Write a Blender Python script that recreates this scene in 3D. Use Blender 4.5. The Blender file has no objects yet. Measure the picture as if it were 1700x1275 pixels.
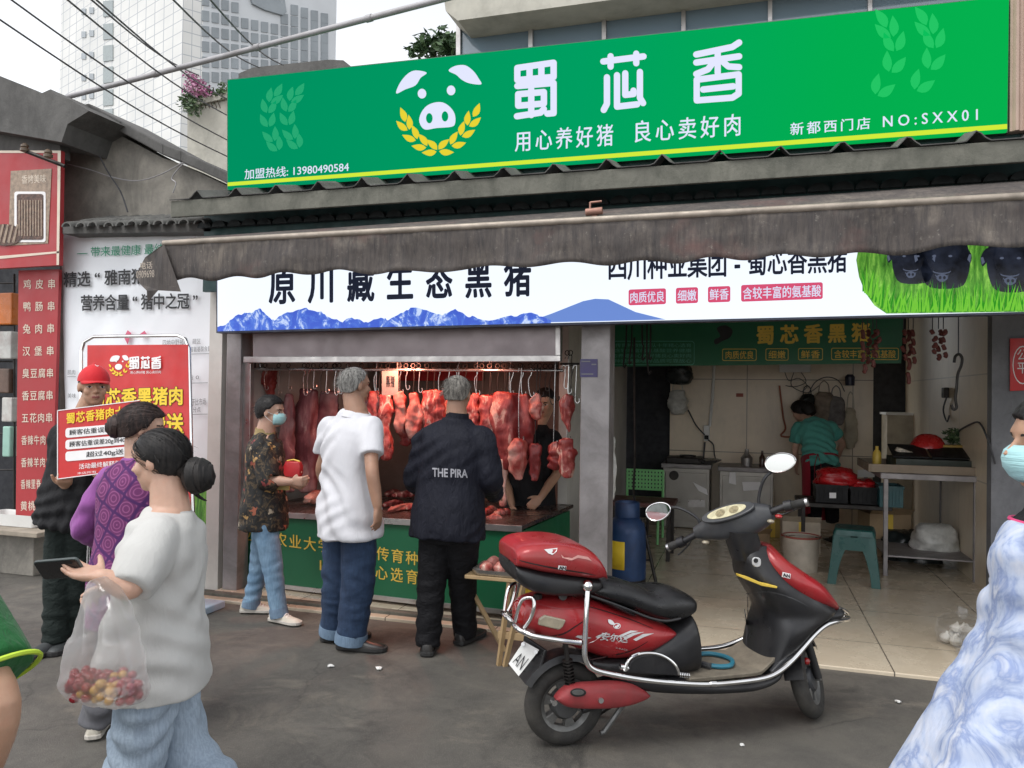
import bpy, bmesh, random
import numpy as np
from math import *
from mathutils import Vector, Matrix, noise as mnoise
sc = bpy.context.scene
C = sc.collection
rnd = random.Random(7)
# ---------------------------------------------------------------- camera, light
FPX, IW, IH, CAMH = 1277.0, 1700.0, 1275.0, 1.58
_y, _p, _r = radians(-17), radians(.75), radians(.8)
FW = np.array([sin(_y) * cos(_p), cos(_y) * cos(_p), sin(_p)])
_rt = np.array([cos(_y), -sin(_y), 0.0])
_up = np.cross(_rt, FW)
RT = cos(_r) * _rt + sin(_r) * _up
UP = -sin(_r) * _rt + cos(_r) * _up
CP = np.array([0, 0, CAMH])
cam = bpy.data.cameras.new('camera')
cam.sensor_width = 36
cam.lens = FPX / IW * 36
cam.clip_end = 600
camo = bpy.data.objects.new('camera', cam)
C.objects.link(camo)
camo.matrix_world = Matrix(((RT[0], UP[0], -FW[0], CP[0]), (RT[1], UP[1], -FW[1], CP[1]), (RT[2], UP[2], -FW[2], CP[2]), (0, 0, 0, 1)))
sc.camera = camo
SUN_EL, SUN_AZ = radians(62), radians(-150)      # azimuth measured from +Y towards +X
w = bpy.data.worlds.new("World")
sc.world = w
w.use_nodes = True
nt = w.node_tree
sky = nt.nodes.new('ShaderNodeTexSky')
sky.sky_type = 'NISHITA'
sky.sun_disc = False
sky.sun_elevation = SUN_EL
sky.sun_rotation = SUN_AZ
sky.dust_density = 1.0
sky.air_density = 1.0
hsv = nt.nodes.new('ShaderNodeHueSaturation')     # overcast: the blue goes out of the sky
hsv.inputs['Saturation'].default_value = .13
bg = nt.nodes['Background']
nt.links.new(sky.outputs[0], hsv.inputs['Color'])
nt.links.new(hsv.outputs[0], bg.inputs[0])
bg.inputs[1].default_value = .14
sl = bpy.data.lights.new('sun', 'SUN')
sl.energy = .8
sl.angle = radians(30)
sl.color = (1, .97, .92)
so = bpy.data.objects.new('sun', sl)
C.objects.link(so)
so.rotation_euler = Vector((-sin(SUN_AZ) * cos(SUN_EL), -cos(SUN_AZ) * cos(SUN_EL), -sin(SUN_EL))).to_track_quat('-Z', 'Y').to_euler()
vs = sc.view_settings
vs.view_transform = 'Standard'
vs.look = 'None'
vs.exposure = 1.15
vs.gamma = 1.0
EM = .45                                          # strength of the lit sign faces
# ---------------------------------------------------------------- photo geometry
def ray(px, py):
 return FW + RT * (px - IW / 2) / FPX - UP * (py - IH / 2) / FPX
def P(px, py, Y):
 d = ray(px, py); return CP + d * (Y / d[1])
def PX(px, py, X):
 d = ray(px, py); return CP + d * (X / d[0])
def G(px, py, z=0.0):
 d = ray(px, py); return CP + d * ((z - CAMH) / d[2])
class Plane:
 """a vertical or tilted plane in the place: points of the photo are laid on it, off metres towards the viewer"""
 def __init__(s, o, n):
  s.o = np.array(o, float); s.n = np.array(n, float) / np.linalg.norm(n)
 def __call__(s, px, py, off=0.0):
  d = ray(px, py)
  o = s.o + s.n * off
  return CP + d * (np.dot(o - CP, s.n) / np.dot(d, s.n))
def YP(Y):
 return Plane((0, Y, 0), (0, -1, 0))
# ---------------------------------------------------------------- objects
def thing(name, label, cat, loc=(0, 0, 0), rz=0, group=None, kind=None):
 o = bpy.data.objects.new(name, None)
 C.objects.link(o)
 o.location = tuple(loc); o.rotation_euler = (0, 0, rz)
 o.empty_display_size = .1
 o['label'] = label; o['category'] = cat
 if group: o['group'] = group
 if kind: o['kind'] = kind
 return o
def tag(o, label, cat, group=None, kind=None):
 o['label'] = label; o['category'] = cat
 if group: o['group'] = group
 if kind: o['kind'] = kind
 return o
def root_loc(o):
 while o.parent: o = o.parent
 return np.array(o.location)
def mk(name, verts, faces, mats, parent=None, smooth=True, mids=None, org=None, ang=40):
 me = bpy.data.meshes.new(name)
 V = np.array(verts, float).reshape(-1, 3)
 if org is not None: V = V - np.array(org)
 me.from_pydata(V.tolist(), [], [tuple(f) for f in faces])
 if not isinstance(mats, (list, tuple)): mats = [mats]
 for m in mats: me.materials.append(m)
 if mids is not None: me.polygons.foreach_set('material_index', mids)
 if smooth:
  me.polygons.foreach_set('use_smooth', [True] * len(me.polygons))
  if ang: me.set_sharp_from_angle(angle=radians(ang))
 me.update()
 o = bpy.data.objects.new(name, me)
 C.objects.link(o)
 if parent is not None: o.parent = parent
 return o
def fix_normals(me):
 bm = bmesh.new(); bm.from_mesh(me)
 bmesh.ops.recalc_face_normals(bm, faces=bm.faces)
 bm.to_mesh(me); bm.free()
def nrm(v):
 v = np.array(v, float); n = np.linalg.norm(v)
 return v / n if n > 1e-9 else v
def frame(d, ref=(0, 0, 1)):
 d = nrm(d); r = np.array(ref, float)
 if abs(np.dot(d, nrm(r))) > .97: r = np.array([0, 1.0, 0]) if abs(d[1]) < .9 else np.array([1.0, 0, 0])
 u = nrm(np.cross(r, d)); v = np.cross(d, u)
 return u, v
class MB:
 """collects shapes; build() links them as ONE mesh object"""
 def __init__(s, world=True):
  s.v = []; s.f = []; s.m = []; s.world = world; s.mi = 0
 def add(s, V, F):
  b = len(s.v)
  s.v += [tuple(map(float, q)) for q in V]
  s.f += [tuple(i + b for i in f) for f in F]
  s.m += [s.mi] * len(F)
  return s
 def box(s, x0, x1, y0, y1, z0, z1):
  V = [(x, y, z) for z in (z0, z1) for y in (y0, y1) for x in (x0, x1)]
  return s.add(V, [(0, 2, 3, 1), (4, 5, 7, 6), (0, 1, 5, 4), (2, 6, 7, 3), (0, 4, 6, 2), (1, 3, 7, 5)])
 def hexa(s, q0, q1):
  """two quads joined"""
  return s.add(list(q0) + list(q1), [(3, 2, 1, 0), (4, 5, 6, 7)] + [(i, (i + 1) % 4, 4 + (i + 1) % 4, 4 + i) for i in range(4)])
 def prism(s, poly, ext):
  """planar polygon (3D points) extruded by the vector ext"""
  n = len(poly); A = [np.array(p, float) for p in poly]; e = np.array(ext, float)
  return s.add(A + [a + e for a in A], [tuple(range(n - 1, -1, -1)), tuple(range(n, 2 * n))] + [(i, (i + 1) % n, n + (i + 1) % n, n + i) for i in range(n)])
 def rings(s, R, cap=True, closed=False):
  n = len(R[0]); V = [p for r in R for p in r]; F = []
  m = len(R)
  for k in range(m - (0 if closed else 1)):
   a, b = k * n, ((k + 1) % m) * n
   F += [(a + i, a + (i + 1) % n, b + (i + 1) % n, b + i) for i in range(n)]
  if cap and not closed:
   F.append(tuple(range(n - 1, -1, -1))); F.append(tuple(range((m - 1) * n, m * n)))
  return s.add(V, F)
 def tube(s, pts, r, n=10, ref=(0, 0, 1), cap=True, closed=False, flat=1.0):
  pts = [np.array(p, float) for p in pts]; m = len(pts)
  if not hasattr(r, '__len__'): r = [r] * m
  R = []; pu = None
  for i in range(m):
   if closed: d = pts[(i + 1) % m] - pts[i - 1]
   else: d = pts[min(i + 1, m - 1)] - pts[max(i - 1, 0)]
   d = nrm(d)
   if pu is None: u, v = frame(d, ref)
   else:
    u = nrm(pu - d * np.dot(pu, d)); v = np.cross(d, u)
   pu = u
   R.append([pts[i] + r[i] * (u * cos(a) + v * sin(a) * flat) for a in [2 * pi * k / n for k in range(n)]])
  return s.rings(R, cap, closed)
 def cyl(s, a, b, r, r2=None, n=20):
  return s.tube([a, b], [r, r if r2 is None else r2], n)
 def lathe(s, prof, c=(0, 0, 0), ax=(0, 0, 1), n=24, cap=True):
  u, v = frame(ax); ax = nrm(ax); c = np.array(c, float)
  R = [[c + ax * z + r * (u * cos(2 * pi * k / n) + v * sin(2 * pi * k / n)) for k in range(n)] for r, z in prof]
  return s.rings(R, cap=cap)
 def ball(s, c, r, n=12, m=8):
  if not hasattr(r, '__len__'): r = (r, r, r)
  c = np.array(c, float)
  R = []
  for j in range(m + 1):
   t = max(.02, min(pi - .02, pi * j / m))
   R.append([c + np.array([r[0] * sin(t) * cos(2 * pi * k / n), r[1] * sin(t) * sin(2 * pi * k / n), -r[2] * cos(t)]) for k in range(n)])
  return s.rings(R)
 def build(s, name, mats, parent=None, smooth=True, bev=0, ang=40, seg=2):
  org = root_loc(parent) if (s.world and parent is not None) else None
  o = mk(name, s.v, s.f, mats, parent, smooth, s.m, org, ang)
  fix_normals(o.data)
  if smooth: o.data.set_sharp_from_angle(angle=radians(ang))
  if bev:
   b = o.modifiers.new('bevel', 'BEVEL'); b.width = bev; b.segments = seg; b.limit_method = 'ANGLE'; b.angle_limit = radians(35)
  return o
def smooth_path(pts, n=6, closed=False):
 """Catmull-Rom through the points"""
 P_ = [np.array(p, float) for p in pts]; out = []
 m = len(P_)
 rng = range(m if closed else m - 1)
 for i in rng:
  if closed: a, b, c, d = P_[i - 1], P_[i], P_[(i + 1) % m], P_[(i + 2) % m]
  else: a, b, c, d = P_[max(i - 1, 0)], P_[i], P_[i + 1], P_[min(i + 2, m - 1)]
  for k in range(n):
   t = k / n
   out.append(.5 * ((2 * b) + (c - a) * t + (2 * a - 5 * b + 4 * c - d) * t * t + (3 * b - a - 3 * c + d) * t ** 3))
 if not closed: out.append(P_[-1])
 return out
# ---------------------------------------------------------------- lettering
_glyph = {}
def glyphs(txt, bold):
 k = (txt, bold)
 if k not in _glyph:
  c = bpy.data.curves.new('lettering', 'FONT'); c.body = txt; c.offset = bold; c.resolution_u = 3
  o = bpy.data.objects.new('lettering', c); C.objects.link(o)
  me = bpy.data.meshes.new_from_object(o.evaluated_get(bpy.context.evaluated_depsgraph_get()))
  V = np.array([v.co[:] for v in me.vertices]).reshape(-1, 3); F = [tuple(p.vertices) for p in me.polygons]
  bpy.data.objects.remove(o); bpy.data.curves.remove(c); bpy.data.meshes.remove(me)
  _glyph[k] = (V, F)
 return _glyph[k]
def text_mesh(mb, txt, quad, plane, bold=0.0, spread=False, off=.004, slant=0):
 """quad: (xl, top, bottom, xr, top, bottom) photo points of the line of writing; spread: every character in its own cell.
 bold widens the strokes by laying the glyphs a hair apart"""
 xl, lt, lb, xr, rt_, rb = quad
 jobs = []
 if spread:
  n = len(txt)
  cw = spread if spread is not True else .8
  for k, ch in enumerate(txt):
   if ch == ' ': continue
   u0 = k * (1 - cw / n) / max(n - 1, 1) if n > 1 else 0
   jobs.append((ch, u0, u0 + cw / n))
 else: jobs = [(txt, 0, 1)]
 k_ = 0
 if bold <= 0: sh_ = [(0, 0)]
 elif bold < .02: sh_ = [(-bold, -bold * .5), (bold, bold * .5)]
 else: sh_ = [(bold * cos(t), bold * .8 * sin(t)) for t in np.linspace(0, 2 * pi, 9)[:-1]]
 for ch, u0, u1 in jobs:
  V, F = glyphs(ch, 0)
  if not len(V): continue
  mn, mx = V.min(0), V.max(0)
  if spread:
   wd = .94 if ord(ch) > 0x2e80 else max(.62, mx[0] - mn[0])
   cx = .5 if ord(ch) > 0x2e80 else (mn[0] + mx[0]) / 2
   if ord(ch) < 0x2e80: wd = .94
   mn = np.array([cx - wd / 2, -.09]); mx = np.array([cx + wd / 2, .85])
  for q, (dx, dy) in enumerate(sh_):
   U = u0 + (u1 - u0) * (V[:, 0] + dx - mn[0]) / max(mx[0] - mn[0], 1e-6)
   W = (V[:, 1] + dy - mn[1]) / max(mx[1] - mn[1], 1e-6)
   x = xl + (xr - xl) * U
   y = (lb + (rb - lb) * U) * (1 - W) + (lt + (rt_ - lt) * U) * W
   x = x + slant * W
   mb.add([plane(a, b, off + q * .00012) for a, b in zip(x, y)], F)
 return mb
def lettering(txt, quad, plane, mat, parent, bold=0.0, spread=False, off=.004, name='lettering', slant=0):
 mb = MB()
 for t, q in (txt if isinstance(txt, list) else [(txt, quad)]):
  text_mesh(mb, t, q, plane, bold, spread, off, slant)
 org = root_loc(parent)
 o = mk(name, mb.v, mb.f, mat, parent, False, None, org)
 return o
def flat(name, polys, plane, mat, parent, off=.002, th=.0015):
 """thin flat shapes lying on a plane, from photo outlines"""
 mb = MB(); n = plane.n
 for p in polys:
  mb.prism([plane(x, y, off) for x, y in p], n * th)
 return mb.build(name, mat, parent, smooth=False)
def slab(name, poly, plane, th, mat, parent=None, bev=0, off=0):
 """an outline with real thickness going back from the plane"""
 mb = MB(); mb.prism([plane(x, y, off) for x, y in poly], -plane.n * th)
 return mb.build(name, mat, parent, smooth=False, bev=bev)
def circ(x, y, rx, ry=None, n=20, a0=0):
 ry = rx if ry is None else ry
 return [(x + rx * cos(2 * pi * k / n + a0), y + ry * sin(2 * pi * k / n + a0)) for k in range(n)]
def rrect(x0, y0, x1, y1, r, sl=0.0, n=4):
 """rounded rectangle in photo points; sl = slope"""
 out = []
 for cx, cy, a in ((x1 - r, y1 - r, 0), (x0 + r, y1 - r, 90), (x0 + r, y0 + r, 180), (x1 - r, y0 + r, 270)):
  for k in range(n + 1):
   t = radians(a + 90 * k / n)
   out.append((cx + r * cos(t), cy + r * sin(t)))
 return [(x, y + sl * (x - x0)) for x, y in out]
# ---------------------------------------------------------------- materials
def s2l(c):
 """sRGB 0-255 -> linear"""
 return tuple(((v / 255) / 12.92 if v / 255 <= .04045 else ((v / 255 + .055) / 1.055) ** 2.4) for v in c)
class NB:
 def __init__(s, name):
  s.mat = bpy.data.materials.new(name); s.mat.use_nodes = True
  s.nt = s.mat.node_tree; s.b = s.nt.nodes['Principled BSDF']; s.out = s.nt.nodes['Material Output']
  s.tc = None
 def n(s, t, **kw):
  x = s.nt.nodes.new(t)
  for k, v in kw.items():
   if k in x.inputs: x.inputs[k].default_value = v
   else: setattr(x, k, v)
  return x
 def l(s, a, b): s.nt.links.new(a, b); return s
 def co(s, scale=None, kind='Object', rot=None, loc=None):
  if s.tc is None: s.tc = s.n('ShaderNodeTexCoord')
  if scale is None and rot is None: return s.tc.outputs[kind]
  m = s.n('ShaderNodeMapping')
  s.l(s.tc.outputs[kind], m.inputs[0])
  if scale is not None: m.inputs['Scale'].default_value = scale
  if rot is not None: m.inputs['Rotation'].default_value = rot
  if loc is not None: m.inputs['Location'].default_value = loc
  return m.outputs[0]
 def noise(s, scale, detail=4, rough=.55, vec=None, dist=0):
  x = s.n('ShaderNodeTexNoise'); x.inputs['Scale'].default_value = scale; x.inputs['Detail'].default_value = detail
  x.inputs['Roughness'].default_value = rough; x.inputs['Distortion'].default_value = dist
  s.l(vec if vec is not None else s.co(), x.inputs['Vector'])
  return x.outputs['Fac']
 def ramp(s, fac, stops, interp='LINEAR'):
  r = s.n('ShaderNodeValToRGB'); e = r.color_ramp.elements; r.color_ramp.interpolation = interp
  while len(e) < len(stops): e.new(.5)
  for k, (p, c) in enumerate(stops):
   e[k].position = p; e[k].color = (*(c if hasattr(c, '__len__') else (c, c, c)), 1)
  s.l(fac, r.inputs[0]); return r.outputs[0]
 def mix(s, fac, a, b, mode='MIX'):
  m = s.n('ShaderNodeMix', data_type='RGBA', blend_type=mode)
  for sock, v in ((m.inputs[0], fac), (m.inputs[6], a), (m.inputs[7], b)):
   if hasattr(v, 'is_output'): s.l(v, sock)
   elif hasattr(v, '__len__'): sock.default_value = (*v, 1)
   else: sock.default_value = v
  return m.outputs[2]
 def math(s, op, a, b=0.0):
  m = s.n('ShaderNodeMath', operation=op)
  for sock, v in ((m.inputs[0], a), (m.inputs[1], b)):
   if hasattr(v, 'is_output'): s.l(v, sock)
   else: sock.default_value = v
  return m.outputs[0]
 def sep(s, vec):
  x = s.n('ShaderNodeSeparateXYZ'); s.l(vec, x.inputs[0]); return x.outputs
 def color(s, c):
  if hasattr(c, 'is_output'): s.l(c, s.b.inputs['Base Color'])
  else: s.b.inputs['Base Color'].default_value = (*c, 1)
  return s
 def set(s, **kw):
  for k, v in kw.items():
   i = s.b.inputs[k.replace('_', ' ')]
   if hasattr(v, 'is_output'): s.l(v, i)
   else: i.default_value = (*v, 1) if hasattr(v, '__len__') and len(v) == 3 and i.type == 'RGBA' else v
  return s
 def bump(s, h, strength=.3, dist=.01):
  b = s.n('ShaderNodeBump'); b.inputs['Strength'].default_value = strength; b.inputs['Distance'].default_value = dist
  s.l(h, b.inputs['Height'])
  if s.b.inputs['Normal'].is_linked: s.l(s.b.inputs['Normal'].links[0].from_socket, b.inputs['Normal'])
  s.l(b.outputs[0], s.b.inputs['Normal']); return s
def simple(name, col, rough=.6, metal=0, var=.25, vs_=6, bump=.15, bs=60, coat=0, dirt=None, dirt_amt=.5, rv=.15, spec=None, sheen=0, kind='Object'):
 """everyday surface: base colour with uneven tone, wear, roughness variation and fine relief"""
 b = NB(name)
 f = b.noise(vs_, 6, .6)
 lo = tuple(c * (1 - var) for c in col); hi = tuple(min(1, c * (1 + var * .7)) for c in col)
 c = b.ramp(f, [(.3, lo), (.7, hi)])
 if dirt is not None:
  d = b.ramp(b.noise(vs_ * .55, 8, .7, dist=.4), [(.45, 0.0), (.72, dirt_amt)])
  c = b.mix(d, c, dirt)
 b.color(c)
 r = b.ramp(b.noise(vs_ * 2.3, 5), [(.3, max(0, rough - rv)), (.7, min(1, rough + rv))])
 b.set(Roughness=r, Metallic=metal, Coat_Weight=coat)
 if spec is not None: b.set(Specular_IOR_Level=spec)
 if sheen: b.set(Sheen_Weight=sheen)
 if bump: b.bump(b.noise(bs, 4), bump, .004)
 return b.mat
def emis(name, col, strength=1.0, base=None):
 b = NB(name)
 b.color(tuple(c * .08 for c in col) if base is None else base)
 b.set(Emission_Color=col, Emission_Strength=strength * EM, Roughness=.5, Specular_IOR_Level=.1)
 return b.mat
# materials of the place
def m_asphalt():
 b = NB('asphalt')
 big = b.noise(.5, 5, .65, dist=.6); mid = b.noise(3.2, 7, .7, dist=.3); fine = b.noise(170, 3, .7)
 c = b.ramp(big, [(.32, (.090, .084, .074)), (.68, (.160, .148, .128))])
 c = b.mix(b.ramp(mid, [(.42, 0.0), (.7, .65)]), c, (.042, .039, .036))
 stain = b.ramp(b.noise(1.1, 8, .72, b.co(loc=(3, 9, 0), scale=(1, 1.6, 1)), .9), [(.53, 0.0), (.66, .8)])
 c = b.mix(stain, c, (.21, .185, .15))
 dk = b.ramp(b.noise(.9, 6, .7, b.co(loc=(5, 2, 0)), 1.2), [(.56, 0.0), (.66, .75)])
 c = b.mix(dk, c, (.040, .037, .034))
 vo = b.n('ShaderNodeTexVoronoi', feature='DISTANCE_TO_EDGE'); vo.inputs['Scale'].default_value = .8
 wp = b.n('ShaderNodeMixRGB'); wp.blend_type = 'ADD'; wp.inputs[0].default_value = .35; wn = b.n('ShaderNodeTexNoise'); wn.inputs['Scale'].default_value = 3; wn.inputs['Detail'].default_value = 6
 b.l(b.co(), wn.inputs['Vector']); b.l(b.co(), wp.inputs[1]); b.l(wn.outputs['Color'], wp.inputs[2]); b.l(wp.outputs[0], vo.inputs['Vector'])
 ck = b.math('MULTIPLY', b.ramp(vo.outputs['Distance'], [(.002, .5), (.008, 0.0)]), b.ramp(b.noise(.7, 3), [(.45, 0.0), (.6, 1.0)]))
 c = b.mix(ck, c, (.02, .019, .018))
 c = b.mix(b.ramp(fine, [(.35, .45), (.62, 0.0)]), c, (.03, .029, .027))
 c = b.mix(b.ramp(b.noise(210, 2, .5), [(.60, 0.0), (.70, .5)]), c, (.27, .25, .22))
 b.color(c)
 b.set(Roughness=b.ramp(mid, [(.35, .55), (.7, .9)]))
 b.bump(fine, .5, .006); b.bump(mid, .25, .02)
 return b.mat
def m_tilefloor():
 b = NB('polished_floor_tiles')
 br = b.n('ShaderNodeTexBrick', offset=0.0, squash=1.0)
 br.inputs['Scale'].default_value = 1.0
 br.inputs['Brick Width'].default_value = .8; br.inputs['Row Height'].default_value = .8
 br.inputs['Mortar Size'].default_value = .004; br.inputs['Mortar Smooth'].default_value = .1
 b.l(b.co((1, 1, 1), loc=(-.02, .2, 0)), br.inputs['Vector'])
 f = b.noise(1.4, 6, .65)
 c = b.ramp(f, [(.3, (.50, .42, .31)), (.7, (.62, .54, .42))])
 c = b.mix(b.ramp(b.noise(7, 8, .75, dist=.6), [(.52, 0.0), (.8, .3)]), c, (.25, .20, .15))
 c = b.mix(br.outputs['Fac'], c, (.12, .10, .08))
 b.color(c); b.set(Roughness=b.ramp(b.noise(5, 6), [(.3, .14), (.7, .36)]), Specular_IOR_Level=.5)
 return b.mat
def m_concrete(name, lo, hi, dark, scale=1.0, streak=.6):
 b = NB(name)
 f = b.noise(2.2 * scale, 8, .7, dist=.4)
 c = b.ramp(f, [(.28, lo), (.72, hi)])
 st = b.ramp(b.noise(2.2 * scale, 8, .7, b.co((1.5, 1.5, .7)), .8), [(.42, 0.0), (.72, streak)])
 c = b.mix(st, c, dark)
 c = b.mix(b.ramp(b.noise(9 * scale, 7, .7), [(.55, 0.0), (.75, .35)]), c, dark)
 b.color(c); b.set(Roughness=.9)
 b.bump(f, .35, .03); b.bump(b.noise(60, 4), .25, .005)
 return b.mat
def m_walltile(name, col, tw, th, joint=.5, rough=.28):
 b = NB(name)
 br = b.n('ShaderNodeTexBrick', offset=0.0)
 br.inputs['Scale'].default_value = 1.0
 br.inputs['Brick Width'].default_value = tw; br.inputs['Row Height'].default_value = th
 br.inputs['Mortar Size'].default_value = .006; br.inputs['Mortar Smooth'].default_value = .1
 xyz = b.sep(b.co())
 cmb = b.n('ShaderNodeCombineXYZ')
 b.l(b.math('ADD', xyz[0], xyz[1]), cmb.inputs[0]); b.l(xyz[2], cmb.inputs[1])
 b.l(cmb.outputs[0], br.inputs['Vector'])
 f = b.noise(1.7, 6, .65)
 c = b.ramp(f, [(.3, tuple(v * .82 for v in col)), (.7, col)])
 c = b.mix(b.ramp(b.noise(4, 8, .7, b.co((2, 2, .8))), [(.5, 0.0), (.75, .3)]), c, tuple(v * .45 for v in col))
 c = b.mix(br.outputs['Fac'], c, tuple(v * joint for v in col))
 b.color(c); b.set(Roughness=rough)
 return b.mat
def m_awning():
 b = NB('weathered_awning_cloth')
 f = b.noise(3.5, 8, .7, dist=.5)
 c = b.ramp(f, [(.25, (.055, .046, .042)), (.5, (.088, .075, .068)), (.75, (.185, .158, .132))])
 st = b.ramp(b.noise(7, 6, .7, b.co((5, 5, .5)), .2), [(.42, 0.0), (.66, .75)])
 c = b.mix(st, c, (.034, .031, .033))
 c = b.mix(b.ramp(b.noise(2.1, 5, .6, b.co((1, 1, 1), loc=(7, 3, 1))), [(.56, 0.0), (.72, .45)]), c, (.17, .065, .055))
 c = b.mix(b.ramp(b.noise(30, 6, .75), [(.60, 0.0), (.70, .5)]), c, (.27, .25, .22))
 b.color(c); b.set(Roughness=.85)
 b.bump(b.noise(5, 5, .6, b.co((3, 3, .6))), .5, .03)
 return b.mat
def m_glass(name, tint=(.25, .33, .38), rough=.08):
 b = NB(name); b.color(tint); b.set(Roughness=rough, Metallic=.0, Specular_IOR_Level=.9, Coat_Weight=.5)
 return b.mat
def m_grass(name, e=0):
 b = NB(name)
 f = b.noise(16, 7, .7, b.co((2.2, 2.2, .45)), .5)
 g = b.ramp(f, [(.3, (.015, .07, .01)), (.5, (.08, .26, .03)), (.66, (.24, .50, .08)), (.8, (.42, .68, .2))])
 b.color(g); b.set(Roughness=.6)
 if e: b.set(Emission_Color=g, Emission_Strength=e * EM)
 return b.mat
M = {}
M['asphalt'] = m_asphalt(); M['tilefloor'] = m_tilefloor()
M['oldwall'] = m_concrete('stained_old_plaster', (.15, .14, .125), (.34, .315, .27), (.055, .052, .048), 1.0, .7)
M['oldroof'] = m_concrete('mossy_grey_cement', (.07, .068, .066), (.15, .145, .138), (.03, .03, .028), 1.3, .5)
M['fascia'] = m_concrete('weathered_grey_fascia', (.095, .095, .080), (.19, .185, .155), (.035, .04, .03), 1.6, .6)
M['teal_shaded'] = simple('shaded_teal_paint', (.012, .045, .045), .6, var=.4)  # teal wall under the eave, its shade put into the colour
M['awning'] = m_awning()
M['wallcream'] = m_walltile('cream_wall_tiles', (.76, .64, .48), 1.2, .9, .35)
M['wallside'] = m_walltile('cream_side_wall', (.72, .62, .47), 1.2, .9, .6)
M['plaster'] = simple('white_partition', (.62, .60, .56), .6, var=.12, dirt=(.2, .17, .13), dirt_amt=.35, vs_=2)
M['dark'] = simple('unlit_interior', (.012, .013, .018), .7, var=.3)  # near-black stands in for the shade of unlit rooms
M['pilaster'] = m_concrete('grey_blue_plaster', (.15, .155, .17), (.25, .255, .27), (.05, .05, .06), 1, .4)
M['ceiling'] = simple('smoke_stained_ceiling', (.42, .39, .33), .8, var=.2)
M['alu'] = simple('brushed_aluminium', (.50, .48, .47), .38, .85, var=.12, vs_=5, bump=.05, dirt=(.16, .13, .12), dirt_amt=.5)
M['alu_dull'] = simple('dull_post_metal', (.30, .28, .28), .55, .35, var=.2, vs_=4, bump=.1, dirt=(.07, .06, .055), dirt_amt=.6)
M['steel'] = simple('stainless_steel', (.56, .56, .56), .3, .95, var=.1, vs_=4, bump=.04, dirt=(.2, .18, .16), dirt_amt=.35)
M['chrome'] = simple('chrome', (.80, .80, .80), .1, 1.0, var=.08, vs_=9, bump=.02, rv=.07, dirt=(.30, .22, .16), dirt_amt=.35)
M['iron'] = simple('dark_iron', (.04, .036, .034), .5, .7, var=.4)
M['black'] = simple('black_plastic', (.012, .012, .013), .5, var=.3, bump=.08, spec=.2)
M['rubber'] = simple('tyre_rubber', (.020, .019, .018), .8, var=.35, bump=.4, bs=120, dirt=(.10, .09, .075), dirt_amt=.45)
M['shutter'] = simple('mauve_shutter_paint', (.27, .225, .23), .45, .2, var=.08, vs_=3, dirt=(.12, .1, .1), dirt_amt=.35)
M['white'] = simple('white_plastic', (.72, .72, .70), .4, var=.08)
M['glass'] = m_glass('blue_grey_window_glass', (.16, .22, .27))
M['wire'] = simple('black_cable', (.06, .06, .065), .6, var=.3)
M['pipe'] = simple('grey_pvc_pipe', (.36, .35, .36), .45, .2, var=.15, dirt=(.15, .13, .12))
M['greenpanel'] = simple('green_panel_print', (.008, .125, .052), .42, var=.1, vs_=2, bump=.03)
M['gold'] = simple('gold_print', (.72, .50, .07), .5, var=.1, bump=0)
M['banner_w'] = simple('white_vinyl_banner', (.78, .80, .83), .5, var=.05, vs_=1.5, bump=.05, bs=6)
M['ink'] = simple('black_ink', (.015, .015, .018), .6, var=.2, bump=0)
M['ink_green'] = simple('green_ink', (.03, .28, .16), .6, var=.1, bump=0)
M['ink_grey'] = simple('grey_ink', (.17, .17, .18), .6, var=.1, bump=0)
M['red'] = simple('red_poster_print', (.52, .022, .022), .45, var=.14, vs_=4, bump=.03)
M['menu_red'] = simple('faded_red_menu_print', (.36, .030, .035), .5, var=.12, vs_=2, bump=.03)
M['menu_ink'] = simple('cream_menu_ink', (.66, .56, .46), .6, var=.1, bump=0)
M['ink_white'] = simple('white_ink', (.78, .76, .76), .6, var=.06, bump=0)
M['yellow'] = simple('yellow_ink', (.80, .55, .03), .55, var=.1, bump=0)
M['picgrass'] = m_grass('printed_grass')
# ground
mb = MB(); mb.add([(-90, -60, 0), (90, -60, 0), (90, 160, 0), (-90, 160, 0)], [(0, 1, 2, 3)])
road = mb.build('road', M['asphalt']); road['kind'] = 'structure'
mb = MB(); mb.box(-3.95, 3.4, 4.86, 10.0, -.1, .022)
fl = mb.build('shop_floor', M['tilefloor'], bev=.006); fl['kind'] = 'structure'
# the butcher shop building
sh = thing('shop_building', 'single storey butcher shop with tiled cream interior and open front', 'shop', (0, 5.1, 0))
mb = MB(); mb.box(-.93, 1.42, 9.9, 10.0, 0, 3.0); mb.build('back_wall', M['wallcream'], sh, False)
mb = MB(); mb.box(1.88, 1.98, 7.12, 10.6, 0, 3.0); mb.build('side_wall', M['wallside'], sh, False)
mb = MB(); mb.box(1.87, 3.4, 7.0, 7.12, 0, 3.0); mb.build('grey_pilaster', M['pilaster'], sh, False)
mb = MB(); mb.box(-1.56, -1.48, 6.5, 9.9, 0, 3.0); mb.build('partition_wall', M['plaster'], sh, False)
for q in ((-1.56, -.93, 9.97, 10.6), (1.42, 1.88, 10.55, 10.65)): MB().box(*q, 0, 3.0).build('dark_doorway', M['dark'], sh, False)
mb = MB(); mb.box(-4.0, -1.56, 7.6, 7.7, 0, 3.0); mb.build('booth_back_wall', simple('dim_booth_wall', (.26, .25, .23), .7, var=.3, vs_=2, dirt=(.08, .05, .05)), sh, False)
mb = MB(); mb.box(-4.1, -3.98, 5.15, 7.7, 0, 3.0); mb.build('left_wall', M['plaster'], sh, False)
mb = MB(); mb.box(-4.1, 3.4, 5.1, 10.65, 2.9, 3.05); mb.build('ceiling', M['ceiling'], sh, False)
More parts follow.
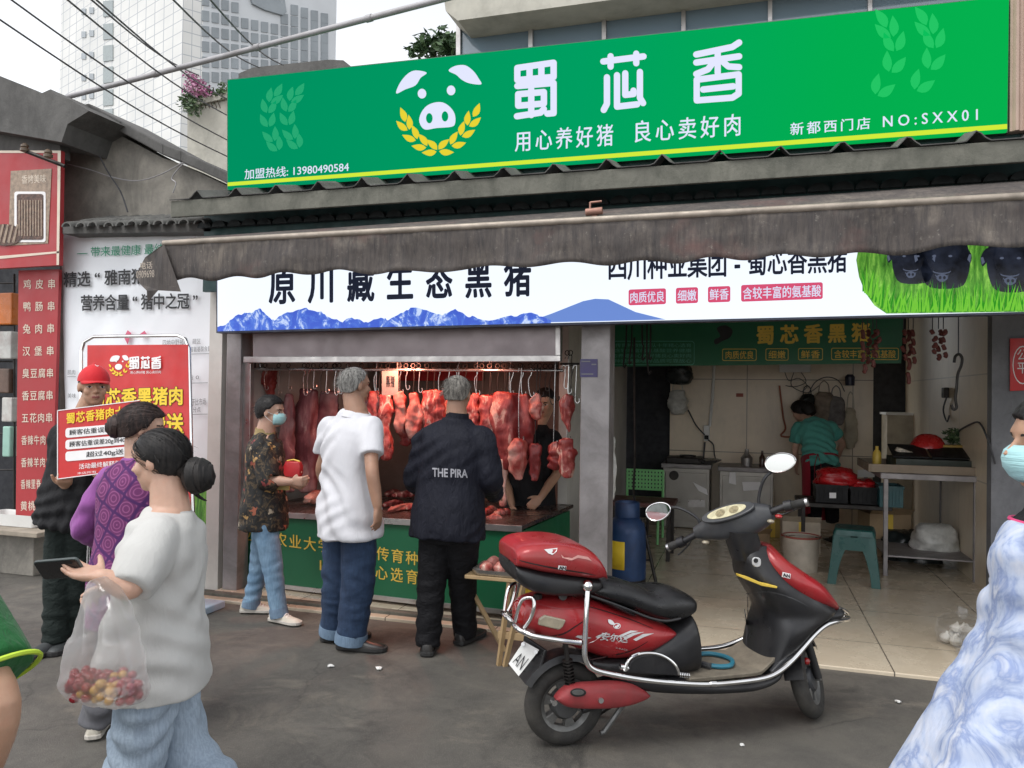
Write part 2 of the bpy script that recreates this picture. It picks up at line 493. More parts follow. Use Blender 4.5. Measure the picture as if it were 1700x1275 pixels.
mb = MB(); mb.box(3.3, 3.4, 5.1, 7.0, 0, 2.9); mb.build('end_wall', M['pilaster'], sh, False)
mb = MB(); mb.box(-4.1, 3.4, 5.06, 5.10, 2.35, 3.12); mb.build('front_lintel', M['teal_shaded'], sh, False)
fa = np.array([P(300, 338, 4.75), P(1760, 236, 4.75), P(300, 356, 4.75), P(1760, 268, 4.75)])
x0, x1 = -4.15, 1.75
zt0, zt1, zb0, zb1 = 2.99, 2.985, 2.87, 2.855
mb = MB()
n = 60
V = []
for j, (yy, zz) in enumerate(((4.735, 0.0), (5.35, .16))):
 for i in range(n * 4 + 1):
  x = x0 + (x1 - x0) * i / (n * 4)
  ph = (x / .34) % 1
  h = max(0, 1 - abs(ph - .5) / .17) * .062
  V.append((x, yy, 3.0 + zz + h))
k = n * 4 + 1
mb.add(V, [(i, i + 1, k + i + 1, k + i) for i in range(k - 1)])
o = mb.build('corrugated_roof', M['oldroof'], sh, False)
so_ = o.modifiers.new('thick', 'SOLIDIFY'); so_.thickness = .006
mb = MB(); mb.box(x0, x1, 4.75, 4.78, 2.87, 2.992); mb.build('fascia_board', M['fascia'], sh, False, bev=.004)
M['tile'] = simple('grey_clay_roof_tile', (.12, .118, .112), .8, var=.4, vs_=9, bump=.3, bs=30, dirt=(.045, .05, .04), dirt_amt=.5)
M['tile_shaded'] = simple('shaded_roof_tile', (.013, .017, .018), .8, var=.4, vs_=9)  # tile ends under the fascia, their shade put into the colour
def half_tile(mb, x, y0, z0, y1, z1, r, n=10, th=.014):
 """barrel tile from the eave (y0,z0) up the slope"""
 R = []
 for (yy, zz) in ((y0, z0), (y1, z1)):
  R.append([(x + q * cos(a), yy, zz + q * sin(a) * .8) for q, aa in ((r, range(n + 1)), (r - th, range(n, -1, -1))) for a in [pi * i / n for i in aa]])
 mb.rings(R)
mb = MB()
for i in range(44):
 half_tile(mb, -4.05 + i * .135, 5.0 + rnd.uniform(-.008, .008), 2.84, 5.06, 2.845, .062, th=.058)
mb.build('tile_row', M['tile_shaded'], sh)
def post(name, label, xa, xb, Y, z1, mat, d=.1):
 mb = MB()
 a, b_ = P(xa, 800, Y)[0], P(xb, 800, Y)[0]
 mb.box(a, b_, Y, Y + d, .02, z1)
 t = mb.build(name, mat, None, False, bev=.006); tag(t, label, 'post'); return t
post('steel_post', 'scuffed grey square post between the meat window and the open shop', 962, 1010, 5.16, 2.1, M['alu_dull'], .2)
post('steel_post', 'worn grey post at the left end of the meat window beside white banner', 372, 396, 5.12, 2.1, M['alu_dull'], .14)
# lit green sign
SY = 4.98
sp = YP(SY)
M['sign_green'] = None
b = NB('backlit_green_film')
xyz = b.sep(b.co())
g = b.ramp(b.math('MULTIPLY_ADD', xyz[0], .19), [(0, s2l((0, 138, 92))), (.45, s2l((0, 152, 92))), (.75, s2l((2, 166, 74))), (1, s2l((6, 172, 72)))])
for nd in b.nt.nodes:
 if nd.type == 'MATH' and nd.operation == 'MULTIPLY_ADD': nd.inputs[2].default_value = .5
b.color((.0, .012, .005)); b.set(Emission_Color=g, Emission_Strength=1.06 * EM, Roughness=.6, Specular_IOR_Level=.0)
M['sign_green'] = b.mat
M['sign_white'] = emis('backlit_white_letters', s2l((222, 226, 250)), .95)
M['sign_yellow'] = emis('backlit_yellow', s2l((226, 206, 40)), .95)
M['sign_lime'] = emis('backlit_lime_stripe', s2l((205, 230, 50)), .95)
M['sign_pale'] = emis('backlit_pale_green', s2l((14, 196, 96)), .9)
M['sign_pale2'] = emis('backlit_dim_pale_green', s2l((14, 166, 110)), .9)
M['sign_edge'] = simple('sign_box_edge', (.05, .12, .08), .5, .2)
TLs, TRs, BRs, BLs = (378, 133), (1675, -6), (1672, 218), (378, 314)
SC = sp(1030, 170)
sign = thing('shop_sign', 'long backlit green shop sign with white pig head and wheat emblem', 'sign', SC)
slab('sign_face', [TLs, TRs, BRs, BLs], sp, .03, M['sign_green'], sign)
slab('sign_case', [(377, 132), (1676, -7), (1673, 220), (377, 316)], sp, .2, M['sign_edge'], sign, off=-.031)
flat('stripe', [[(378, 303), (1672, 206), (1672, 214), (378, 309)]], sp, M['sign_lime'], sign)
def zz2(pts): return [(560 + x * .3373, y * .3373) for x, y in pts]
def zz3(pts): return [(1130 + x * .3373, y * .3373) for x, y in pts]
def curve_poly(pts, n=5): return [tuple(p) for p in smooth_path(pts, n, True)]
def strokes_char(segs, box, wdt, plane, off, mb):
 """character made of thick round-ended strokes; segs in a 0..1 box (y down)"""
 xl, lt, lb, xr, rt2, rb = box
 def mp(u, v):
  return (xl + (xr - xl) * u, (lt + (rt2 - lt) * u) * (1 - v) + (lb + (rb - lb) * u) * v)
 for s_ in segs:
  wd = wdt
  if isinstance(s_[0], (int, float)): wd = s_[0]; s_ = s_[1:]
  p = [np.array(mp(*q)) for q in s_]
  for a, c in zip(p[:-1], p[1:]):
   d = c - a; L = np.linalg.norm(d)
   if L < 1e-6: continue
   an = atan2(d[1], d[0])
   out = [(c[0] + wd * cos(an + t), c[1] + wd * sin(an + t)) for t in np.linspace(-pi / 2, pi / 2, 7)]
   out += [(a[0] + wd * cos(an + t), a[1] + wd * sin(an + t)) for t in np.linspace(pi / 2, 3 * pi / 2, 7)]
   o_ = off + strokes_char.k * .00012; strokes_char.k += 1
   mb.prism([plane(x, y, o_) for x, y in out], plane.n * .0015)
strokes_char.k = 0
CH_SHU = [[(.07, .07), (.93, .03)], [(.07, .07), (.07, .29), (.93, .29), (.93, .03)], [(.36, .07), (.36, .29)], [(.64, .06), (.64, .28)],
          [(.07, .40), (.93, .40), (.93, .95), (.78, .95)], [(.09, .55), (.09, .76), (.70, .76), (.70, .55), (.09, .55)], [(.40, .48), (.40, .95)],
          [(.06, .95), (.62, .92), (.70, .86)]]
CH_XIN = [[(.06, .12), (.94, .09)], [(.22, .04), (.22, .22)], [(.78, .03), (.78, .20)],
          [(.14, .40), (.14, .86), (.07, .96)], [(.36, .38), (.36, .93), (.80, .93)], [(.54, .36), (.54, .74), (.72, .74), (.72, .68)], [(.86, .36), (.86, .82), (.93, .92)]]
CH_XIANG = [[(.06, .16), (.80, .11), (.94, .05)], [(.06, .30), (.94, .28)], [(.50, .14), (.50, .52)], [(.42, .32), (.30, .44), (.06, .50)], [(.58, .32), (.72, .43), (.94, .46)],
   [(.07, .60), (.93, .58), (.93, .90), (.80, .96), (.07, .96), (.07, .60)], [(.20, .78), (.82, .77)]]
LOGO_BOX = [(854, 107, 198, 924, 101, 192), (997, 91, 187, 1073, 85, 178), (1151, 76, 171, 1232, 65, 165)]
def logo_chars(boxes, wd, plane, mat, parent, off=.003):
 mb = MB()
 for segs, bx in zip((CH_SHU, CH_XIN, CH_XIANG), boxes): strokes_char(segs, bx, wd, plane, off, mb)
 org = root_loc(parent)
 return mk('lettering', mb.v, mb.f, mat, parent, False, None, org)
logo_chars(LOGO_BOX, 5.2, sp, M['sign_white'], sign)
lettering('用心养好猪', (855, 218, 252, 1018, 205, 242), sp, M['sign_white'], sign, .012, .84)
lettering('良心卖好肉', (1051, 201, 237, 1231, 188, 225), sp, M['sign_white'], sign, .012, .84)
lettering('加盟热线: 13980490584', (406, 281, 298, 579, 268, 285), sp, M['sign_white'], sign, .008)
lettering('新都西门店', (1312, 204, 225, 1445, 194, 214), sp, M['sign_white'], sign, .012, .84)
lettering('N O : S X X 0 1', (1466, 193, 211, 1623, 181, 199), sp, M['sign_white'], sign, .012)
flat('pig_ear', [curve_poly(zz2([(290, 460), (308, 410), (345, 365), (385, 347), (440, 358), (410, 383), (385, 420), (335, 440)]), 4)], sp, M['sign_white'], sign)
flat('pig_ear', [curve_poly(zz2([(548, 348), (580, 325), (630, 322), (670, 350), (695, 385), (708, 415), (650, 410), (612, 392), (585, 368)]), 4)], sp, M['sign_white'], sign)
flat('pig_eye', [zz2(circ(417, 461, 21, 24))], sp, M['sign_white'], sign)
flat('pig_eye', [zz2(circ(560, 445, 21, 24))], sp, M['sign_white'], sign)
flat('pig_snout', [curve_poly(zz2([(404, 600), (412, 558), (440, 522), (480, 505), (520, 505), (555, 527), (578, 562), (580, 605), (562, 624), (490, 630), (430, 637)]), 4)], sp, M['sign_white'], sign)
flat('pig_nostril', [zz2(circ(453, 582, 16, 25)), zz2(circ(530, 573, 16, 25))], sp, M['sign_green'], sign, off=.0045)
def leaf(a, b_, bulge, side=1, n=6, rnd_=1):
 a = np.array(a, float); b_ = np.array(b_, float); d = b_ - a; L = np.linalg.norm(d); nn = np.array([-d[1], d[0]]) / L
 up_, dn = [], []
 for k in range(n + 1):
  t = k / n
  q = a + d * t
  up_.append(tuple(q + nn * L * bulge * sin(pi * min(1, t ** .8)) * (1.1 if side > 0 else .7)))
  dn.append(tuple(q - nn * L * bulge * sin(pi * min(1, t ** .8)) * (.7 if side > 0 else 1.1)))
 return up_[:-1] + dn[::-1][:-1]
def wheat(arc, hs, tip, bulge=.24):
 """pairs of grain leaves along a spine of photo points, first point is the foot"""
 pts = smooth_path([(x, y) for x, y in arc], 8); out = []
 N = hs
 for k in range(N):
  i = int((len(pts) - 1) * k / N)
  p = np.array(pts[i]); d = nrm(np.array(pts[min(i + 3, len(pts) - 1)]) - p)
  nn = np.array([-d[1], d[0]])
  L = tip
  for s in (-1, 1):
   a = p + nn * s * L * .07
   e = p + d * L * .98 + nn * s * L * .50
   out.append(leaf(a, e, bulge, s))
 p = np.array(pts[-1]); d = nrm(p - np.array(pts[-3]))
 out.append(leaf(p, p + d * tip * 1.1, bulge))
 return out
lw = wheat(zz2([(490, 742), (440, 722), (390, 688), (350, 640), (334, 600)]), 4, 23)
rw = wheat(zz2([(500, 740), (560, 715), (610, 670), (645, 620), (668, 575)]), 4, 23)
flat('wheat_ear', lw, sp, M['sign_yellow'], sign); flat('wheat_ear', rw, sp, M['sign_yellow'], sign)
for arc, L, m_ in (([(1455, 158), (1478, 120), (1486, 85), (1481, 62), (1472, 46)], 33, 'sign_pale'), ([(1520, 150), (1543, 115), (1552, 80), (1547, 58), (1538, 42)], 33, 'sign_pale'),
                   ([(462, 250), (447, 215), (445, 180), (455, 160)], 23, 'sign_pale2'), ([(496, 246), (480, 212), (478, 178), (490, 158)], 23, 'sign_pale2')):
 flat('wheat_ear', wheat(arc, 5 if L < 30 else 4, L, .25), sp, M[m_], sign)
# lit white sign box under the awning
LY = 4.93
lp = YP(LY)
M['led_white'] = emis('backlit_white_film', s2l((236, 244, 255)), 1.12)
M['led_ink'] = emis('backlit_dark_ink', s2l((38, 44, 62)), .7)
M['led_pink'] = emis('backlit_pink', s2l((222, 84, 120)), .9)
b = NB('backlit_mountain_blue')
f = b.noise(7, 8, .75, b.co((1.3, 1, 1.0), rot=(0, .5, 0)), .8)
g = b.ramp(f, [(.46, s2l((20, 72, 196))), (.54, s2l((58, 110, 214))), (.60, s2l((205, 222, 250)))])
b.color((.02, .05, .2)); b.set(Emission_Color=g, Emission_Strength=.9 * EM, Roughness=.35); M['led_mount'] = b.mat
M['led_mount_far'] = emis('backlit_far_blue', s2l((110, 142, 214)), .95)
M['led_grass'] = m_grass('backlit_grass', .9)
M['led_pig'] = None
b = NB('backlit_black_pig')
g = b.ramp(b.noise(9, 6, .6), [(.35, s2l((8, 10, 16))), (.7, s2l((46, 52, 68)))])
b.color((.01, .01, .015)); b.set(Emission_Color=g, Emission_Strength=.8 * EM, Roughness=.4); M['led_pig'] = b.mat
M['led_pig_hi'] = emis('backlit_pig_grey', s2l((96, 104, 124)), .8)
M['led_case'] = simple('sign_case_dark', (.05, .055, .08), .5, .3)
lb = thing('light_box_sign', 'long white backlit sign with blue mountains and black pigs in grass', 'sign', lp(1030, 500))
slab('sign_face', [(361, 440), (1790, 380), (1790, 515), (361, 549)], lp, .02, M['led_white'], lb)
slab('sign_case', [(359, 438), (1792, 378), (1792, 519), (359, 553)], lp, .1, M['led_case'], lb, off=-.021)
def z6(pts): return [(350 + x * .3529, 380 + y * .3529) for x, y in pts]
def z7(pts): return [(900 + x * .4706, 380 + y * .4706) for x, y in pts]
ridge = [(32, 462), (70, 452), (90, 430), (130, 402), (175, 396), (200, 392), (228, 374), (250, 392), (280, 420), (300, 432), (320, 412), (360, 392), (400, 384), (440, 372), (470, 382), (520, 388), (545, 412),
         (580, 425), (620, 440), (650, 420), (690, 424), (720, 440), (750, 436), (800, 418), (822, 420), (835, 430), (880, 405), (920, 382), (950, 370), (1000, 380), (1050, 396), (1090, 408), (1120, 392), (1150, 376), (1185, 395),
         (1210, 415), (1240, 412), (1290, 430), (1350, 424), (1400, 410), (1440, 412), (1490, 396), (1520, 398), (1545, 412), (1600, 430)]
rj = []
for i in range(len(ridge) - 1):
 (xa, ya), (xb, yb) = ridge[i], ridge[i + 1]
 for t in (0, .33, .66): rj.append((xa + (xb - xa) * t, ya + (yb - ya) * t + (rnd.uniform(-5, 5) if t else 0)))
rj.append(ridge[-1])
flat('mountain_print', [z6(rj + [(1600, 443), (800, 462), (32, 482)])], lp, M['led_mount'], lb)
flat('mountain_print', [[(872, 536), (915, 521), (968, 500), (988, 496), (1010, 497), (1055, 518), (1105, 530.5)]], lp, M['led_mount_far'], lb, off=.0015)
lettering('原川藏生态黑猪', (447, 441, 505, 881, 424, 491), lp, M['led_ink'], lb, .03, .70)
lettering('四川种业集团-蜀芯香黑猪', (1009, 418, 466, 1406, 403, 452), lp, M['led_ink'], lb, .022, .97)
for (xa, ya, xb, yb), t in zip(((305, 212, 437, 268), (472, 206, 550, 262), (585, 202, 664, 258), (702, 196, 990, 255)), ('肉质优良', '细嫩', '鲜香', '含较丰富的氨基酸')):
 (X0, Y0), (X1, Y1) = z7([(xa, ya), (xb, yb)])
 s_ = -.035
 flat('pink_tag', [rrect(X0, Y0 + 1, X1, Y1 + 1, 3.5, s_)], lp, M['led_pink'], lb)
 lettering(t, (X0 + 3, Y0 + 5, Y1 - 3, X1 - 3, Y0 + 5 + s_ * (X1 - X0), Y1 - 3 + s_ * (X1 - X0)), lp, M['sign_white'], lb, .018, off=.006)
gr = [(1118, 40), (1108, 110), (1115, 160), (1135, 215), (1165, 262), (1212, 300), (1890, 290), (1890, 20)]
flat('meadow_print', [z7(curve_poly([(1125, 20), (1108, 110), (1118, 170), (1140, 225), (1172, 270), (1215, 299)], 1) + [(1890, 290), (1890, -10), (1300, 0)])], lp, M['led_grass'], lb)
def pigpic(cx, cy, s):
 body = [(cx + s * x, cy + s * y) for x, y in [(-78, -10), (-70, -60), (-30, -92), (30, -95), (80, -70), (100, -10), (90, 60), (60, 95), (-40, 95), (-70, 50)]]
 head = [(cx + s * x, cy + s * y) for x, y in [(-55, -45), (-20, -62), (25, -60), (58, -35), (52, 10), (34, 45), (28, 70), (4, 84), (-22, 74), (-30, 46), (-48, 12)]]
 e1 = [(cx + s * x, cy + s * y) for x, y in [(-45, -52), (-80, -48), (-98, -18), (-92, 12), (-74, -6), (-52, -20)]]
 e2 = [(cx + s * x, cy + s * y) for x, y in [(48, -50), (80, -50), (104, -22), (100, 10), (78, -2), (56, -16)]]
 flat('pig_print', [z7(curve_poly(body, 3))], lp, M['led_pig'], lb, off=.004)
 flat('pig_print', [z7(curve_poly(head, 3)), z7(curve_poly(e1, 3)), z7(curve_poly(e2, 3))], lp, M['led_pig'], lb, off=.007)
 hi = []
 for k, (a, b2) in enumerate(((30, 3), (22, 3), (14, 2.5))):
  pts = [(cx + s * (a * 1.05 * cos(t)), cy + s * (38 + k * 14 + 9 * sin(t))) for t in np.linspace(.1, pi - .1, 9)]
  pts2 = [(x, y - s * b2 * 1.3) for x, y in pts[::-1]]
  hi.append(z7(pts + pts2))
 hi += [z7(circ(cx + s * 1, cy + s * 60, s * 20, s * 13)), z7(circ(cx - s * 27, cy - s * 16, s * 7, s * 4)), z7(circ(cx + s * 30, cy - s * 16, s * 7, s * 4))]
 hi.append(z7([(cx + s * x, cy + s * y) for x, y in [(-94, 6), (-98, -18), (-90, -20), (-84, -2)]])); hi.append(z7([(cx + s * x, cy + s * y) for x, y in [(100, 8), (104, -22), (96, -22), (90, -4)]]))
 flat('pig_print', hi, lp, M['led_pig_hi'], lb, off=.0095)
 flat('pig_print', [z7(circ(cx - s * 6, cy + s * 60, s * 5, s * 6, 10)), z7(circ(cx + s * 9, cy + s * 60, s * 5, s * 6, 10))], lp, M['led_pig'], lb, off=.012)
pigpic(1300, 110, .85); pigpic(1410, 112, 1.0); pigpic(1650, 120, 1.05); pigpic(1800, 110, 1.0)
gb = []
rg = random.Random(3)
for i in range(170):
 x = 1135 + i * 3.9 + rg.uniform(-4, 4); base = 300 if x > 1215 else 300 - (1215 - x) * .9
 hgt = rg.uniform(50, 125); ln = rg.uniform(-28, 28)
 gb.append(z7([(x - 3.2, base - 6 - (x - 1200) * .012), (x + ln * .4, base - hgt * .6), (x + ln, base - hgt), (x + ln * .45 + 4, base - hgt * .55), (x + 3.2, base - 6 - (x - 1200) * .012)]))
M['led_blade'] = emis('backlit_grass_blade', s2l((120, 205, 60)), .9); M['led_blade2'] = emis('backlit_dark_grass_blade', s2l((48, 150, 34)), .9)
flat('grass_print', gb[::2], lp, M['led_blade2'], lb, off=.0135); flat('grass_print', gb[1::2], lp, M['led_blade'], lb, off=.0155)
# awning
aw = thing('awning', 'dirty brown retractable awning with scalloped valance under the green sign', 'awning', (0, 4.6, 2.6))
AF, AB = 4.40, 4.82
xl, xr = -3.62, 2.1
def bar_z(x):   # front bar
 a, b_ = P(270, 404, AF), P(1700, 326, AF)
 return a[2] + (b_[2] - a[2]) * (x - a[0]) / (b_[0] - a[0])
def back_z(x):
 a, b_ = P(372, 390, AB), P(1700, 300, AB)
 return a[2] + (b_[2] - a[2]) * (x - a[0]) / (b_[0] - a[0])
XA = P(272, 404, AF)[0]
mb = MB(); N = 120; Mr = 8; V = []
for j in range(Mr + 1):
 t = j / Mr
 for i in range(N + 1):
  x = XA + (xr - XA) * i / N
  y = AB + (AF - AB) * t; z = back_z(x) * (1 - t) + bar_z(x) * t + .004 * sin(pi * t) + .010 * mnoise.noise((x * 2.5, t * 3, 0)) * sin(pi * t)
  V.append((x, y, z))
mb.add(V, [(j * (N + 1) + i, j * (N + 1) + i + 1, (j + 1) * (N + 1) + i + 1, (j + 1) * (N + 1) + i) for j in range(Mr) for i in range(N)])
o = mb.build('cloth', M['awning'], aw); s_ = o.modifiers.new('thick', 'SOLIDIFY'); s_.thickness = .003
mb = MB(); N = 400; Mr = 8; V = []
def val_drop(x):
 return .245 + .013 * cos(2 * pi * x / .44 + 1.5 * sin(x * 1.9)) + .03 * mnoise.noise((x * 1.3, 2, 5))
for j in range(Mr + 1):
 t = j / Mr
 for i in range(N + 1):
  x = XA + (xr - XA) * i / N
  V.append((x, AF - .004 - .05 * t * mnoise.noise((x * 2.1, t, 0)) - .012 * t * sin(x * 14 + 2 * sin(x * 3)) - .008 * mnoise.noise((x * 9, t * 5, 3)), bar_z(x) - .012 - val_drop(x) * t))
mb.add(V, [(j * (N + 1) + i, j * (N + 1) + i + 1, (j + 1) * (N + 1) + i + 1, (j + 1) * (N + 1) + i) for j in range(Mr) for i in range(N)])
o = mb.build('valance', M['awning'], aw, ang=70); s_ = o.modifiers.new('thick', 'SOLIDIFY'); s_.thickness = .003
mb = MB(); mb.tube([(x, AF, bar_z(x)) for x in np.linspace(XA, xr, 12)], .021, 12)
M['awbar'] = simple('grimy_awning_bar', (.34, .29, .24), .5, .3, var=.3, dirt=(.08, .07, .06))  # grimy bar, its highlight put in as a lighter colour
mb.build('front_bar', M['awbar'], aw)
ap = YP(AF - .035)
mb = MB()
cw = [np.array(ap(x, y)) for x, y in [(272, 405), (232, 425), (204, 452), (222, 470), (240, 482), (236, 500), (262, 482), (300, 484)]]
for k, c_ in enumerate(cw): c_[1] += [0, .05, .12, .06, .02, .05, .0, 0][k]
mb.prism(cw, (0, .003, 0)); mb.build('torn_corner', M['awning'], aw, False)
lettering('0909698', (226, 450, 462, 256, 448, 460), ap, M['awbar'], aw, .01, off=.05)
lettering('电话', (233, 435, 447, 253, 434, 446), ap, M['awbar'], aw, .01, off=.05)
mb = MB()
q = YP(AF + .12)(985, 352)
mb.cyl(q + (-.045, 0, 0), q + (.055, 0, .005), .022); mb.cyl(q + (-.02, 0, .02), q + (-.02, 0, .06), .006, n=8); mb.cyl(q + (-.02, 0, .058), q + (.05, 0, .062), .006, n=8); mb.box(q[0] - .01, q[0] + .02, q[1], q[1] + .05, q[2] - .07, q[2])
mb.build('crank_joint', simple('rusty_crank', (.32, .17, .13), .6, .4, var=.3), aw)
# upper storey behind the sign
up = thing('upper_building', 'pale upper storey with a row of blue-grey windows above green sign', 'building', (0, 6.2, 3))
UY = 6.2; u_ = YP(UY)
M['pale'] = simple('pale_cement_render', (.46, .44, .38), .8, var=.12, dirt=(.2, .19, .16))
a = P(757, 20, UY)
slab('wall', [(757, 38), (1740, -95), (1740, 200), (757, 200)], u_, 3.0, M['pale'], up, off=-.06)
slab('roof_slab', [(737, -2), (740, 18), (760, 34), (1740, -98), (1740, -190), (737, -60)], u_, 3.2, M['pale'], up, off=.3)
for k, (xa, xb) in enumerate(((764, 877), (884, 1000), (1006, 1131), (1138, 1275), (1282, 1440), (1448, 1640))):
 def yy(x): return 40 - (x - 760) * .135
 slab('window', [(xa, yy(xa)), (xb, yy(xb)), (xb, 190), (xa, 190)], u_, .02, M['glass'], up, off=-.03)
 f_ = slab('window_frame', [(xa - 7, yy(xa) - 4), (xa, yy(xa) - 4), (xa, 190), (xa - 7, 190)], u_, .07, M['alu'], up, off=0)
cp_ = YP(4.9)
mb = MB()
x0_, x1_ = P(1677, 100, 5.0)[0], P(1790, 100, 5.0)[0]
zb_, zt_ = P(1677, 218, 5.0)[2], P(1677, -60, 5.0)[2]
nn = 26; V = []
for i in range(nn + 1):
 x = x0_ + (x1_ - x0_) * i / nn; d = .018 * (1 if (i // 2) % 2 else 0)
 V += [(x, 5.0 - d, zb_), (x, 5.0 - d, zt_), (x, 5.12, zb_), (x, 5.12, zt_)]
F = []
for i in range(nn):
 a_ = 4 * i; F += [(a_, a_ + 4, a_ + 5, a_ + 1), (a_ + 2, a_ + 3, a_ + 7, a_ + 6), (a_, a_ + 2, a_ + 6, a_ + 4), (a_ + 1, a_ + 5, a_ + 7, a_ + 3)]
F += [(0, 1, 3, 2), (4 * nn, 4 * nn + 2, 4 * nn + 3, 4 * nn + 1)]
mb.add(V, F)
t = mb.build('cladding_panel', simple('pinkish_beige_cladding', (.42, .30, .24), .6, var=.12), None, False)
tag(t, 'pinkish beige ribbed cladding panel at the right end of green sign', 'panel')
# left: old building, banners, snack shop
OY = 5.42
ob = YP(OY)
old = thing('old_building', 'old stained plaster gable with dark sloping roof left of green sign', 'building', (-5, OY, 0))
slab('gable_wall', [(100, 300), (112, 205), (148, 195), (200, 225), (270, 262), (300, 272), (385, 312), (385, 1000), (98, 1000)], ob, .3, M['oldwall'], old)
mb = MB()
def strip(mb, pts, plane, w0, w1, off, back):
 """a slab that follows photo points, w0 above and w1 below the line"""
 for (xa, ya), (xb, yb) in zip(pts[:-1], pts[1:]):
  mb.prism([plane(xa, ya - w0, off), plane(xb, yb - w0, off), plane(xb, yb + w1, off), plane(xa, ya + w1, off)], -plane.n * back)
strip(mb, [(106, 192), (146, 180), (200, 210), (270, 248), (300, 259), (388, 300)], ob, 9, 9, .09, .7)
mb.build('verge', M['oldroof'], old, False, bev=.01)
slab('roof', [(-160, 60), (-20, 118), (60, 150), (66, 156), (84, 148), (92, 157), (118, 166), (148, 184), (112, 206), (102, 236), (40, 225), (-160, 190)], YP(4.95), .9, M['oldroof'], old)
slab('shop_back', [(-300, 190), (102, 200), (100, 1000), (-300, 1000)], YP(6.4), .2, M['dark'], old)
slab('eave_board', [(-160, 205), (40, 226), (100, 238), (100, 262), (-160, 262)], YP(5.1), .1, M['oldroof'], old)
ev = thing('tiled_eave', 'short row of grey barrel tiles above the white vinyl banner', 'roof', P(200, 370, 5.0))
mb = MB()
for i in range(11):
 a = P(116 + i * 21.5, 378 - i * .6, 4.98); 
 half_tile(mb, a[0], 4.96 + rnd.uniform(-.02, .02), a[2], 5.4, a[2] + .13, .052)
 half_tile(mb, a[0] + .004, 5.10, a[2] + .055, 5.45, a[2] + .17, .050)
mb.build('barrel_tile', M['tile'], ev)
slab('tile_bed', [(104, 372), (350, 366), (350, 384), (104, 388)], YP(5.06), .35, M['oldroof'], ev)
BY = 5.22
bp = YP(BY)
ban = thing('white_banner', 'tall white vinyl banner with black slogans and printed grass below', 'banner', bp(230, 700))
mb = MB(); N, K = 40, 60; V = []
c4 = [np.array(bp(*q)) for q in ((100, 388), (374, 378), (366, 1003), (112, 972))]
for j in range(K + 1):
 for i in range(N + 1):
  u, v = i / N, j / K
  p = c4[0] * (1 - u) * (1 - v) + c4[1] * u * (1 - v) + c4[2] * u * v + c4[3] * (1 - u) * v
  p[1] += .012 * mnoise.noise((u * 5, v * 6, 1)) + .012 * mnoise.noise((u * 9 + v * 9, v * 2, 4)) + .01
  V.append(p)
mb.add(V, [(j * (N + 1) + i, j * (N + 1) + i + 1, (j + 1) * (N + 1) + i + 1, (j + 1) * (N + 1) + i) for j in range(K) for i in range(N)])
o = mb.build('sheet', M['banner_w'], ban); s_ = o.modifiers.new('thick', 'SOLIDIFY'); s_.thickness = .002; s_.offset = 0
BO = .012
lettering('— 带来最健康 最纯净的', (128, 411, 427, 305, 402, 420), bp, M['ink_green'], ban, .006, off=BO)
lettering('精选“雅南猪”', (106, 452, 477, 262, 444, 470), bp, M['ink'], ban, .024, .95, off=BO)
lettering('营养含量“猪中之冠”', (134, 490, 516, 334, 486, 512), bp, M['ink'], ban, .024, .97, off=BO)
lettering([('四地中野猪场、藏区', (270, 564, 574, 333, 562, 571)), ('丰富氨基酸含量', (310, 576, 585, 350, 574, 583)), ('肌肉', (112, 614, 622, 125, 614, 622)), ('肉质 0', (300, 624, 632, 330, 622, 630)),
           ('美味', (112, 653, 661, 126, 653, 661)), ('高于比市场', (312, 662, 674, 342, 661, 672)), ('分点', (320, 676, 685, 333, 675, 684))], None, bp, M['ink_grey'], ban, 0, off=BO)
flat('rule_line', [[(270, 588.5), (350, 586.5), (350, 587.3), (270, 589.3)], [(112, 625), (126, 625), (126, 625.8), (112, 625.8)], [(300, 636), (345, 635), (345, 635.8), (300, 636.8)], [(300, 688), (345, 687), (345, 687.8), (300, 688.8)]], bp, M['ink_grey'], ban, off=BO)
gl = [(318, 800), (324, 784), (336, 770), (348, 760), (356, 752), (367, 748), (366, 860), (366, 935), (366, 1001), (300, 994), (240, 985), (150, 974), (150, 940), (230, 930), (290, 900)]
flat('grass_print', [gl], bp, M['picgrass'], ban, off=BO + .002)
M['pic_teal'] = simple('printed_dark_hill', (.02, .10, .10), .6, var=.4, bump=0)
flat('hill_print', [[(316, 925), (366, 900), (366, 965), (330, 972), (312, 960)]], bp, M['pic_teal'], ban, off=BO + .005)
flat('pink_print', [[(206, 560), (212, 548), (218, 553), (212, 572)], [(232, 555), (240, 549), (246, 558), (238, 561)]], bp, simple('pink_print_ink', (.6, .12, .2), .6, bump=0), ban, off=BO + .002)
mp_ = YP(5.16)
menu = thing('menu_banner', 'long faded red vertical menu listing skewers beside the white banner', 'banner', mp_(62, 650))
slab('board', [(31, 449), (98, 447), (86, 858), (26, 866)], mp_, .03, M['menu_red'], menu)
rows = ['鸡皮串', '鸭肠串', '兔肉串', '汉堡串', '臭豆腐串', '香豆腐串', '五花肉串', '香辣牛肉串', '香辣羊肉串', '香辣里脊肉串', '黄桃香串']
mb = MB()
for k, t in enumerate(rows):
 y = 472 + k * 37.0 - (k > 8) * (k - 8) * 1.0
 xa, xb = 39 - k * .5, 92 - k * .8
 text_mesh(mb, t, (xa, y - 8, y + 8, xb, y - 9, y + 7), mp_, .012, .72 if len(t) == 3 else .9, .004)
mk('lettering', mb.v, mb.f, M['menu_ink'], menu, False, None, root_loc(menu))
pp = YP(5.04)
pos = thing('food_poster', 'dark red food poster with a picture of boxed meat skewers', 'poster', pp(45, 350))
slab('board', [(-120, 250), (101, 250), (98, 440), (-120, 452)], pp, .04, M['menu_red'], pos)
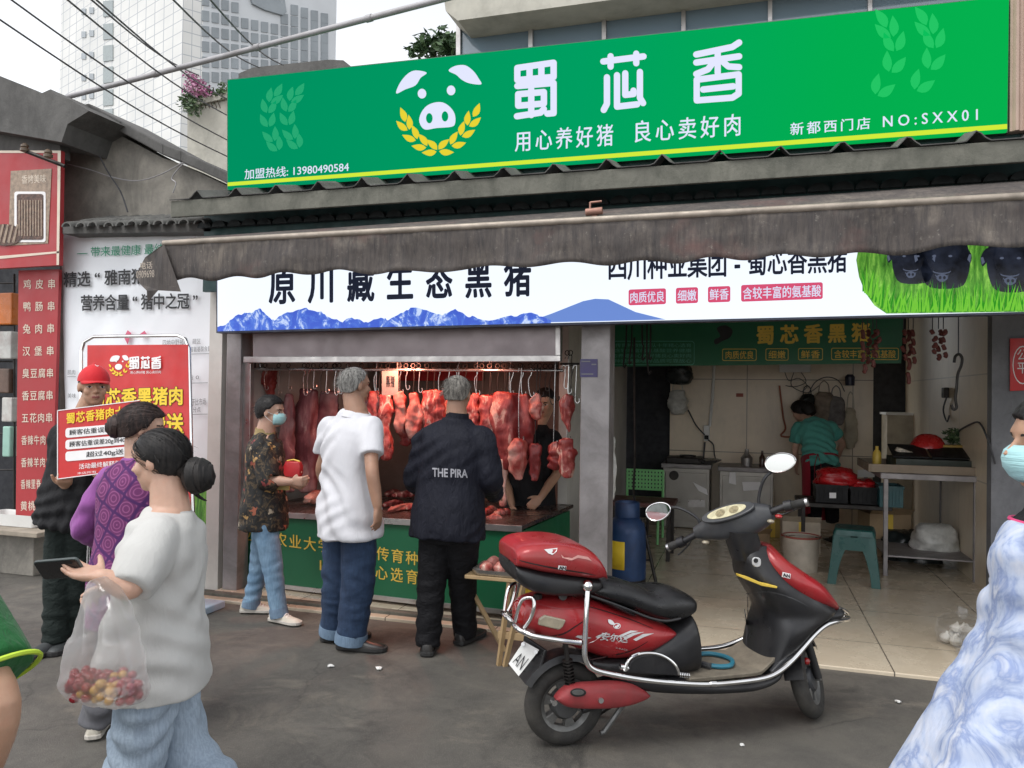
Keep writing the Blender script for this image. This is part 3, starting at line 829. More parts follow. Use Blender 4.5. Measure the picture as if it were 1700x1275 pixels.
flat('border', [[(-120, 250), (101, 250), (101, 254), (-120, 254)], [(96, 254), (101, 254), (98, 440), (94, 440)], [(-120, 431), (0, 425), (98, 417), (98, 420), (0, 430), (-120, 436)]], pp, M['menu_ink'], pos)
M['pic_brown'] = simple('printed_brown_photo', (.10, .05, .035), .5, var=.8, vs_=40, bump=0)
M['pic_tan'] = simple('printed_tan_photo', (.30, .22, .16), .5, var=.4, vs_=30, bump=0)
flat('picture', [[(18, 284), (86, 280), (80, 404), (14, 408)]], pp, M['pic_tan'], pos, off=.003)
flat('picture', [rrect(24, 318, 76, 402, 4)], pp, M['ink_white'], pos, off=.006)
flat('picture', [rrect(28, 322, 72, 398, 4)], pp, M['pic_brown'], pos, off=.009)
sk = []
for k in range(9): sk.append([(31 + k * 4.6, 332), (33 + k * 4.6, 332), (33 + k * 4.6, 392), (31 + k * 4.6, 392)])
flat('picture', sk, pp, M['pic_tan'], pos, off=.012)
flat('picture', [circ(8, 390, 30, 18), ], pp, M['pic_brown'], pos, off=.011)
flat('picture', [[(-20 + k * 8, 402), (-12 + k * 8, 372), (-9 + k * 8, 373), (-16 + k * 8, 404)] for k in range(6)], pp, M['pic_tan'], pos, off=.014)
lettering('香烤美味', (36, 291, 305, 76, 289, 303), pp, M['menu_ink'], pos, .01, off=.006)
br = thing('insulator_bracket', 'rusty wall bracket with two brown ceramic insulators over food poster', 'bracket', P(70, 260, 4.9))
mb = MB(); a, b_ = P(35, 248, 4.9), P(108, 276, 5.0); mb.tube([a, b_], .016, 8); mb.build('arm', M['iron'], br)
M['ceram'] = simple('brown_ceramic', (.13, .09, .06), .25, var=.3)
for x, y in ((41, 247), (80, 257)):
 c_ = P(x, y, 4.9)
 mb = MB(); mb.lathe([(.012, -.03), (.034, -.02), (.036, 0), (.022, .008), (.03, .016), (.03, .03), (.012, .045), (.004, .048)], c_, (0, 0, 1), 16); mb.build('insulator', M['ceram'], br)
for lab, pts, r in (('thin pale wire drooping across the old wall to its hook', [(112, 272), (150, 282), (190, 295), (230, 300), (270, 288), (308, 268), (320, 272), (378, 304)], .005),
     ('dark cable hanging down the old wall from its top', [(148, 190), (158, 240), (176, 280), (200, 318), (212, 352)], .007),
     ('loose wire tails curling below the hook on the old wall', [(308, 268), (296, 280), (285, 296), (292, 304), (287, 320)], .005)):
 t = MB().tube(smooth_path([P(x, y, 5.34) for x, y in pts], 5), r, 6).build('loose_wire', M['pipe'] if 'dark' not in lab else M['wire']); tag(t, lab, 'wire')
rk = thing('snack_rack', 'dark wire rack of snack packets beside the red vertical menu', 'rack', G(10, 940))
RY = 5.6
mb = MB()
for x in (-60, 24): 
 mb.tube([P(x, 455, RY), P(x, 860, RY)], .012, 8)
for y in (470, 540, 600, 660, 720, 780):
 mb.tube([P(-60, y, RY), P(24, y, RY)], .008, 6)
mb.build('frame', M['iron'], rk)
pk_m = {'o': simple('orange_packet', (.62, .16, .015), .35, var=.2), 'w': simple('white_packet', (.55, .55, .52), .35, var=.2, dirt=(.2, .05, .04)), 'b': simple('brown_packet', (.12, .07, .05), .35, var=.5), 'g': simple('mint_box', (.30, .50, .42), .4, var=.1)}
for k, (xa, xb, ya, yb, m_, lab) in enumerate(((-40, 23, 486, 540, 'o', 'bright orange snack packet on the top shelf of the wire rack'), (-20, 22, 550, 596, 'w', 'white snack packet on the second shelf of the wire rack'),
  (-30, 18, 612, 652, 'b', 'brown snack packet halfway down the wire rack'), (5, 23, 660, 700, 'w', 'narrow white carton on the lower shelf of the wire rack'), (6, 20, 708, 758, 'g', 'mint green carton at the bottom of the wire rack'))):
 mb = MB(); a, b_ = P(xa, yb, RY - .03), P(xb, ya, RY - .03)
 V = [];
 mb.box(a[0], b_[0], RY - .05, RY + .03, a[2], b_[2])
 t = mb.build('snack_packet', pk_m[m_], None, False, bev=.012, seg=3); tag(t, lab, 'packet')
tb = thing('stall_table', 'weathered stall slab on pale concrete block below the red menu', 'table', G(50, 940))
mb = MB(); a, b_ = P(-60, 868, 5.0), P(88, 862, 5.0); mb.box(a[0], b_[0], 4.85, 5.4, a[2] - .04, a[2]); mb.build('slab_top', simple('weathered_wood_slab', (.28, .24, .19), .7, var=.3), tb, False, bev=.005)
mb = MB(); mb.box(P(28, 900, 5.2)[0], P(90, 900, 5.2)[0], 5.0, 5.4, 0, a[2] - .045); mb.build('block', M['oldwall'], tb, False, bev=.008)
tr = MB(); cx = P(12, 845, 4.98)
V = []
for (s1, z) in ((1, 0), (1.12, .1)):
 V.append([(cx[0] + s1 * x, cx[1] + .12 + s1 * y, a[2] + .004 + z) for x, y in rrect(-.26, -.1, .26, .1, .03)])
tr.rings([V[0], V[1], [(cx[0] + 1.08 * (x - cx[0]) / 1.12, cx[1] + .12 + 1.08 * (y - cx[1] - .12) / 1.12, z) for x, y, z in V[1]], [(x, y, z + .006) for x, y, z in V[0]]])
t = tr.build('white_tray', M['white']); tag(t, 'white plastic tray on the stall slab at the far left', 'tray')
# A-board stand with red poster
AYp = Plane(G(140, 1012), (.05, -1, .10))
ast = thing('poster_stand', 'steel tube stand holding a red poster with yellow slogans', 'stand', G(220, 1015))
mb = MB()
pts = [(130, 1010), (134, 800), (135, 585), (140, 568), (156, 559), (295, 557), (308, 563), (314, 578), (319, 800), (326, 1022)]
mb.tube([AYp(x, y) for x, y in pts], .013, 10); mb.build('tube_frame', M['chrome'], ast)
slab('poster', [(145, 573), (312, 572), (318, 930), (142, 930)], AYp, .006, M['red'], ast, off=.015)
A2 = .017
flat('pig_ear', [curve_poly([(183, 600), (186, 592), (194, 590), (199, 592), (195, 599)], 3)], AYp, M['ink_white'], ast, off=A2)
flat('pig_ear', [curve_poly([(203, 591), (210, 590), (214, 597), (207, 598)], 3)], AYp, M['ink_white'], ast, off=A2)
flat('pig_snout', [circ(197, 609, 6, 5)], AYp, M['ink_white'], ast, off=A2)
flat('pig_eye', [circ(193, 600, 1.3), ], AYp, M['ink_white'], ast, off=A2); flat('pig_eye', [circ(204, 600, 1.3)], AYp, M['ink_white'], ast, off=A2)
flat('wheat_ear', wheat([(198, 622), (206, 618), (211, 610), (213, 604)], 3, 6), AYp, M['yellow'], ast, off=A2)
flat('wheat_ear', wheat([(197, 622), (189, 618), (184, 610)], 3, 6), AYp, M['yellow'], ast, off=A2)
logo_chars([(215, 593, 613, 231, 592, 612), (234, 592, 612, 249, 592, 612), (252, 592, 612, 267, 591, 612)], 1.25, AYp, M['ink_white'], ast, off=A2)
lettering('用心养好猪 良心卖好肉', (216, 616, 621, 267, 615, 620), AYp, M['ink_white'], ast, 0, off=A2)
lettering('蜀芯香黑猪肉', (150, 646, 674, 304, 642, 672), AYp, M['ink'], ast, .07, .94, off=A2)
lettering('蜀芯香黑猪肉', (150, 646, 674, 304, 642, 672), AYp, M['yellow'], ast, .035, .94, off=A2 + .003)
lettering('现场免费送', (160, 690, 724, 304, 686, 722), AYp, M['ink'], ast, .07, .94, off=A2)
lettering('现场免费送', (160, 690, 724, 304, 686, 722), AYp, M['yellow'], ast, .035, .94, off=A2 + .003)
mb = MB()
a = G(255, 1012); mb.box(a[0] - .62, a[0] + .44, a[1] - .10, a[1] + .22, 0.0, .05)
t = mb.build('foam_slab', simple('pale_blue_board', (.40, .47, .56), .6), None, False, bev=.008); tag(t, 'pale blue flat board lying at the foot of the poster stand', 'board')
# far: tower, planter terrace, dark roof, tree
M['tower'] = None
b = NB('tower_white_panels')
br_ = b.n('ShaderNodeTexBrick', offset=0.0); br_.inputs['Scale'].default_value = 1
br_.inputs['Brick Width'].default_value = 1.5; br_.inputs['Row Height'].default_value = 1.5; br_.inputs['Mortar Size'].default_value = .06
xyz = b.sep(b.co()); cm = b.n('ShaderNodeCombineXYZ'); b.l(b.math('ADD', xyz[0], b.math('MULTIPLY', xyz[1], .9)), cm.inputs[0]); b.l(xyz[2], cm.inputs[1]); b.l(cm.outputs[0], br_.inputs['Vector'])
c = b.ramp(b.noise(.12, 4), [(.3, (.60, .60, .58)), (.7, (.74, .73, .70))]); c = b.mix(br_.outputs['Fac'], c, (.40, .42, .44)); b.color(c); b.set(Roughness=.4)  # white panels, paled with the haze put into the colour
M['tower'] = b.mat
M['tower_frame'] = simple('tower_grey_frame', (.62, .64, .66), .6, var=.08, vs_=.2, bump=0)
M['tower_glass'] = simple('tower_window_glass', (.26, .29, .31), .15, var=.25, vs_=.2, bump=0, spec=.8)  # frame and glass paled for haze in the same way
tw = thing('tower_block', 'tall white tiled tower block with gridded windows behind the old roofs', 'tower', (-70, 90, 0))
A_, B_, B2, C_ = P(93, 400, 96), P(296, 400, 82), P(330, 400, 84), P(552, 400, 104)
ZT = 80
def vwall(mb, p, q, th, z0=0, z1=ZT):
 d = nrm((q[0] - p[0], q[1] - p[1], 0)); n_ = np.array([-d[1], d[0], 0]) * th
 mb.hexa([(p[0], p[1], z0), (q[0], q[1], z0), (q[0], q[1], z1), (p[0], p[1], z1)], [(p[0] + n_[0], p[1] + n_[1], z0), (q[0] + n_[0], q[1] + n_[1], z0), (q[0] + n_[0], q[1] + n_[1], z1), (p[0] + n_[0], p[1] + n_[1], z1)])
mb = MB(); vwall(mb, A_, B_, 6); mb.build('tiled_wall', M['tower'], tw, False)
mb = MB(); vwall(mb, B_, B2, 5); mb.build('corner_wall', M['tower'], tw, False)
mb = MB(); vwall(mb, B2, C_, 8); mb.build('window_wall', M['tower_frame'], tw, False)
nB = nrm((C_[1] - B2[1], -(C_[0] - B2[0]), 0)); plB = Plane(B2, nB)
nA = nrm((B_[1] - A_[1], -(B_[0] - A_[0]), 0)); plA = Plane(A_, nA)
def pwin(x0, y0, x1, y1, pl, sl=0):
 m_ = (y0 + y1) / 2
 def s(x, y): return y + (x - x0) * sl
 slab('window', [(x0, s(x0, y0)), (x1, s(x1, y0)), (x1, s(x1, y1)), (x0, s(x0, y1))], pl, .25, M['tower_glass'], tw, off=.12)
for r in range(7):
 for k in range(13):
  x = 336 + k * 16.2 + k * k * .02; y = -34 + r * 25.5 + k * (4.6 + r * -.75) 
  if 330 < x < 545 and -30 < y < 132 and not (400 < x < 480 and y < 24 + (x - 400) * .1 and y < 22):
   pwin(x, y, x + 11.5, y + 17, plB, .12)
slab('curved_glazing', [(412, -20), (420, 6), (440, 16), (470, 25), (476, 20), (470, -20)], plB, .5, M['tower_glass'], tw, off=.4)
for y in (14, 52, 88, 124, 155):
 pwin(135, y, 142, y + 10, plA); pwin(148, y - 2, 155, y + 8, plA)
for y in (2, 40, 76, 112, 150, 182):
 slab('window', [(171, y), (187, y - 2), (187, y + 24), (171, y + 26)], plA, .3, simple('tower_loggia', (.30, .34, .34), .4, bump=0) if y == 2 else bpy.data.materials['tower_loggia'], tw, off=.12)
ter = thing('terrace_house', 'beige rendered terrace wall with a planter on top behind green sign', 'house', P(350, 200, 9))
slab('wall', [(311, 176), (420, 150), (420, 330), (311, 300)], YP(9), 2.0, M['pale'], ter)
slab('coping', [(306, 168), (425, 142), (425, 152), (306, 178)], YP(8.95), 2.1, M['pale'], ter)
dr = slab('dark_roof', [(396, 122), (420, 112), (545, 99), (570, 100), (580, 108), (600, 130), (600, 160), (396, 160)], YP(7.2), 1.4, M['oldroof']); tag(dr, 'low dark mossy roof peeking over the left end of green sign', 'roof')
def leaf_cloud(name, centers, n, size, mat, parent=None, seed=1, squash=1.0, mats=None):
 r_ = random.Random(seed); mb = MB()
 for i in range(n):
  c_, rad = r_.choice(centers)
  d = np.array([r_.gauss(0, 1), r_.gauss(0, 1), r_.gauss(0, 1) * squash]); d = nrm(d) * rad * (r_.random() ** .45)
  p = np.array(c_) + d
  u = nrm([r_.gauss(0, 1), r_.gauss(0, 1), r_.gauss(0, .6)]); v = nrm(np.cross(u, [r_.gauss(0, 1), r_.gauss(0, 1), r_.gauss(0, 1)]))
  s = size * r_.uniform(.6, 1.3); nn = np.cross(u, v) * s * .12
  mb.mi = r_.randrange(len(mats)) if mats else 0
  mb.add([p - u * s, p - u * s * .2 + v * s * .42 + nn, p + u * s, p - u * s * .2 - v * s * .42 + nn], [(0, 1, 2, 3)])
 return mb.build(name, mats or mat, parent, smooth=False)
LF = [simple('leaf_dark', (.035, .075, .03), .6, var=.3, bump=0), simple('leaf_mid', (.065, .12, .045), .6, var=.3, bump=0), simple('leaf_light', (.11, .16, .07), .6, var=.3, bump=0)]
BG = [simple('bract_magenta', (.34, .09, .22), .6, var=.3, bump=0), simple('bract_pink', (.45, .20, .32), .6, var=.3, bump=0)]
bu = thing('bougainvillea', 'purple flowering bougainvillea spilling over the beige terrace planter', 'plant', P(345, 175, 9.1))
rr = random.Random(5)
def pc(pts, Y, r): return [(P(x, y, Y + rr.uniform(-.15, .15)), r) for x, y in pts]
leaf_cloud('leaves', pc([(316, 165), (330, 160), (345, 158), (360, 160), (372, 152), (336, 172), (322, 178), (308, 172)], 8.9, .13), 900, .035, None, bu, 2, mats=LF)
leaf_cloud('flowers', pc([(318, 140), (326, 134), (334, 142), (322, 150), (312, 152), (340, 150), (316, 128)], 8.9, .10), 420, .03, None, bu, 3, mats=BG)
mb = MB()
for k in range(7): mb.tube(smooth_path([P(330 + k * 6, 180, 9.0), P(322 + k * 6, 160, 8.95), P(312 + k * 7, 140 + k, 8.9)], 4), .006, 5)
mb.build('stem', simple('brown_stem', (.10, .07, .05), .8), bu)
trp = thing('tree', 'dark leafy tree top showing between green sign and window corner', 'tree', (P(730, 200, 14)[0], 14, 0))
leaf_cloud('crown', pc([(692, 84), (700, 74), (712, 78), (716, 66), (728, 72), (735, 62), (742, 74), (750, 80), (755, 66), (722, 86), (740, 88), (762, 78)], 14, .22), 520, .10, None, trp, 4, mats=LF[:2])
mb = MB()
for x in (700, 718, 738, 752): mb.tube(smooth_path([P(735, 130, 14), P((735 + x) / 2, 105, 14), P(x, 76, 14)], 4), [.035] * 4 + [.02] * 4 + [.012], 6)
mb.tube([(P(735, 128, 14)[0], 14, 0), P(735, 128, 14)], [.14, .05], 8); mb.build('trunk', simple('bark', (.09, .07, .05), .9), trp)
cables = [((-10, 26), (382, 262), 'lowest black cable crossing in front of the tower'), ((0, -14), (384, 236), 'second black cable from below crossing the tower'), ((110, -2), (384, 195), 'black cable crossing the middle of the tower'),
          ((150, -2), (330, 125), 'short black cable passing close above the bougainvillea'), ((158, -2), (384, 168), 'black cable twinned with the one beside it above flowers'), ((284, -4), (430, 112), 'black cable crossing the tower corner'), ((346, -4), (470, 108), 'rightmost black cable crossing the gridded tower windows')]
for (a, b_, lab) in cables:
 p, q = P(*a, 3.6), P(*b_, 6.9)
 pts = [p + (q - p) * t + np.array([0, 0, -.06 * sin(pi * t)]) for t in np.linspace(0, 1, 9)]
 t = MB().tube(pts, .0062, 6).build('overhead_cable', M['wire']); tag(t, lab, 'cable', 'overhead cables before the tower')
p, q = P(112, 161, 5.3), P(760, -8, 4.7)
mb = MB(); mb.tube([p, q], .021, 12)
for t in (.28, .56, .82): 
 c_ = p + (q - p) * t; mb.tube([c_ - (q - p) * .006, c_ + (q - p) * .006], .026, 12)
t = mb.build('conduit_pipe', M['pipe']); tag(t, 'long grey conduit pipe slanting from the old roof past the tower', 'pipe')
# meat window
ws = thing('shutter_box', 'mauve rolled shutter panel in aluminium frame over the meat counter', 'shutter', P(670, 570, 5.1))
q5 = YP(5.12)
slab('panel', [(420, 540), (926, 534), (926, 592), (420, 592)], q5, .05, M['shutter'], ws)
slab('bottom_rail', [(404, 592), (930, 590), (930, 600), (404, 602)], q5, .07, M['alu'], ws, bev=.003, off=.012)
slab('side_rail', [(922, 534), (930, 534), (930, 590), (922, 590)], q5, .07, M['alu'], ws, bev=.003, off=.010)
jm = slab('window_jamb', [(404, 602), (416, 602), (413, 852), (398, 852)], YP(5.16), .05, M['alu'], None, bev=.004); tag(jm, 'slim aluminium jamb at the left edge of the meat window', 'frame')
jt = slab('window_jamb', [(397, 552), (404, 552), (398, 900), (392, 900)], YP(5.2), .05, M['iron'], None, bev=.004); tag(jt, 'dark iron channel between grey end post and aluminium jamb', 'frame')
pL, pR = np.array([-3.80, 5.30, 0]), np.array([-1.48, 5.08, 0])
cd = nrm(pR - pL); cn = np.array([cd[1], -cd[0], 0])
cpn = Plane(pL, cn)
ct = thing('meat_counter', 'long green fronted meat counter with dark steel top and gold lettering', 'counter', (-2.6, 5.2, 0))
M['top_dark'] = simple('stained_steel_top', (.12, .085, .075), .28, .6, var=.35, vs_=5, dirt=(.06, .03, .03))
fr = [(396, 852), (862, 884), (862, 1016), (396, 963)]
slab('front_panel', fr, cpn, .03, M['greenpanel'], ct)
mb = MB()
c_tl, c_tr, c_br = cpn(394, 846, .02), cpn(866, 873, .02), cpn(862, 884)
zt = (c_tl[2] + c_tr[2]) / 2
bk = -cn * 1.15
mb.hexa([c_tl - (0, 0, .03), c_tr - (0, 0, .03), c_tr + bk - (0, 0, .03), c_tl + bk - (0, 0, .03)], [c_tl, c_tr, c_tr + bk, c_tl + bk])
mb.build('counter_top', M['top_dark'], ct, False, bev=.004)
s0 = cpn(862, 884, -.001); s1 = cpn(862, 1016, -.001)
mb = MB(); w_ = cd * -.03
mb.hexa([s0, s1, s1 + bk * .97, s0 + bk * .97], [s0 + w_, s1 + w_, s1 + bk * .97 + w_, s0 + bk * .97 + w_]); mb.build('side_panel', M['greenpanel'], ct, False)
mb = MB()
mb.prism([cpn(394, 962, .012), cpn(866, 1016, .012), cpn(866, 1024, .012), cpn(394, 969, .012)], cn * -.03)
mb.prism([cpn(856, 884, .006), cpn(865, 884, .006), cpn(865, 1016, .006), cpn(856, 1016, .006)], cn * -.03)
mb.prism([cpn(394, 846, .026), cpn(866, 873, .026), cpn(866, 884, .026), cpn(394, 855, .026)], cn * -.008)
mb.build('steel_trim', M['alu'], ct, False, bev=.002)
mb = MB()
for x in (420, 850): 
 a = cpn(x, 960, -.06); mb.box(a[0] - .03, a[0] + .03, a[1], a[1] + .06, .023, .12)
mb.build('foot', M['iron'], ct, False)
ln = '四川农业大学动物遗传育种教授团队'
n_ = len(ln)
lettering(ln, (407, 876, 899, 407 + 24.15 * (n_ - 1) + 22, 876 + 3.6 * (n_ - 1) , 899 + 3.6 * (n_ - 1)), cpn, M['gold'], ct, .012, .86)
lettering('10年精心选育', (522, 925, 947, 694, 947, 971), cpn, M['gold'], ct, .012, .82)
lettering('良心肉', (900, 892, 910, 926, 884, 900), Plane(s0, cd), M['ink_white'], ct, .01)
plinth = MB().box(-3.95, -1.4, 4.93, 5.0, 0, .045).build('plinth', M['fascia'], None, False, bev=.008); plinth['kind'] = 'structure'; plinth.name = 'doorstep'
RYr = 5.5
rz0 = P(670, 614, RYr)[2]
xa, xb = P(418, 614, RYr)[0], P(935, 614, RYr)[0]
rail = thing('meat_rail', 'steel rail across the meat window carrying rows of hooks', 'rail', ((xa + xb) / 2, RYr, rz0))
mb = MB(); mb.tube([(xa, RYr, rz0), (xb, RYr, rz0)], .012, 10); mb.build('bar', M['steel'], rail)
mb = MB()
for x in (xa + .03, (xa + xb) / 2, xb - .05): mb.tube([(x, RYr, rz0), (x, RYr, 2.9)], .008, 8)
mb.build('hanger', M['iron'], rail)
def m_meat(name, red, pink, fat, sc_=9, fat_lo=.56, rough=.42):
 b = NB(name)
 f = b.noise(sc_, 7, .65, b.co((1, 1, .28)), 1.1)
 c = b.ramp(f, [(.28, tuple(v * .55 for v in red)), (.46, red), (.56, pink), (.62, fat), (.75, fat)])
 c = b.mix(b.ramp(b.noise(sc_ * .35, 4, .6), [(fat_lo - .12, 0.0), (fat_lo + .06, .85)]), c, fat)
 c = b.mix(b.ramp(b.noise(sc_ * 6, 4), [(.5, 0.0), (.75, .4)]), c, red)
 b.color(c); b.set(Roughness=b.ramp(b.noise(20, 3), [(.3, rough - .1), (.7, rough + .18)]), Subsurface_Weight=.08, Subsurface_Radius=(.02, .006, .004))
 b.bump(f, .45, .012); b.bump(b.noise(34, 5, .65, b.co((1, 1, .4))), .7, .008)
 return b.mat
MT = {'lean': m_meat('red_lean_pork', (.20, .020, .020), (.32, .07, .06), (.56, .34, .28), 8, .78),
      'fat': m_meat('fatty_pork', (.28, .035, .03), (.44, .13, .105), (.68, .47, .39), 6, .60),
      'rib': m_meat('rib_pork', (.24, .026, .024), (.40, .10, .085), (.66, .46, .38), 13, .70),
      'dull': m_meat('shaded_pork_side', (.16, .045, .055), (.26, .10, .11), (.42, .27, .26), 5, .60, .5)}  # slabs behind the plastic, their shade put into the meat colour
def blob_strip(spine, wid, dep, seed, amp=.25, n=14, m=14):
 """irregular slab along a spine of world points"""
 pts = smooth_path(spine, max(2, m // (len(spine) - 1)))
 L = len(pts); mb = MB(); R = []
 for k, p in enumerate(pts):
  t = k / (L - 1)
  wv = np.interp(t, np.linspace(0, 1, len(wid)), wid); dv = np.interp(t, np.linspace(0, 1, len(dep)), dep)
  d = nrm(np.array(pts[min(k + 1, L - 1)]) - np.array(pts[max(k - 1, 0)]))
  u, v = frame(d, (0, 1, 0))
  ring = []
  for i in range(n):
   a = 2 * pi * i / n
   q = 1 + amp * mnoise.noise((cos(a) * 1.3 + seed * 3.1, sin(a) * 1.3, t * 5 + seed))
   ca, sa = cos(a), sin(a)
   ca = abs(ca) ** .8 * (1 if ca > 0 else -1); sa = abs(sa) ** .8 * (1 if sa > 0 else -1)
   ring.append(np.array(p) + u * wv * ca * q + v * dv * sa * q)
  R.append(ring)
 mb.rings(R)
 return mb
def subdiv(o, lv=1, amp=0, scale=30, seed=0):
 s_ = o.modifiers.new('soft', 'SUBSURF'); s_.levels = lv; s_.render_levels = lv
 if amp:
  tx = bpy.data.textures.new('lumps', 'CLOUDS'); tx.noise_scale = scale; tx.noise_depth = 3
  d = o.modifiers.new('lumps', 'DISPLACE'); d.texture = tx; d.strength = amp; d.texture_coords = 'LOCAL'
def hook(x, Y, ztop, zbot, lab, ring=True, group='steel meat hooks on the rail'):
 t = thing('meat_hook', lab, 'hook', (x, Y, zbot), 0, group)
 mb = MB()
 r = .016
 pts = [(x - r, Y - .002, ztop - .012), (x - r * .7, Y, ztop + .008), (x, Y, ztop + .0155), (x + r * .7, Y, ztop + .008), (x + r * .6, Y, ztop - .03)]
 sw = rnd.uniform(-.012, .012)
 pts += [(x + sw, Y, (ztop * .6 + zbot * .4)), (x + sw * .5, Y, zbot + .03), (x + .006, Y, zbot - .01), (x + .02, Y, zbot - .022), (x + .034, Y, zbot - .008), (x + .03, Y, zbot + .012)]
 mb.tube(smooth_path(pts, 4), .0033, 6); mb.build('shank', M['steel'] if rnd.random() < .6 else M['iron'], t)
 if ring:
  mb = MB(); mb.tube([(x + .017 * cos(a), Y + .003 * sin(a), ztop + .032 + .017 * sin(a)) for a in np.linspace(0, 2 * pi, 14)[:-1]], .0032, 6, closed=True); mb.build('ring', M['iron'], t)
 return t
cuts = [
 (432, 655, 720, 20, 5.75, 'fat', .05, 'pale cut at the far left of the rail above the floral lady', [.3, .8, 1, .7]),
 (451, 612, 652, 20, 5.7, 'fat', .05, 'whitish pig ear piece hanging highest at left end of window', [.7, 1, .9, .4]),
 (480, 652, 800, 22, 5.7, 'dull', .05, 'long dull pork side hanging just right of the floral lady', [.5, 1, 1, .7, .6]),
 (512, 645, 800, 36, 5.85, 'dull', .06, 'broad dull purple pork slab left of the white shirted man', [.8, 1, 1, .9, .7]),
 (548, 648, 790, 36, 5.9, 'dull', .06, 'dull pork slab half behind the grey haired man', [.8, 1, 1, .9, .5]),
 (585, 652, 770, 30, 5.85, 'dull', .06, 'dull pork slab mostly hidden by grey haired man', [.8, 1, .9, .6]),
 (622, 648, 722, 26, 5.55, 'lean', .04, 'red pork cut beside the grey haired head under the lamp', [.6, 1, .9, .5]),
 (643, 655, 752, 22, 5.5, 'rib', .035, 'long glistening rack of ribs hanging low under the lamp', [.9, 1, .8, 1, .7]),
 (663, 650, 712, 18, 5.5, 'fat', .035, 'white fatty pork strip brightest under the lamp', [.8, 1, .9, .6]),
 (685, 652, 722, 26, 5.48, 'fat', .045, 'teardrop shaped fatty pork cut hanging right of white strip', [.35, .8, 1, .9, .5]),
 (708, 648, 720, 22, 5.5, 'rib', .04, 'ragged pork cut with pale edge left of dark jacketed man', [.7, 1, .9, .8, .3]),
 (728, 648, 706, 26, 5.52, 'rib', .045, 'curly red pork cut touching the dark jacketed man', [.9, 1, 1, .6]),
 (790, 652, 712, 24, 5.52, 'rib', .045, 'bright red pork cut just right of dark jacketed head', [.4, .9, 1, .8]),
 (812, 656, 745, 26, 5.5, 'rib', .045, 'red pork strip second right of the dark jacketed head', [.7, 1, .9, .6]),
 (838, 650, 768, 42, 5.5, 'lean', .055, 'large broad red pork slab in the middle of the right group', [.7, 1, 1, .9, .7, .4]),
 (866, 654, 752, 36, 5.55, 'lean', .05, 'dark red pork slab right of the largest slab', [.8, 1, 1, .7, .4]),
 (862, 728, 790, 28, 5.42, 'fat', .045, 'leg cut with white rind hanging low before the butcher', [.5, 1, 1, .7, .3]),
 (834, 760, 832, 16, 5.5, 'fat', .03, 'slender trotter hanging lowest above the counter', [1, .8, .5, .45, .7, .5]),
 (888, 736, 792, 20, 5.45, 'lean', .035, 'oval liver like cut hanging before the butcher belly', [.6, 1, 1, .8, .4]),
 (895, 654, 692, 20, 5.45, 'fat', .035, 'small pale cut hanging at right beside butcher head', [.4, 1, .9, .5]),
 (600, 650, 745, 30, 5.8, 'dull', .06, 'shaded pork slab deep behind the grey haired man shoulder', [.8, 1, 1, .7]),
 (630, 690, 742, 22, 5.62, 'lean', .04, 'deep red cut low behind the lit cuts by the white sleeve', [.7, 1, 1, .5]),
 (672, 690, 735, 24, 5.66, 'lean', .04, 'deep red cut between the fatty strip and the ribs', [.7, 1, 1, .5]),
 (740, 655, 740, 28, 5.7, 'rib', .05, 'rib slab mostly behind the dark jacketed head', [.7, 1, 1, .7]),
 (772, 650, 735, 28, 5.7, 'rib', .05, 'rib slab just behind the dark jacketed ear', [.7, 1, 1, .7]),
 (800, 655, 742, 26, 5.68, 'rib', .05, 'shaded rib slab right of the dark jacketed head', [.8, 1, 1, .7]),
 (824, 652, 760, 30, 5.7, 'lean', .05, 'tall shaded lean slab behind the largest right slab', [.8, 1, 1, .6]),
 (853, 652, 770, 34, 5.66, 'rib', .05, 'tall ragged rib slab between the two largest slabs', [.8, 1, 1, .8, .5]),
 (946, 655, 712, 22, 5.36, 'lean', .04, 'dark red cut hanging outside next to the grey middle post', [.6, 1, .9, .4, .25]),
 (940, 728, 786, 26, 5.36, 'rib', .04, 'bunch of dark red ribs hanging low beside the middle post', [.7, 1, .9, .8, .6]),
 (918, 735, 775, 22, 5.45, 'lean', .04, 'dark red lump hanging left of the rib bunch', [.6, 1, 1, .6]),
]
for k, (x, ty, by, wpx, Y, kd, th, lab, wd) in enumerate(cuts):
 by = by + (by - ty) * .12
 top, bot = P(x, ty, Y), P(x, by, Y)
 dist = np.dot(top - CP, FW); hw = wpx / 2 * dist / FPX
 bend = rnd.uniform(-.03, .03)
 sp_ = [top + (bot - top) * t + np.array([bend * sin(pi * t), 0, 0]) for t in np.linspace(0, 1, 5)]
 hw *= 1.18
 mb = blob_strip(sp_, [hw * w__ for w__ in wd], [th * max(.5, w__) for w__ in wd], k * 1.7, .6, 16, 18)
 o = mb.build('hanging_meat', MT[kd], None, True, ang=180); subdiv(o, 1, .03, .055)
 tag(o, lab, 'meat', 'pork cuts hanging in the window')
 far = abs(top[0]) and (top[2] < rz0 - .25)
 hook(top[0], Y if Y < 5.6 else RYr + .04, rz0 + (0 if k < 20 else .09), top[2] + .005, 'hook holding the ' + lab.split(' hanging')[0].split(' under')[0].split(' beside')[0].split(' just')[0].split(' half')[0].split(' mostly')[0].split(' touching')[0].split(' second')[0].split(' brightest')[0].split(' in the')[0].split(' with pale')[0].split(' left of')[0].split(' right of')[0], group='steel meat hooks on the rail')
for k, x in enumerate((440, 505, 520, 533, 541, 556, 563, 578, 600, 630, 674, 695, 720, 744, 760, 772, 800, 826, 850, 880, 905, 914, 922)):
 xx = P(x, 614, RYr)[0]
 hook(xx, RYr, rz0, rz0 - rnd.uniform(.12, .24), 'empty steel hook hanging on the rail between the pork cuts', group='empty meat hooks on the rail')
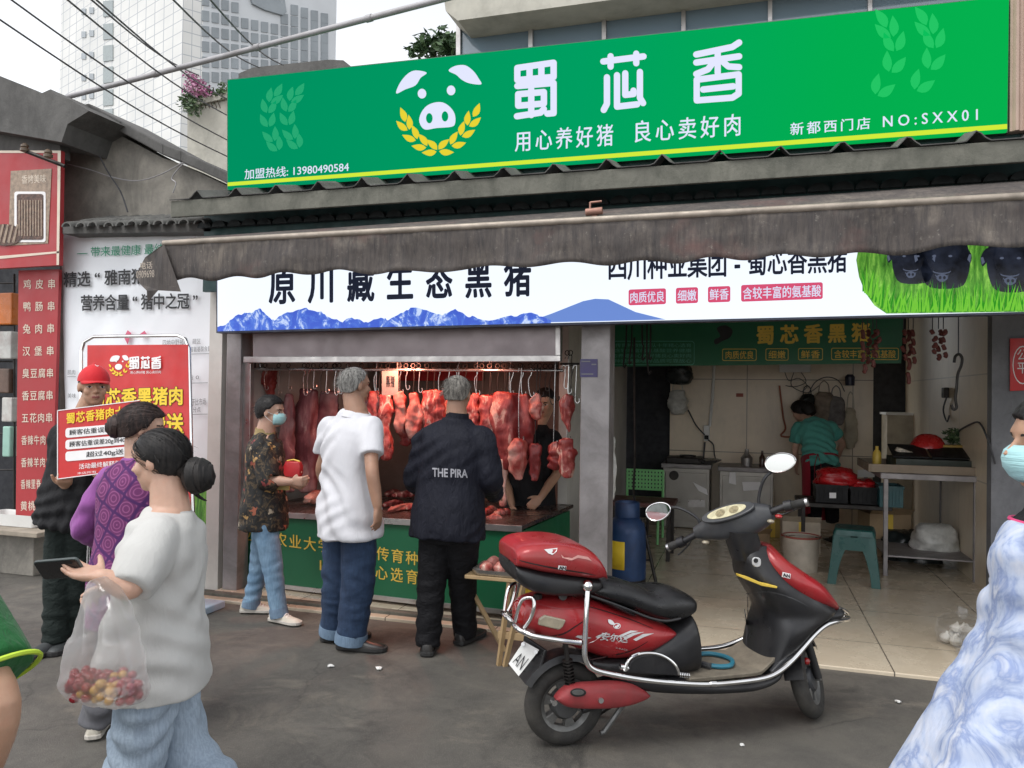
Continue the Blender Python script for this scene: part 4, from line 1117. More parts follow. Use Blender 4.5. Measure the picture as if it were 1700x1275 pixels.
for k, x in enumerate((936, 942, 949, 955)):
 xx = P(x, 600, 5.36)[0]
 t = hook(xx, 5.36, P(x, 610, 5.36)[2], P(x, 640 + 8 * k, 5.36)[2], 'thin dark hook in the cluster beside the grey middle post', False, 'hooks clustered at the middle post')
hb = MB().tube([P(930, 604, 5.36), P(962, 604, 5.36)], .008, 8).build('hook_bar', M['iron']); tag(hb, 'short dark bar holding the hook cluster at the middle post', 'bar')
def on_counter(px, py): return G(px, py, zt + .003)
pieces = [((508, 838), (540, 830), .045, .05, 'fat', 'round pink pork joint on the counter left of white shirted man', 0),
          ((636, 842), (668, 838), .022, .022, 'lean', 'red pork strip on the counter nearest the white sleeve', 0), ((645, 852), (690, 843), .025, .026, 'fat', 'pale pork strip at the front edge of the counter', 0),
          ((650, 832), (696, 828), .024, .03, 'rib', 'red rib strip at the back of the counter heap', .02), ((672, 846), (700, 850), .02, .024, 'rib', 'short pork strip touching the dark jacket on the counter', 0),
          ((802, 858), (822, 852), .03, .035, 'fat', 'crumpled pale fat on the counter right of the dark jacket', 0), ((820, 862), (844, 856), .03, .035, 'fat', 'second crumpled pale fat piece near the counter corner', 0),
          ((808, 864), (834, 866), .022, .022, 'fat', 'small fat scrap in front of the crumpled fat on counter', 0), ((640, 826), (662, 822), .03, .03, 'lean', 'dark red chunk behind the strips on the counter', 0)]
for k, (a, b_, w_, h_, kd, lab, dz) in enumerate(pieces):
 p, q = on_counter(*a), on_counter(*b_)
 mid = (p + q) / 2 + np.array([0, 0, .004])
 up_ = np.array([0, 0, h_ * .8 + dz])
 mb = blob_strip([p + up_, mid + up_ * 1.1, q + up_], [w_ * .5, w_, w_ * 1.1, w_ * .6], [h_ * .6, h_, h_, h_ * .6], 20 + k * 2.3, .5, 14, 12)
 o = mb.build('cut_meat', MT[kd], None, True, ang=180); subdiv(o, 1, .03, .03); tag(o, lab, 'meat', 'pork pieces on the counter')
a = on_counter(684, 822)
scl = thing('counter_scale', 'black counter scale with steel pan at the back of counter', 'scale', a)
mb = MB(); mb.box(a[0] - .13, a[0] + .13, a[1] + .2, a[1] + .42, a[2], a[2] + .07); mb.build('body', M['black'], scl, False, bev=.01)
mb = MB(); mb.box(a[0] - .15, a[0] + .15, a[1] + .17, a[1] + .45, a[2] + .075, a[2] + .087); mb.build('pan', M['steel'], scl, False, bev=.004)
a = on_counter(860, 846)
t = MB().box(a[0] - .18, a[0] + .2, a[1] + .15, a[1] + .42, a[2], a[2] + .06).build('chopping_board', simple('dark_chopping_board', (.035, .03, .028), .6), None, False, bev=.01); tag(t, 'thick dark chopping board before the butcher on the counter', 'board')
cdp = YP(5.48)
cd_ = slab('price_card', [(634, 616), (661, 615), (661, 656), (634, 657)], cdp, .004, simple('grey_price_card', (.22, .21, .20), .5)); tag(cd_, 'grey price card hanging from the rail among the bright cuts', 'card')
lettering('黑猪', (641, 624, 642, 655, 624, 642), cdp, M['ink'], cd_, .02)
rb = slab('red_strip_banner', [(655, 612), (800, 612), (800, 632), (655, 632)], YP(7.5), .01, M['red']); tag(rb, 'plain red strip banner on the wall behind the hanging pork', 'banner')
M['pale_panel'] = simple('pale_wall_panel', (.5, .49, .44), .5, var=.1)
b = NB('lamp_bulb_red'); b.color((1, .3, .25)); b.set(Emission_Color=(1, .25, .2), Emission_Strength=6); M['bulb'] = b.mat
for k, (px, pw) in enumerate(((655, 18), (790, 7))):
 c_ = P(px, 590, 5.33); c_[2] = rz0 + .11
 lp_ = thing('meat_lamp', ('red glowing pendant lamp over the brightest pork cuts', 'red pendant lamp over the right group of pork cuts')[k], 'lamp', c_)
 mb = MB(); mb.lathe([(.02, .10), (.03, .095), (.085, 0.0), (.082, 0.0), (.026, .09)], c_, (0, 0, 1), 20); mb.build('shade', M['iron'], lp_)
 mb = MB(); mb.ball(c_ + (0, 0, .03), .026); mb.build('bulb', M['bulb'], lp_)
 mb = MB(); mb.tube([c_ + (0, 0, .1), (c_[0], c_[1], 2.9)], .004, 6); mb.build('cord', M['wire'], lp_)
 L = bpy.data.lights.new('lamp_light', 'SPOT'); L.energy = pw; L.color = (1, .34, .22); L.shadow_soft_size = .04; L.spot_size = radians(165); L.spot_blend = .7
 lo = bpy.data.objects.new('lamp_light', L); C.objects.link(lo); lo.parent = lp_; lo.location = (0, 0, -.02)
 lo.rotation_euler = Vector((0, .35, -1)).to_track_quat('-Z', 'Y').to_euler()
# inside the open shop
def rect(xa, ya, xb, yb, Y):
 a, b_ = P(xa, yb, Y), P(xb, ya, Y)
 return a[0], b_[0], a[2], b_[2]
IB = YP(8.0)
ib = thing('inner_banner', 'green banner with gold lettering hanging across the shop interior', 'banner', IB(1200, 570))
slab('sheet', [(925, 528), (1500, 522), (1496, 603), (925, 610)], IB, .01, M['greenpanel'], ib)
lettering('蜀芯香黑猪', (1256, 541, 572, 1444, 536, 567), IB, M['gold'], ib, .04, .78)
for (xa, xb, t) in ((1199, 1256, '肉质优良'), (1271, 1309, '细嫩'), (1325, 1366, '鲜香'), (1380, 1492, '含较丰富的氨基酸')):
 y0_ = 579 - (xa - 1199) * .008
 o_ = rrect(xa, y0_, xb, y0_ + 20, 3); i_ = rrect(xa + 1, y0_ + 1, xb - 1, y0_ + 19, 2.5)
 n_ = len(o_)
 mb = MB(); mb.add([IB(x, y, .003) for x, y in o_ + i_], [(k, (k + 1) % n_, n_ + (k + 1) % n_, n_ + k) for k in range(n_)]); mb.build('frame_line', M['gold'], ib, False)
 lettering(t, (xa + 5, y0_ + 3.5, y0_ + 17, xb - 5, y0_ + 3.5, y0_ + 17), IB, M['gold'], ib, .012, .95)
o_ = rrect(930, 566, 1153, 606, 5); i_ = rrect(931, 567, 1152, 605, 4.5); n_ = len(o_)
M['ink_teal'] = simple('pale_teal_ink', (.10, .38, .27), .6, bump=0)
mb = MB(); mb.add([IB(x, y, .003) for x, y in o_ + i_], [(k, (k + 1) % n_, n_ + (k + 1) % n_, n_ + k) for k in range(n_)]); mb.build('frame_line', M['ink_teal'], ib, False)
lines = ['四川农业大学动物遗传育种教授团队十年精心选育', '肉质优良细嫩鲜香含较丰富的氨基酸营养健康', '选用原生态黑猪生态养殖用心养好猪良心卖好肉', '四川种业集团优质种猪健康喂养品质可靠放心']
mb = MB()
for k, t in enumerate(lines): text_mesh(mb, t, (934, 570 + k * 8.6, 576.5 + k * 8.6, 1148, 570 + k * 8.6, 576.5 + k * 8.6), IB, 0, .95)
mk('lettering', mb.v, mb.f, M['ink_teal'], ib, False, None, root_loc(ib))
flat('pig_leg_print', [curve_poly([(1190, 545), (1204, 540), (1216, 548), (1212, 560), (1200, 566), (1188, 572), (1186, 564), (1196, 558)], 3)], IB, M['ink'], ib)
def table(name, label, xa, xb, ytop, Y, dep, mat, leg_mat, ybot=None, shelf=None, th=.04, legr=.018, cat='table'):
 x0, x1, _, z1 = rect(xa, ytop, xb, ytop, Y)
 t = thing(name, label, cat, ((x0 + x1) / 2, Y + dep / 2, .022))
 MB().box(x0, x1, Y, Y + dep, z1 - th, z1).build('table_top', mat, t, False, bev=.006)
 for x in (x0 + .05, x1 - .05):
  for y in (Y + .05, Y + dep - .05):
   MB().box(x - legr, x + legr, y - legr, y + legr, .022, z1 - th).build('leg', leg_mat, t, False, bev=.003)
 if shelf: MB().box(x0 + .05, x1 - .05, Y + .06, Y + dep - .06, shelf - .015, shelf).build('shelf', leg_mat, t, False, bev=.003)
 return t, (x0, x1, z1)
M['steel_cab'] = simple('dull_cabinet_steel', (.34, .32, .29), .42, .55, var=.1, vs_=3, dirt=(.2, .17, .14), dirt_amt=.25)
M['sausage'] = simple('dried_sausage', (.15, .035, .028), .45, var=.4, vs_=50)
def cabinet(xa, xb, ya, label, handle):
 Y = 9.32
 x0, x1, z0, z1 = rect(xa, ya, xb, 870, Y); z0 = .03
 t = thing('steel_cabinet', label, 'cabinet', ((x0 + x1) / 2, Y + .3, 0), 0)
 MB().box(x0, x1, Y, 9.88, z0, z1 - .05).build('body', M['steel_cab'], t, False, bev=.006)
 MB().box(x0 - .02, x1 + .02, Y - .03, 9.89, z1 - .048, z1).build('worktop', M['alu_dull'], t, False, bev=.004)
 xm = x0 + (x1 - x0) * .55
 for (u0, u1) in ((x0 + .03, x1 - .03),):
  MB().box(u0, u1, Y - .014, Y - .002, z0 + .08, z1 - .1).build('door', M['steel_cab'], t, False, bev=.004)
 return t, x0, x1, z1
M['steel_dim'] = M['steel']
c1, ax0, ax1, az = cabinet(1100, 1178, 772, 'steel cabinet with round dark dial under the gas stove', 0)
mb = MB(); q = P(1119, 789, 9.3); mb.cyl(q + (0, .0, 0), q + (0, -.03, 0), .055, n=20); mb.build('dial', M['iron'], c1)
slab('paper_sheet', [(1150, 800), (1173, 812), (1175, 822), (1160, 815)], YP(9.29), .003, M['ink_white'], c1)
slab('panel_plate', [(1142, 830), (1170, 830), (1170, 842), (1142, 842)], YP(9.298), .004, M['alu'], c1)
c2, bx0, bx1, bz = cabinet(1194, 1284, 778, 'steel cabinet with faded white stickers beside the woman', 0)
slab('sticker', [(1232, 800), (1262, 800), (1265, 813), (1234, 815)], YP(9.29), .003, M['ink_white'], c2)
slab('sticker', [(1211, 784), (1221, 784), (1222, 805), (1210, 802)], YP(9.29), .003, M['ink_white'], c2)
st = thing('gas_stove', 'small dark gas stove on the left steel cabinet', 'stove', ((ax0 + ax1) / 2, 9.5, az))
MB().box(ax0 + .03, ax1 - .1, 9.36, 9.75, az, az + .07).build('body', M['iron'], st, False, bev=.01)
mb = MB(); mb.lathe([(.10, 0), (.10, .02), (.075, .02), (.07, .005)], ((ax0 + ax1) / 2, 9.55, az + .07), n=20); mb.build('burner', M['iron'], st)
mb = MB(); c_ = np.array([ax1 - .05, 9.5, az + .005]); mb.lathe([(.10, 0), (.17, .035), (.18, .05), (.172, .05), (.1, .01)], c_, n=24); t = mb.build('shallow_pan', M['steel']); tag(t, 'shallow steel pan beside the gas stove on the cabinet', 'pan')
mb = MB(); c_ = np.array([bx0 + .3, 9.55, bz]); mb.lathe([(.06, 0), (.07, .1), (.03, .14), (.02, .2), (.0, .2)], c_, n=16); t = mb.build('clear_bottle', M['alu']); tag(t, 'pale bottle standing on the stickered steel cabinet', 'bottle')
mb = MB(); c_ = np.array([bx1 - .12, 9.5, bz]); mb.lathe([(.03, 0), (.032, .11), (.012, .15), (.012, .19), (0, .19)], c_, n=14); t = mb.build('sauce_bottle', simple('dark_sauce', (.05, .02, .012), .2)); tag(t, 'small dark sauce bottle at right end of the stickered cabinet', 'bottle')
mb = MB(); mb.tube([P(1186, 600, 9.87), P(1183, 660, 9.87), P(1178, 708, 9.87)], .018, 8); t = mb.build('wall_conduit', M['white']); tag(t, 'white conduit running down the tiled wall to the socket', 'pipe')
sk_ = thing('wall_socket', 'double white wall socket with black plug above the cabinets', 'socket', P(1172, 722, 9.88))
slab('plate', [(1168, 706), (1178, 706), (1178, 732), (1168, 732)], YP(9.86), .04, M['white'], sk_, bev=.006)
mb = MB(); q = P(1173, 726, 9.85); mb.box(q[0] - .025, q[0] + .025, q[1] - .04, q[1], q[2] - .025, q[2] + .025); mb.build('plug', M['black'], sk_, False, bev=.006)
for lab, pts in (('black cable curving from the plug to the stove', [(1175, 730), (1184, 738), (1186, 755), (1190, 768)]), ('thin cable slanting from the hanging bag to the socket', [(1142, 680), (1155, 705), (1170, 722)])):
 t = MB().tube(smooth_path([P(x, y, 9.83) for x, y in pts], 5), .009, 6).build('power_cable', M['wire']); tag(t, lab, 'cable')
t = MB().tube([P(1170, 734, 9.85), P(1167, 770, 9.85)], .012, 8).build('wall_hose', M['wire']); tag(t, 'short dark hose dropping from the socket to cabinet top', 'hose')
t = slab('wall_plate', [(1222, 653), (1234, 653), (1234, 659), (1222, 659)], YP(9.885), .01, simple('rust_plate', (.30, .06, .03), .5)); tag(t, 'tiny rust red plate on the tiled back wall', 'plate')
def bag(name, label, cx, ytop, ybot, wpx, Y, dep, mat, seed, handles=True, cat='bag', amp=.3):
 top, bot = P(cx, ytop, Y), P(cx, ybot, Y); dist = np.dot(top - CP, FW); hw = wpx / 2 * dist / FPX
 t = thing(name, label, cat, (top[0], Y, bot[2]))
 h = top[2] - bot[2]
 mb = blob_strip([top - (0, 0, h * .28), (top + bot) / 2 - (0, 0, h * .1), bot], [hw * .55, hw * .85, hw, hw * .95, hw * .6], [dep * .4, dep * .9, dep, dep, dep * .6], seed, amp, 18, 14)
 o = mb.build('body', mat, t, True, ang=180); subdiv(o, 1, .04, .06)
 if handles:
  for s in (-1, 1):
   MB().tube(smooth_path([top + (s * hw * .5, 0, -h * .35), top + (s * hw * .38, -.01, -h * .1), top + (0, 0, 0)], 5), .006, 6, flat=.5).build('handle', mat, t)
 return t
M['bagwhite'] = simple('crinkled_white_bag', (.50, .50, .47), .35, var=.25, vs_=16, bump=.6, bs=25)
M['bagblack'] = simple('black_bag', (.014, .02, .02), .35, var=.4, bump=.5, bs=20)
bag('plastic_bag', 'white crinkled plastic bag hanging on the tiled wall above the chair', 1125, 632, 688, 34, 9.7, .09, M['bagwhite'], 2)
bag('plastic_bag', 'black bag bulging just under the green inner banner', 1128, 590, 638, 44, 9.5, .12, M['bagblack'], 5, False)
M['totebrown'] = simple('faded_brown_tote', (.24, .19, .15), .8, var=.35, vs_=14); M['totegrey'] = simple('grey_tote', (.17, .155, .15), .8, var=.35, vs_=12)
bag('tote_bag', 'brown tote bag hanging behind the teal shirted woman', 1368, 632, 700, 34, 9.72, .08, M['totebrown'], 8)
bag('tote_bag', 'grey tote bag with pale print hanging right of the brown tote', 1388, 640, 706, 30, 9.7, .08, M['totegrey'], 11)
bag('tote_bag', 'long pale apron like cloth bag hanging at the far right of the back wall', 1412, 650, 745, 22, 9.72, .05, simple('cream_cloth', (.42, .37, .28), .9), 13)
bag('plastic_bag', 'crumpled dark bag hanging left of the brown tote', 1340, 640, 690, 26, 9.74, .07, M['bagblack'], 17)
fb = thing('fuse_box', 'white fuse box with dangling cables below the inner banner', 'box', P(1320, 612, 9.8))
slab('case', [(1294, 600), (1346, 600), (1346, 618), (1294, 618)], YP(9.8), .09, M['white'], fb, bev=.008)
for k, pts in enumerate(([(1303, 618), (1310, 632), (1326, 628), (1340, 640), (1332, 650)], [(1330, 618), (1338, 634), (1320, 642), (1304, 640)], [(1318, 618), (1314, 640), (1340, 652), (1360, 640)])):
 MB().tube(smooth_path([P(x, y, 9.82) for x, y in pts], 5), .005, 6).build('cable', M['wire'], fb)
t = MB().tube(smooth_path([P(x, y, 9.84) for x, y in [(1294, 640), (1300, 690), (1304, 712), (1297, 724), (1330, 726)]], 4), .011, 6).build('orange_hose', simple('orange_hose', (.35, .10, .04), .5)); tag(t, 'orange hose running down the wall left of the woman', 'hose')
t = MB().tube(smooth_path([P(x, y, 9.8) for x, y in [(1340, 660), (1352, 636), (1372, 626), (1392, 632), (1402, 650)]], 5), .006, 6).build('cable_loop', M['wire']); tag(t, 'thick dark cable arching over the hanging totes', 'cable')
mb = MB(); mb.lathe([(.05, 0), (.055, .1), (.03, .13), (0, .13)], P(1411, 640, 9.7), n=14); t = mb.build('navy_cap', simple('navy_plastic', (.015, .02, .05), .4)); tag(t, 'small navy cap shaped thing on the back wall above the totes', 'cap')
ch = thing('green_chair', 'light green chair with perforated plastic back beside dark doorway', 'chair', G(1075, 912, .022))
CY = 8.55
M['lime'] = simple('light_green_plastic', (.20, .52, .20), .4, var=.08)
x0, x1, z0, z1 = rect(1041, 782, 1101, 818, CY)
mb = MB(); nx, nz = 11, 5
for i in range(nx + 1):
 xx = x0 + (x1 - x0) * i / nx; mb.box(xx - .011, xx + .011, CY, CY + .018, z0 + .05, z1)
for j in range(nz + 1):
 zz_ = z0 + .05 + (z1 - z0 - .05) * j / nz; mb.box(x0 - .011, x1 + .011, CY + .003, CY + .015, zz_ - .011, zz_ + .011)
mb.build('backrest', M['lime'], ch, False, bev=.003)
for xx in (x0 + .0, x1): MB().tube([(xx, CY + .02, .03), (xx, CY + .01, z0), (xx, CY + .01, z1 - .03)], .014, 8).build('leg', M['lime'], ch)
for xx in (x0 + .01, x1 - .01): MB().tube([(xx, CY - .40, .03), (xx, CY - .36, .46)], .014, 8).build('leg', M['lime'], ch)
MB().box(x0, x1, CY - .42, CY + .01, .45, .475).build('seat', M['lime'], ch, False, bev=.01)
gc = thing('gas_cylinder', 'blue gas cylinder with yellow label behind the grey middle post', 'cylinder', G(1040, 966, .022))
g_ = np.array([*G(1040, 966, .022)])
M['blue'] = simple('worn_blue_paint', (.020, .055, .15), .45, .2, var=.3, dirt=(.03, .03, .035), dirt_amt=.6)
MB().lathe([(.12, 0), (.155, .02), (.16, .07), (.16, .42), (.145, .5), (.09, .555), (.04, .57), (.035, .60)], g_, n=32).build('body', M['blue'], gc)
mb = MB(); mb.lathe([(.155, 0), (.16, 0), (.16, .04), (.155, .04)], g_ + (0, 0, -.0), n=32); mb.build('foot_ring', M['iron'], gc)
mb = MB(); mb.lathe([(.095, .54), (.105, .55), (.105, .66), (.098, .67), (.092, .66), (.092, .55)], g_, n=28); mb.build('collar', M['blue'], gc)
mb = MB(); mb.cyl(g_ + (0, 0, .59), g_ + (0, 0, .65), .022, n=10); mb.cyl(g_ + (-.05, 0, .63), g_ + (.05, 0, .63), .012, n=8); mb.build('valve', M['alu'], gc)
mb = MB(); R0 = []
for zz_ in (.13, .36): R0.append([g_ + (.1615 * cos(a), .1615 * sin(a), zz_) for a in np.radians(np.linspace(-138, -88, 8))])
mb.add(R0[0] + R0[1], [(i, i + 1, 8 + i + 1, 8 + i) for i in range(7)]); o = mb.build('label', M['yellow'], gc); o.modifiers.new('thick', 'SOLIDIFY').thickness = .002
pt, (px0, px1, pz) = table('prep_table', 'low dark red prep table behind the gas cylinder', 1008, 1118, 838, 7.35, .5, simple('dark_red_board', (.10, .04, .035), .5), M['iron'])
for k, (xa, ya, xb, yb) in enumerate(((1030, 838, 1060, 832), (1042, 844, 1078, 840))):
 a, b_ = G(xa, ya, pz + .008), G(xb, yb, pz + .008)
 kn = thing('cleaver', ('long knife lying on the dark red prep table', 'second knife nearer the edge of the prep table')[k], 'knife', a)
 d_ = nrm(b_ - a); s_ = np.cross(d_, (0, 0, 1))
 MB().prism([a, a + d_ * .17, a + d_ * .18 + s_ * .02, a + s_ * .035], (0, 0, .003)).build('blade', M['steel'], kn, False)
 MB().tube([a - d_ * .10 + s_ * .012, a + s_ * .015], .011, 8, flat=.7).build('handle', M['iron'], kn)
tr_ = thing('black_trestle', 'black folding steel trestle standing beside gas cylinder', 'trestle', G(1078, 968, .022))
mb = MB()
for dx in (0, .0):
 pass
Yt = G(1085, 970, .022)[1]
for (xa, ya, xb, yb) in ((1066, 862, 1090, 972), (1078, 845, 1064, 968)): mb.tube([P(xa, ya, Yt), P(xb, yb, Yt + (.25 if xb < xa else 0))], .014, 8)
for y in (890, 930): mb.tube([P(1067, y, Yt + .02), P(1082, y, Yt + .02)], .010, 8)
mb.build('frame', M['iron'], tr_)
t = MB().tube(smooth_path([P(x, y, 6.9) for x, y in [(1053, 560), (1053, 640), (1054, 760), (1052, 820), (1062, 870)]], 4), .010, 6).build('hanging_rod', M['iron']); tag(t, 'thin dark rod hanging in front of the dark doorway', 'rod')
tw_ = bag('white_cloth', 'white cloth hanging against the back of the grey middle post', 1016, 680, 830, 14, 5.5, .03, M['bagwhite'], 21, False, 'cloth')
lt_, (lx0, lx1, lz) = table('long_table', 'long dark table carrying black crates in mid shop', 1325, 1482, 842, 7.9, .6, M['iron'], M['iron'])
def crate(xa, xb, ya, yb, Y, dep, mat, label):
 x0, x1, z0, z1 = rect(xa, ya, xb, yb, Y); z0 = lz + .003
 t = thing('plastic_crate', label, 'crate', ((x0 + x1) / 2, Y + dep / 2, z0))
 mb = MB(); th = .015
 mb.box(x0, x1, Y, Y + th, z0, z1 - .02); mb.box(x0, x1, Y + dep - th, Y + dep, z0, z1 - .02); mb.box(x0, x0 + th, Y + th, Y + dep - th, z0, z1 - .02); mb.box(x1 - th, x1, Y + th, Y + dep - th, z0, z1 - .02); mb.box(x0 + th, x1 - th, Y + th, Y + dep - th, z0, z0 + th)
 mb.build('body', mat, t, False, bev=.004)
 mb = MB(); a = .008
 mb.box(x0 - a, x1 + a, Y - a, Y + .004, z1 - .03, z1); mb.box(x0 - a, x1 + a, Y + dep - .004, Y + dep + a, z1 - .03, z1); mb.box(x0 - a, x0 + .004, Y + .004, Y + dep - .004, z1 - .03, z1); mb.box(x1 - .004, x1 + a, Y + .004, Y + dep - .004, z1 - .03, z1)
 mb.build('rim', mat, t, False)
 mb = MB()
 for k in range(1, 7):
  xx = x0 + (x1 - x0) * k / 7; mb.box(xx - .006, xx + .006, Y - .007, Y - .001, z0 + .02, z1 - .035)
 mb.build('rib', mat, t, False)
 return t
k1 = crate(1354, 1408, 806, 840, 7.95, .35, M['black'], 'black plastic crate with a small white label under the red bag')
slab('label', [(1377, 818), (1388, 818), (1388, 827), (1377, 827)], YP(7.938), .003, M['ink_white'], k1)
crate(1412, 1462, 810, 840, 7.97, .35, M['black'], 'black plastic crate right of the red bag on the long table')
M['tealcrate'] = simple('dark_teal_plastic', (.012, .075, .085), .45, var=.2)
crate(1460, 1500, 808, 856, 7.85, .3, M['tealcrate'], 'dark teal crate at the right end of the long table')
M['redbag'] = simple('red_plastic_bag', (.42, .012, .016), .32, var=.25, vs_=14, bump=.6, bs=22)
bag('red_bag', 'bulging red plastic bag on top of the labelled black crate', 1386, 762, 812, 66, 8.1, .15, M['redbag'], 25, False)
bag('red_bag', 'smaller red packet heap on the right black crate', 1432, 788, 814, 44, 8.1, .12, M['redbag'], 27, False)
t = slab('white_board', [(1424, 780), (1452, 780), (1452, 792), (1424, 792)], YP(8.4), .02, M['white']); tag(t, 'white board edge showing behind the red packets', 'board')
M['teal'] = simple('teal_stool_plastic', (.010, .075, .066), .38, var=.12, dirt=(.03, .06, .055), dirt_amt=.4)
def stool():
 b0 = G(1423, 974, .022); h = .46; t = thing('plastic_stool', 'dark teal square plastic stool standing in the open shop', 'stool', b0)
 tw2, bw = .155, .205
 ang = radians(-8); R_ = np.array([[cos(ang), -sin(ang), 0], [sin(ang), cos(ang), 0], [0, 0, 1]])
 c_ = b0 + (0, .2, 0)
 def q(x, y, z): return c_ + R_ @ np.array([x, y, z])
 mb = MB(); 
 for z0_, z1_, w0_, w1_ in ((h - .05, h, tw2 + .012, tw2),):
  mb.rings([[q(x, y, z0_) for x, y in rrect(-w0_, -w0_, w0_, w0_, .03)], [q(x, y, z1_ - .01) for x, y in rrect(-w1_, -w1_, w1_, w1_, .03)], [q(x, y, z1_) for x, y in rrect(-w1_ + .012, -w1_ + .012, w1_ - .012, w1_ - .012, .025)]])
 mb.build('seat', M['teal'], t, ang=30)
 for sx in (-1, 1):
  for sy in (-1, 1):
   mb = MB(); R = []
   for k in range(5):
    tt = k / 4; w_ = tw2 + (bw - tw2) * tt; z = (h - .045) * (1 - tt); lw_ = .135 - .065 * min(1, tt * 1.6)
    a = (sx * w_, sy * w_); R.append([q(a[0], a[1], z), q(a[0] - sx * lw_, a[1], z), q(a[0] - sx * lw_, a[1] - sy * .014, z), q(a[0] - sx * .014, a[1] - sy * .014, z), q(a[0] - sx * .014, a[1] - sy * lw_, z), q(a[0], a[1] - sy * lw_, z)])
   mb.rings(R); mb.build('leg', M['teal'], t, False, bev=.003)
 mb = MB()
 w_ = tw2 + (bw - tw2) * .2
 for a in range(4):
  rt2 = np.array([[cos(a * pi / 2), -sin(a * pi / 2), 0], [sin(a * pi / 2), cos(a * pi / 2), 0], [0, 0, 1]])
  pts = [(-w_ + .05, -w_, h * .99 - .06), (w_ - .05, -w_, h - .06), (w_ - .05, -w_ - .008, h - .17), (-w_ + .05, -w_ - .008, h - .17)]
  mb.prism([q(*(rt2 @ np.array(p))) for p in pts], R_ @ (rt2 @ np.array([0, .012, 0])))
 mb.build('apron', M['teal'], t, False)
stool()
def bucket(px, py, r0, r1, h, mat, label, rim):
 b0 = G(px, py, .022) + (0, r0, 0); t = thing('bucket', label, 'bucket', b0)
 MB().lathe([(r0, 0), (r1, h), (r1 - .006, h), (r0 - .006, .01)], b0, n=32).build('body', mat, t)
 mb = MB(); mb.tube([b0 + (r1 * cos(a), r1 * sin(a), h - .01) for a in np.linspace(0, 2 * pi, 33)[:-1]], .009, 8, closed=True); mb.build('rim', rim, t)
 MB().tube([b0 + (r1 * cos(a), r1 * sin(a) * .9 - .02, h - .03 - .05 * sin(a + pi) * -1) for a in np.linspace(pi, 2 * pi, 16)], .004, 6).build('handle', M['steel'], t)
 return t
bucket(1331, 952, .14, .165, .32, simple('dirty_white_bucket', (.46, .41, .34), .5, dirt=(.2, .14, .09)), 'dirty white bucket with a rust red rim left of the teal stool', simple('rust_rim', (.28, .07, .05), .6))
M['card'] = simple('brown_cardboard', (.34, .24, .14), .8, var=.15)
def carton(x, y, w_, d_, h, rz, mat, label, flap=True):
 b0 = G(x, y, .022); t = thing('carton', label, 'box', b0, rz)
 mb = MB(False); mb.box(-w_ / 2, w_ / 2, 0, d_, 0, h); mb.build('body', mat, t, False, bev=.004)
 if flap:
  mb = MB(False); mb.prism([(-w_ / 2, .001, h + .001), (w_ / 2, .001, h + .001), (w_ / 2, -.07, h + .06), (-w_ / 2, -.07, h + .06)], (0, .004, .003)); mb.build('flap', mat, t, False)
  mb = MB(False); mb.box(-.025, .025, -.002, -.0005, 0, h); mb.build('tape', M['gold'], t, False)
carton(1330, 920, .36, .25, .32, .05, simple('pale_carton', (.48, .41, .32), .8), 'pale carton standing behind the dirty white bucket')
carton(1283, 892, .28, .3, .2, -.2, simple('ochre_carton', (.42, .30, .09), .8), 'ochre carton on the floor in front of the stickered cabinet')
carton(1478, 925, .40, .3, .42, .25, M['card'], 'brown cardboard carton between teal stool and steel table')
carton(1255, 905, .3, .2, .12, .3, M['card'], 'low flattened carton on the floor behind the scooter handlebar')
stb, (sx0, sx1, sz) = table('steel_table', 'steel table loaded with trays against the right wall', 1462, 1634, 792, 7.45, 1.3, M['alu_dull'], M['alu_dull'], shelf=.2, th=.05)
def on_t(x, Y, w_, d_, h0, h1): return MB().box(x - w_ / 2, x + w_ / 2, Y, Y + d_, sz + h0, sz + h1)
xm = lambda px, Y=7.6: P(px, 780, Y)[0]
M['wood'] = simple('raw_plank_wood', (.36, .25, .13), .6, var=.2, vs_=10); M['woodpale'] = simple('pale_wooden_tray', (.24, .19, .14), .7, var=.15)
t = thing('wooden_tray', 'wide pale wooden tray along the front edge of the steel table', 'tray', (xm(1545), 7.5, sz))
on_t(xm(1545), 7.5, 1.0, .7, .003, .02).build('base', M['woodpale'], t, False); 
mb = MB(); xx = xm(1545)
for (a, b_, c_, d_) in ((xx - .5, xx + .5, 7.48, 7.5), (xx - .5, xx + .5, 8.2, 8.22), (xx - .52, xx - .5, 7.48, 8.22), (xx + .5, xx + .52, 7.48, 8.22)): mb.box(a, b_, c_, d_, sz + .003, sz + .075)
mb.build('side', M['woodpale'], t, False, bev=.003)
t = on_t(xm(1560), 7.6, .7, .5, .02, .12).build('dark_tray', simple('dark_green_tray', (.02, .03, .02), .5)); tag(t, 'dark tray lying in the wooden tray on the steel table', 'tray')
tt_ = thing('black_pan', 'pair of black rectangular pans tilted on the dark tray', 'pan', (xm(1550), 7.7, sz + .12))
for s in (-1, 1):
 mb = MB(); x = xm(1548) + s * .16
 mb.hexa([(x - .15, 7.65, sz + .125), (x + .15, 7.65, sz + .125), (x + .15, 7.95, sz + .22), (x - .15, 7.95, sz + .22)], [(x - .15, 7.65, sz + .14), (x + .15, 7.65, sz + .14), (x + .15, 7.95, sz + .235), (x - .15, 7.95, sz + .235)]); mb.build('pan', M['black'], tt_, False, bev=.006)
mb = MB(); mb.lathe([(.05, 0), (.12, .04), (.145, .1), (.138, .1), (.11, .045)], (xm(1540, 8.1), 8.1, sz + .16), n=28); t = mb.build('red_bowl', simple('red_plastic', (.46, .02, .02), .25)); tag(t, 'upturned red bowl on top of the tray heap', 'bowl'); 
o = t; 
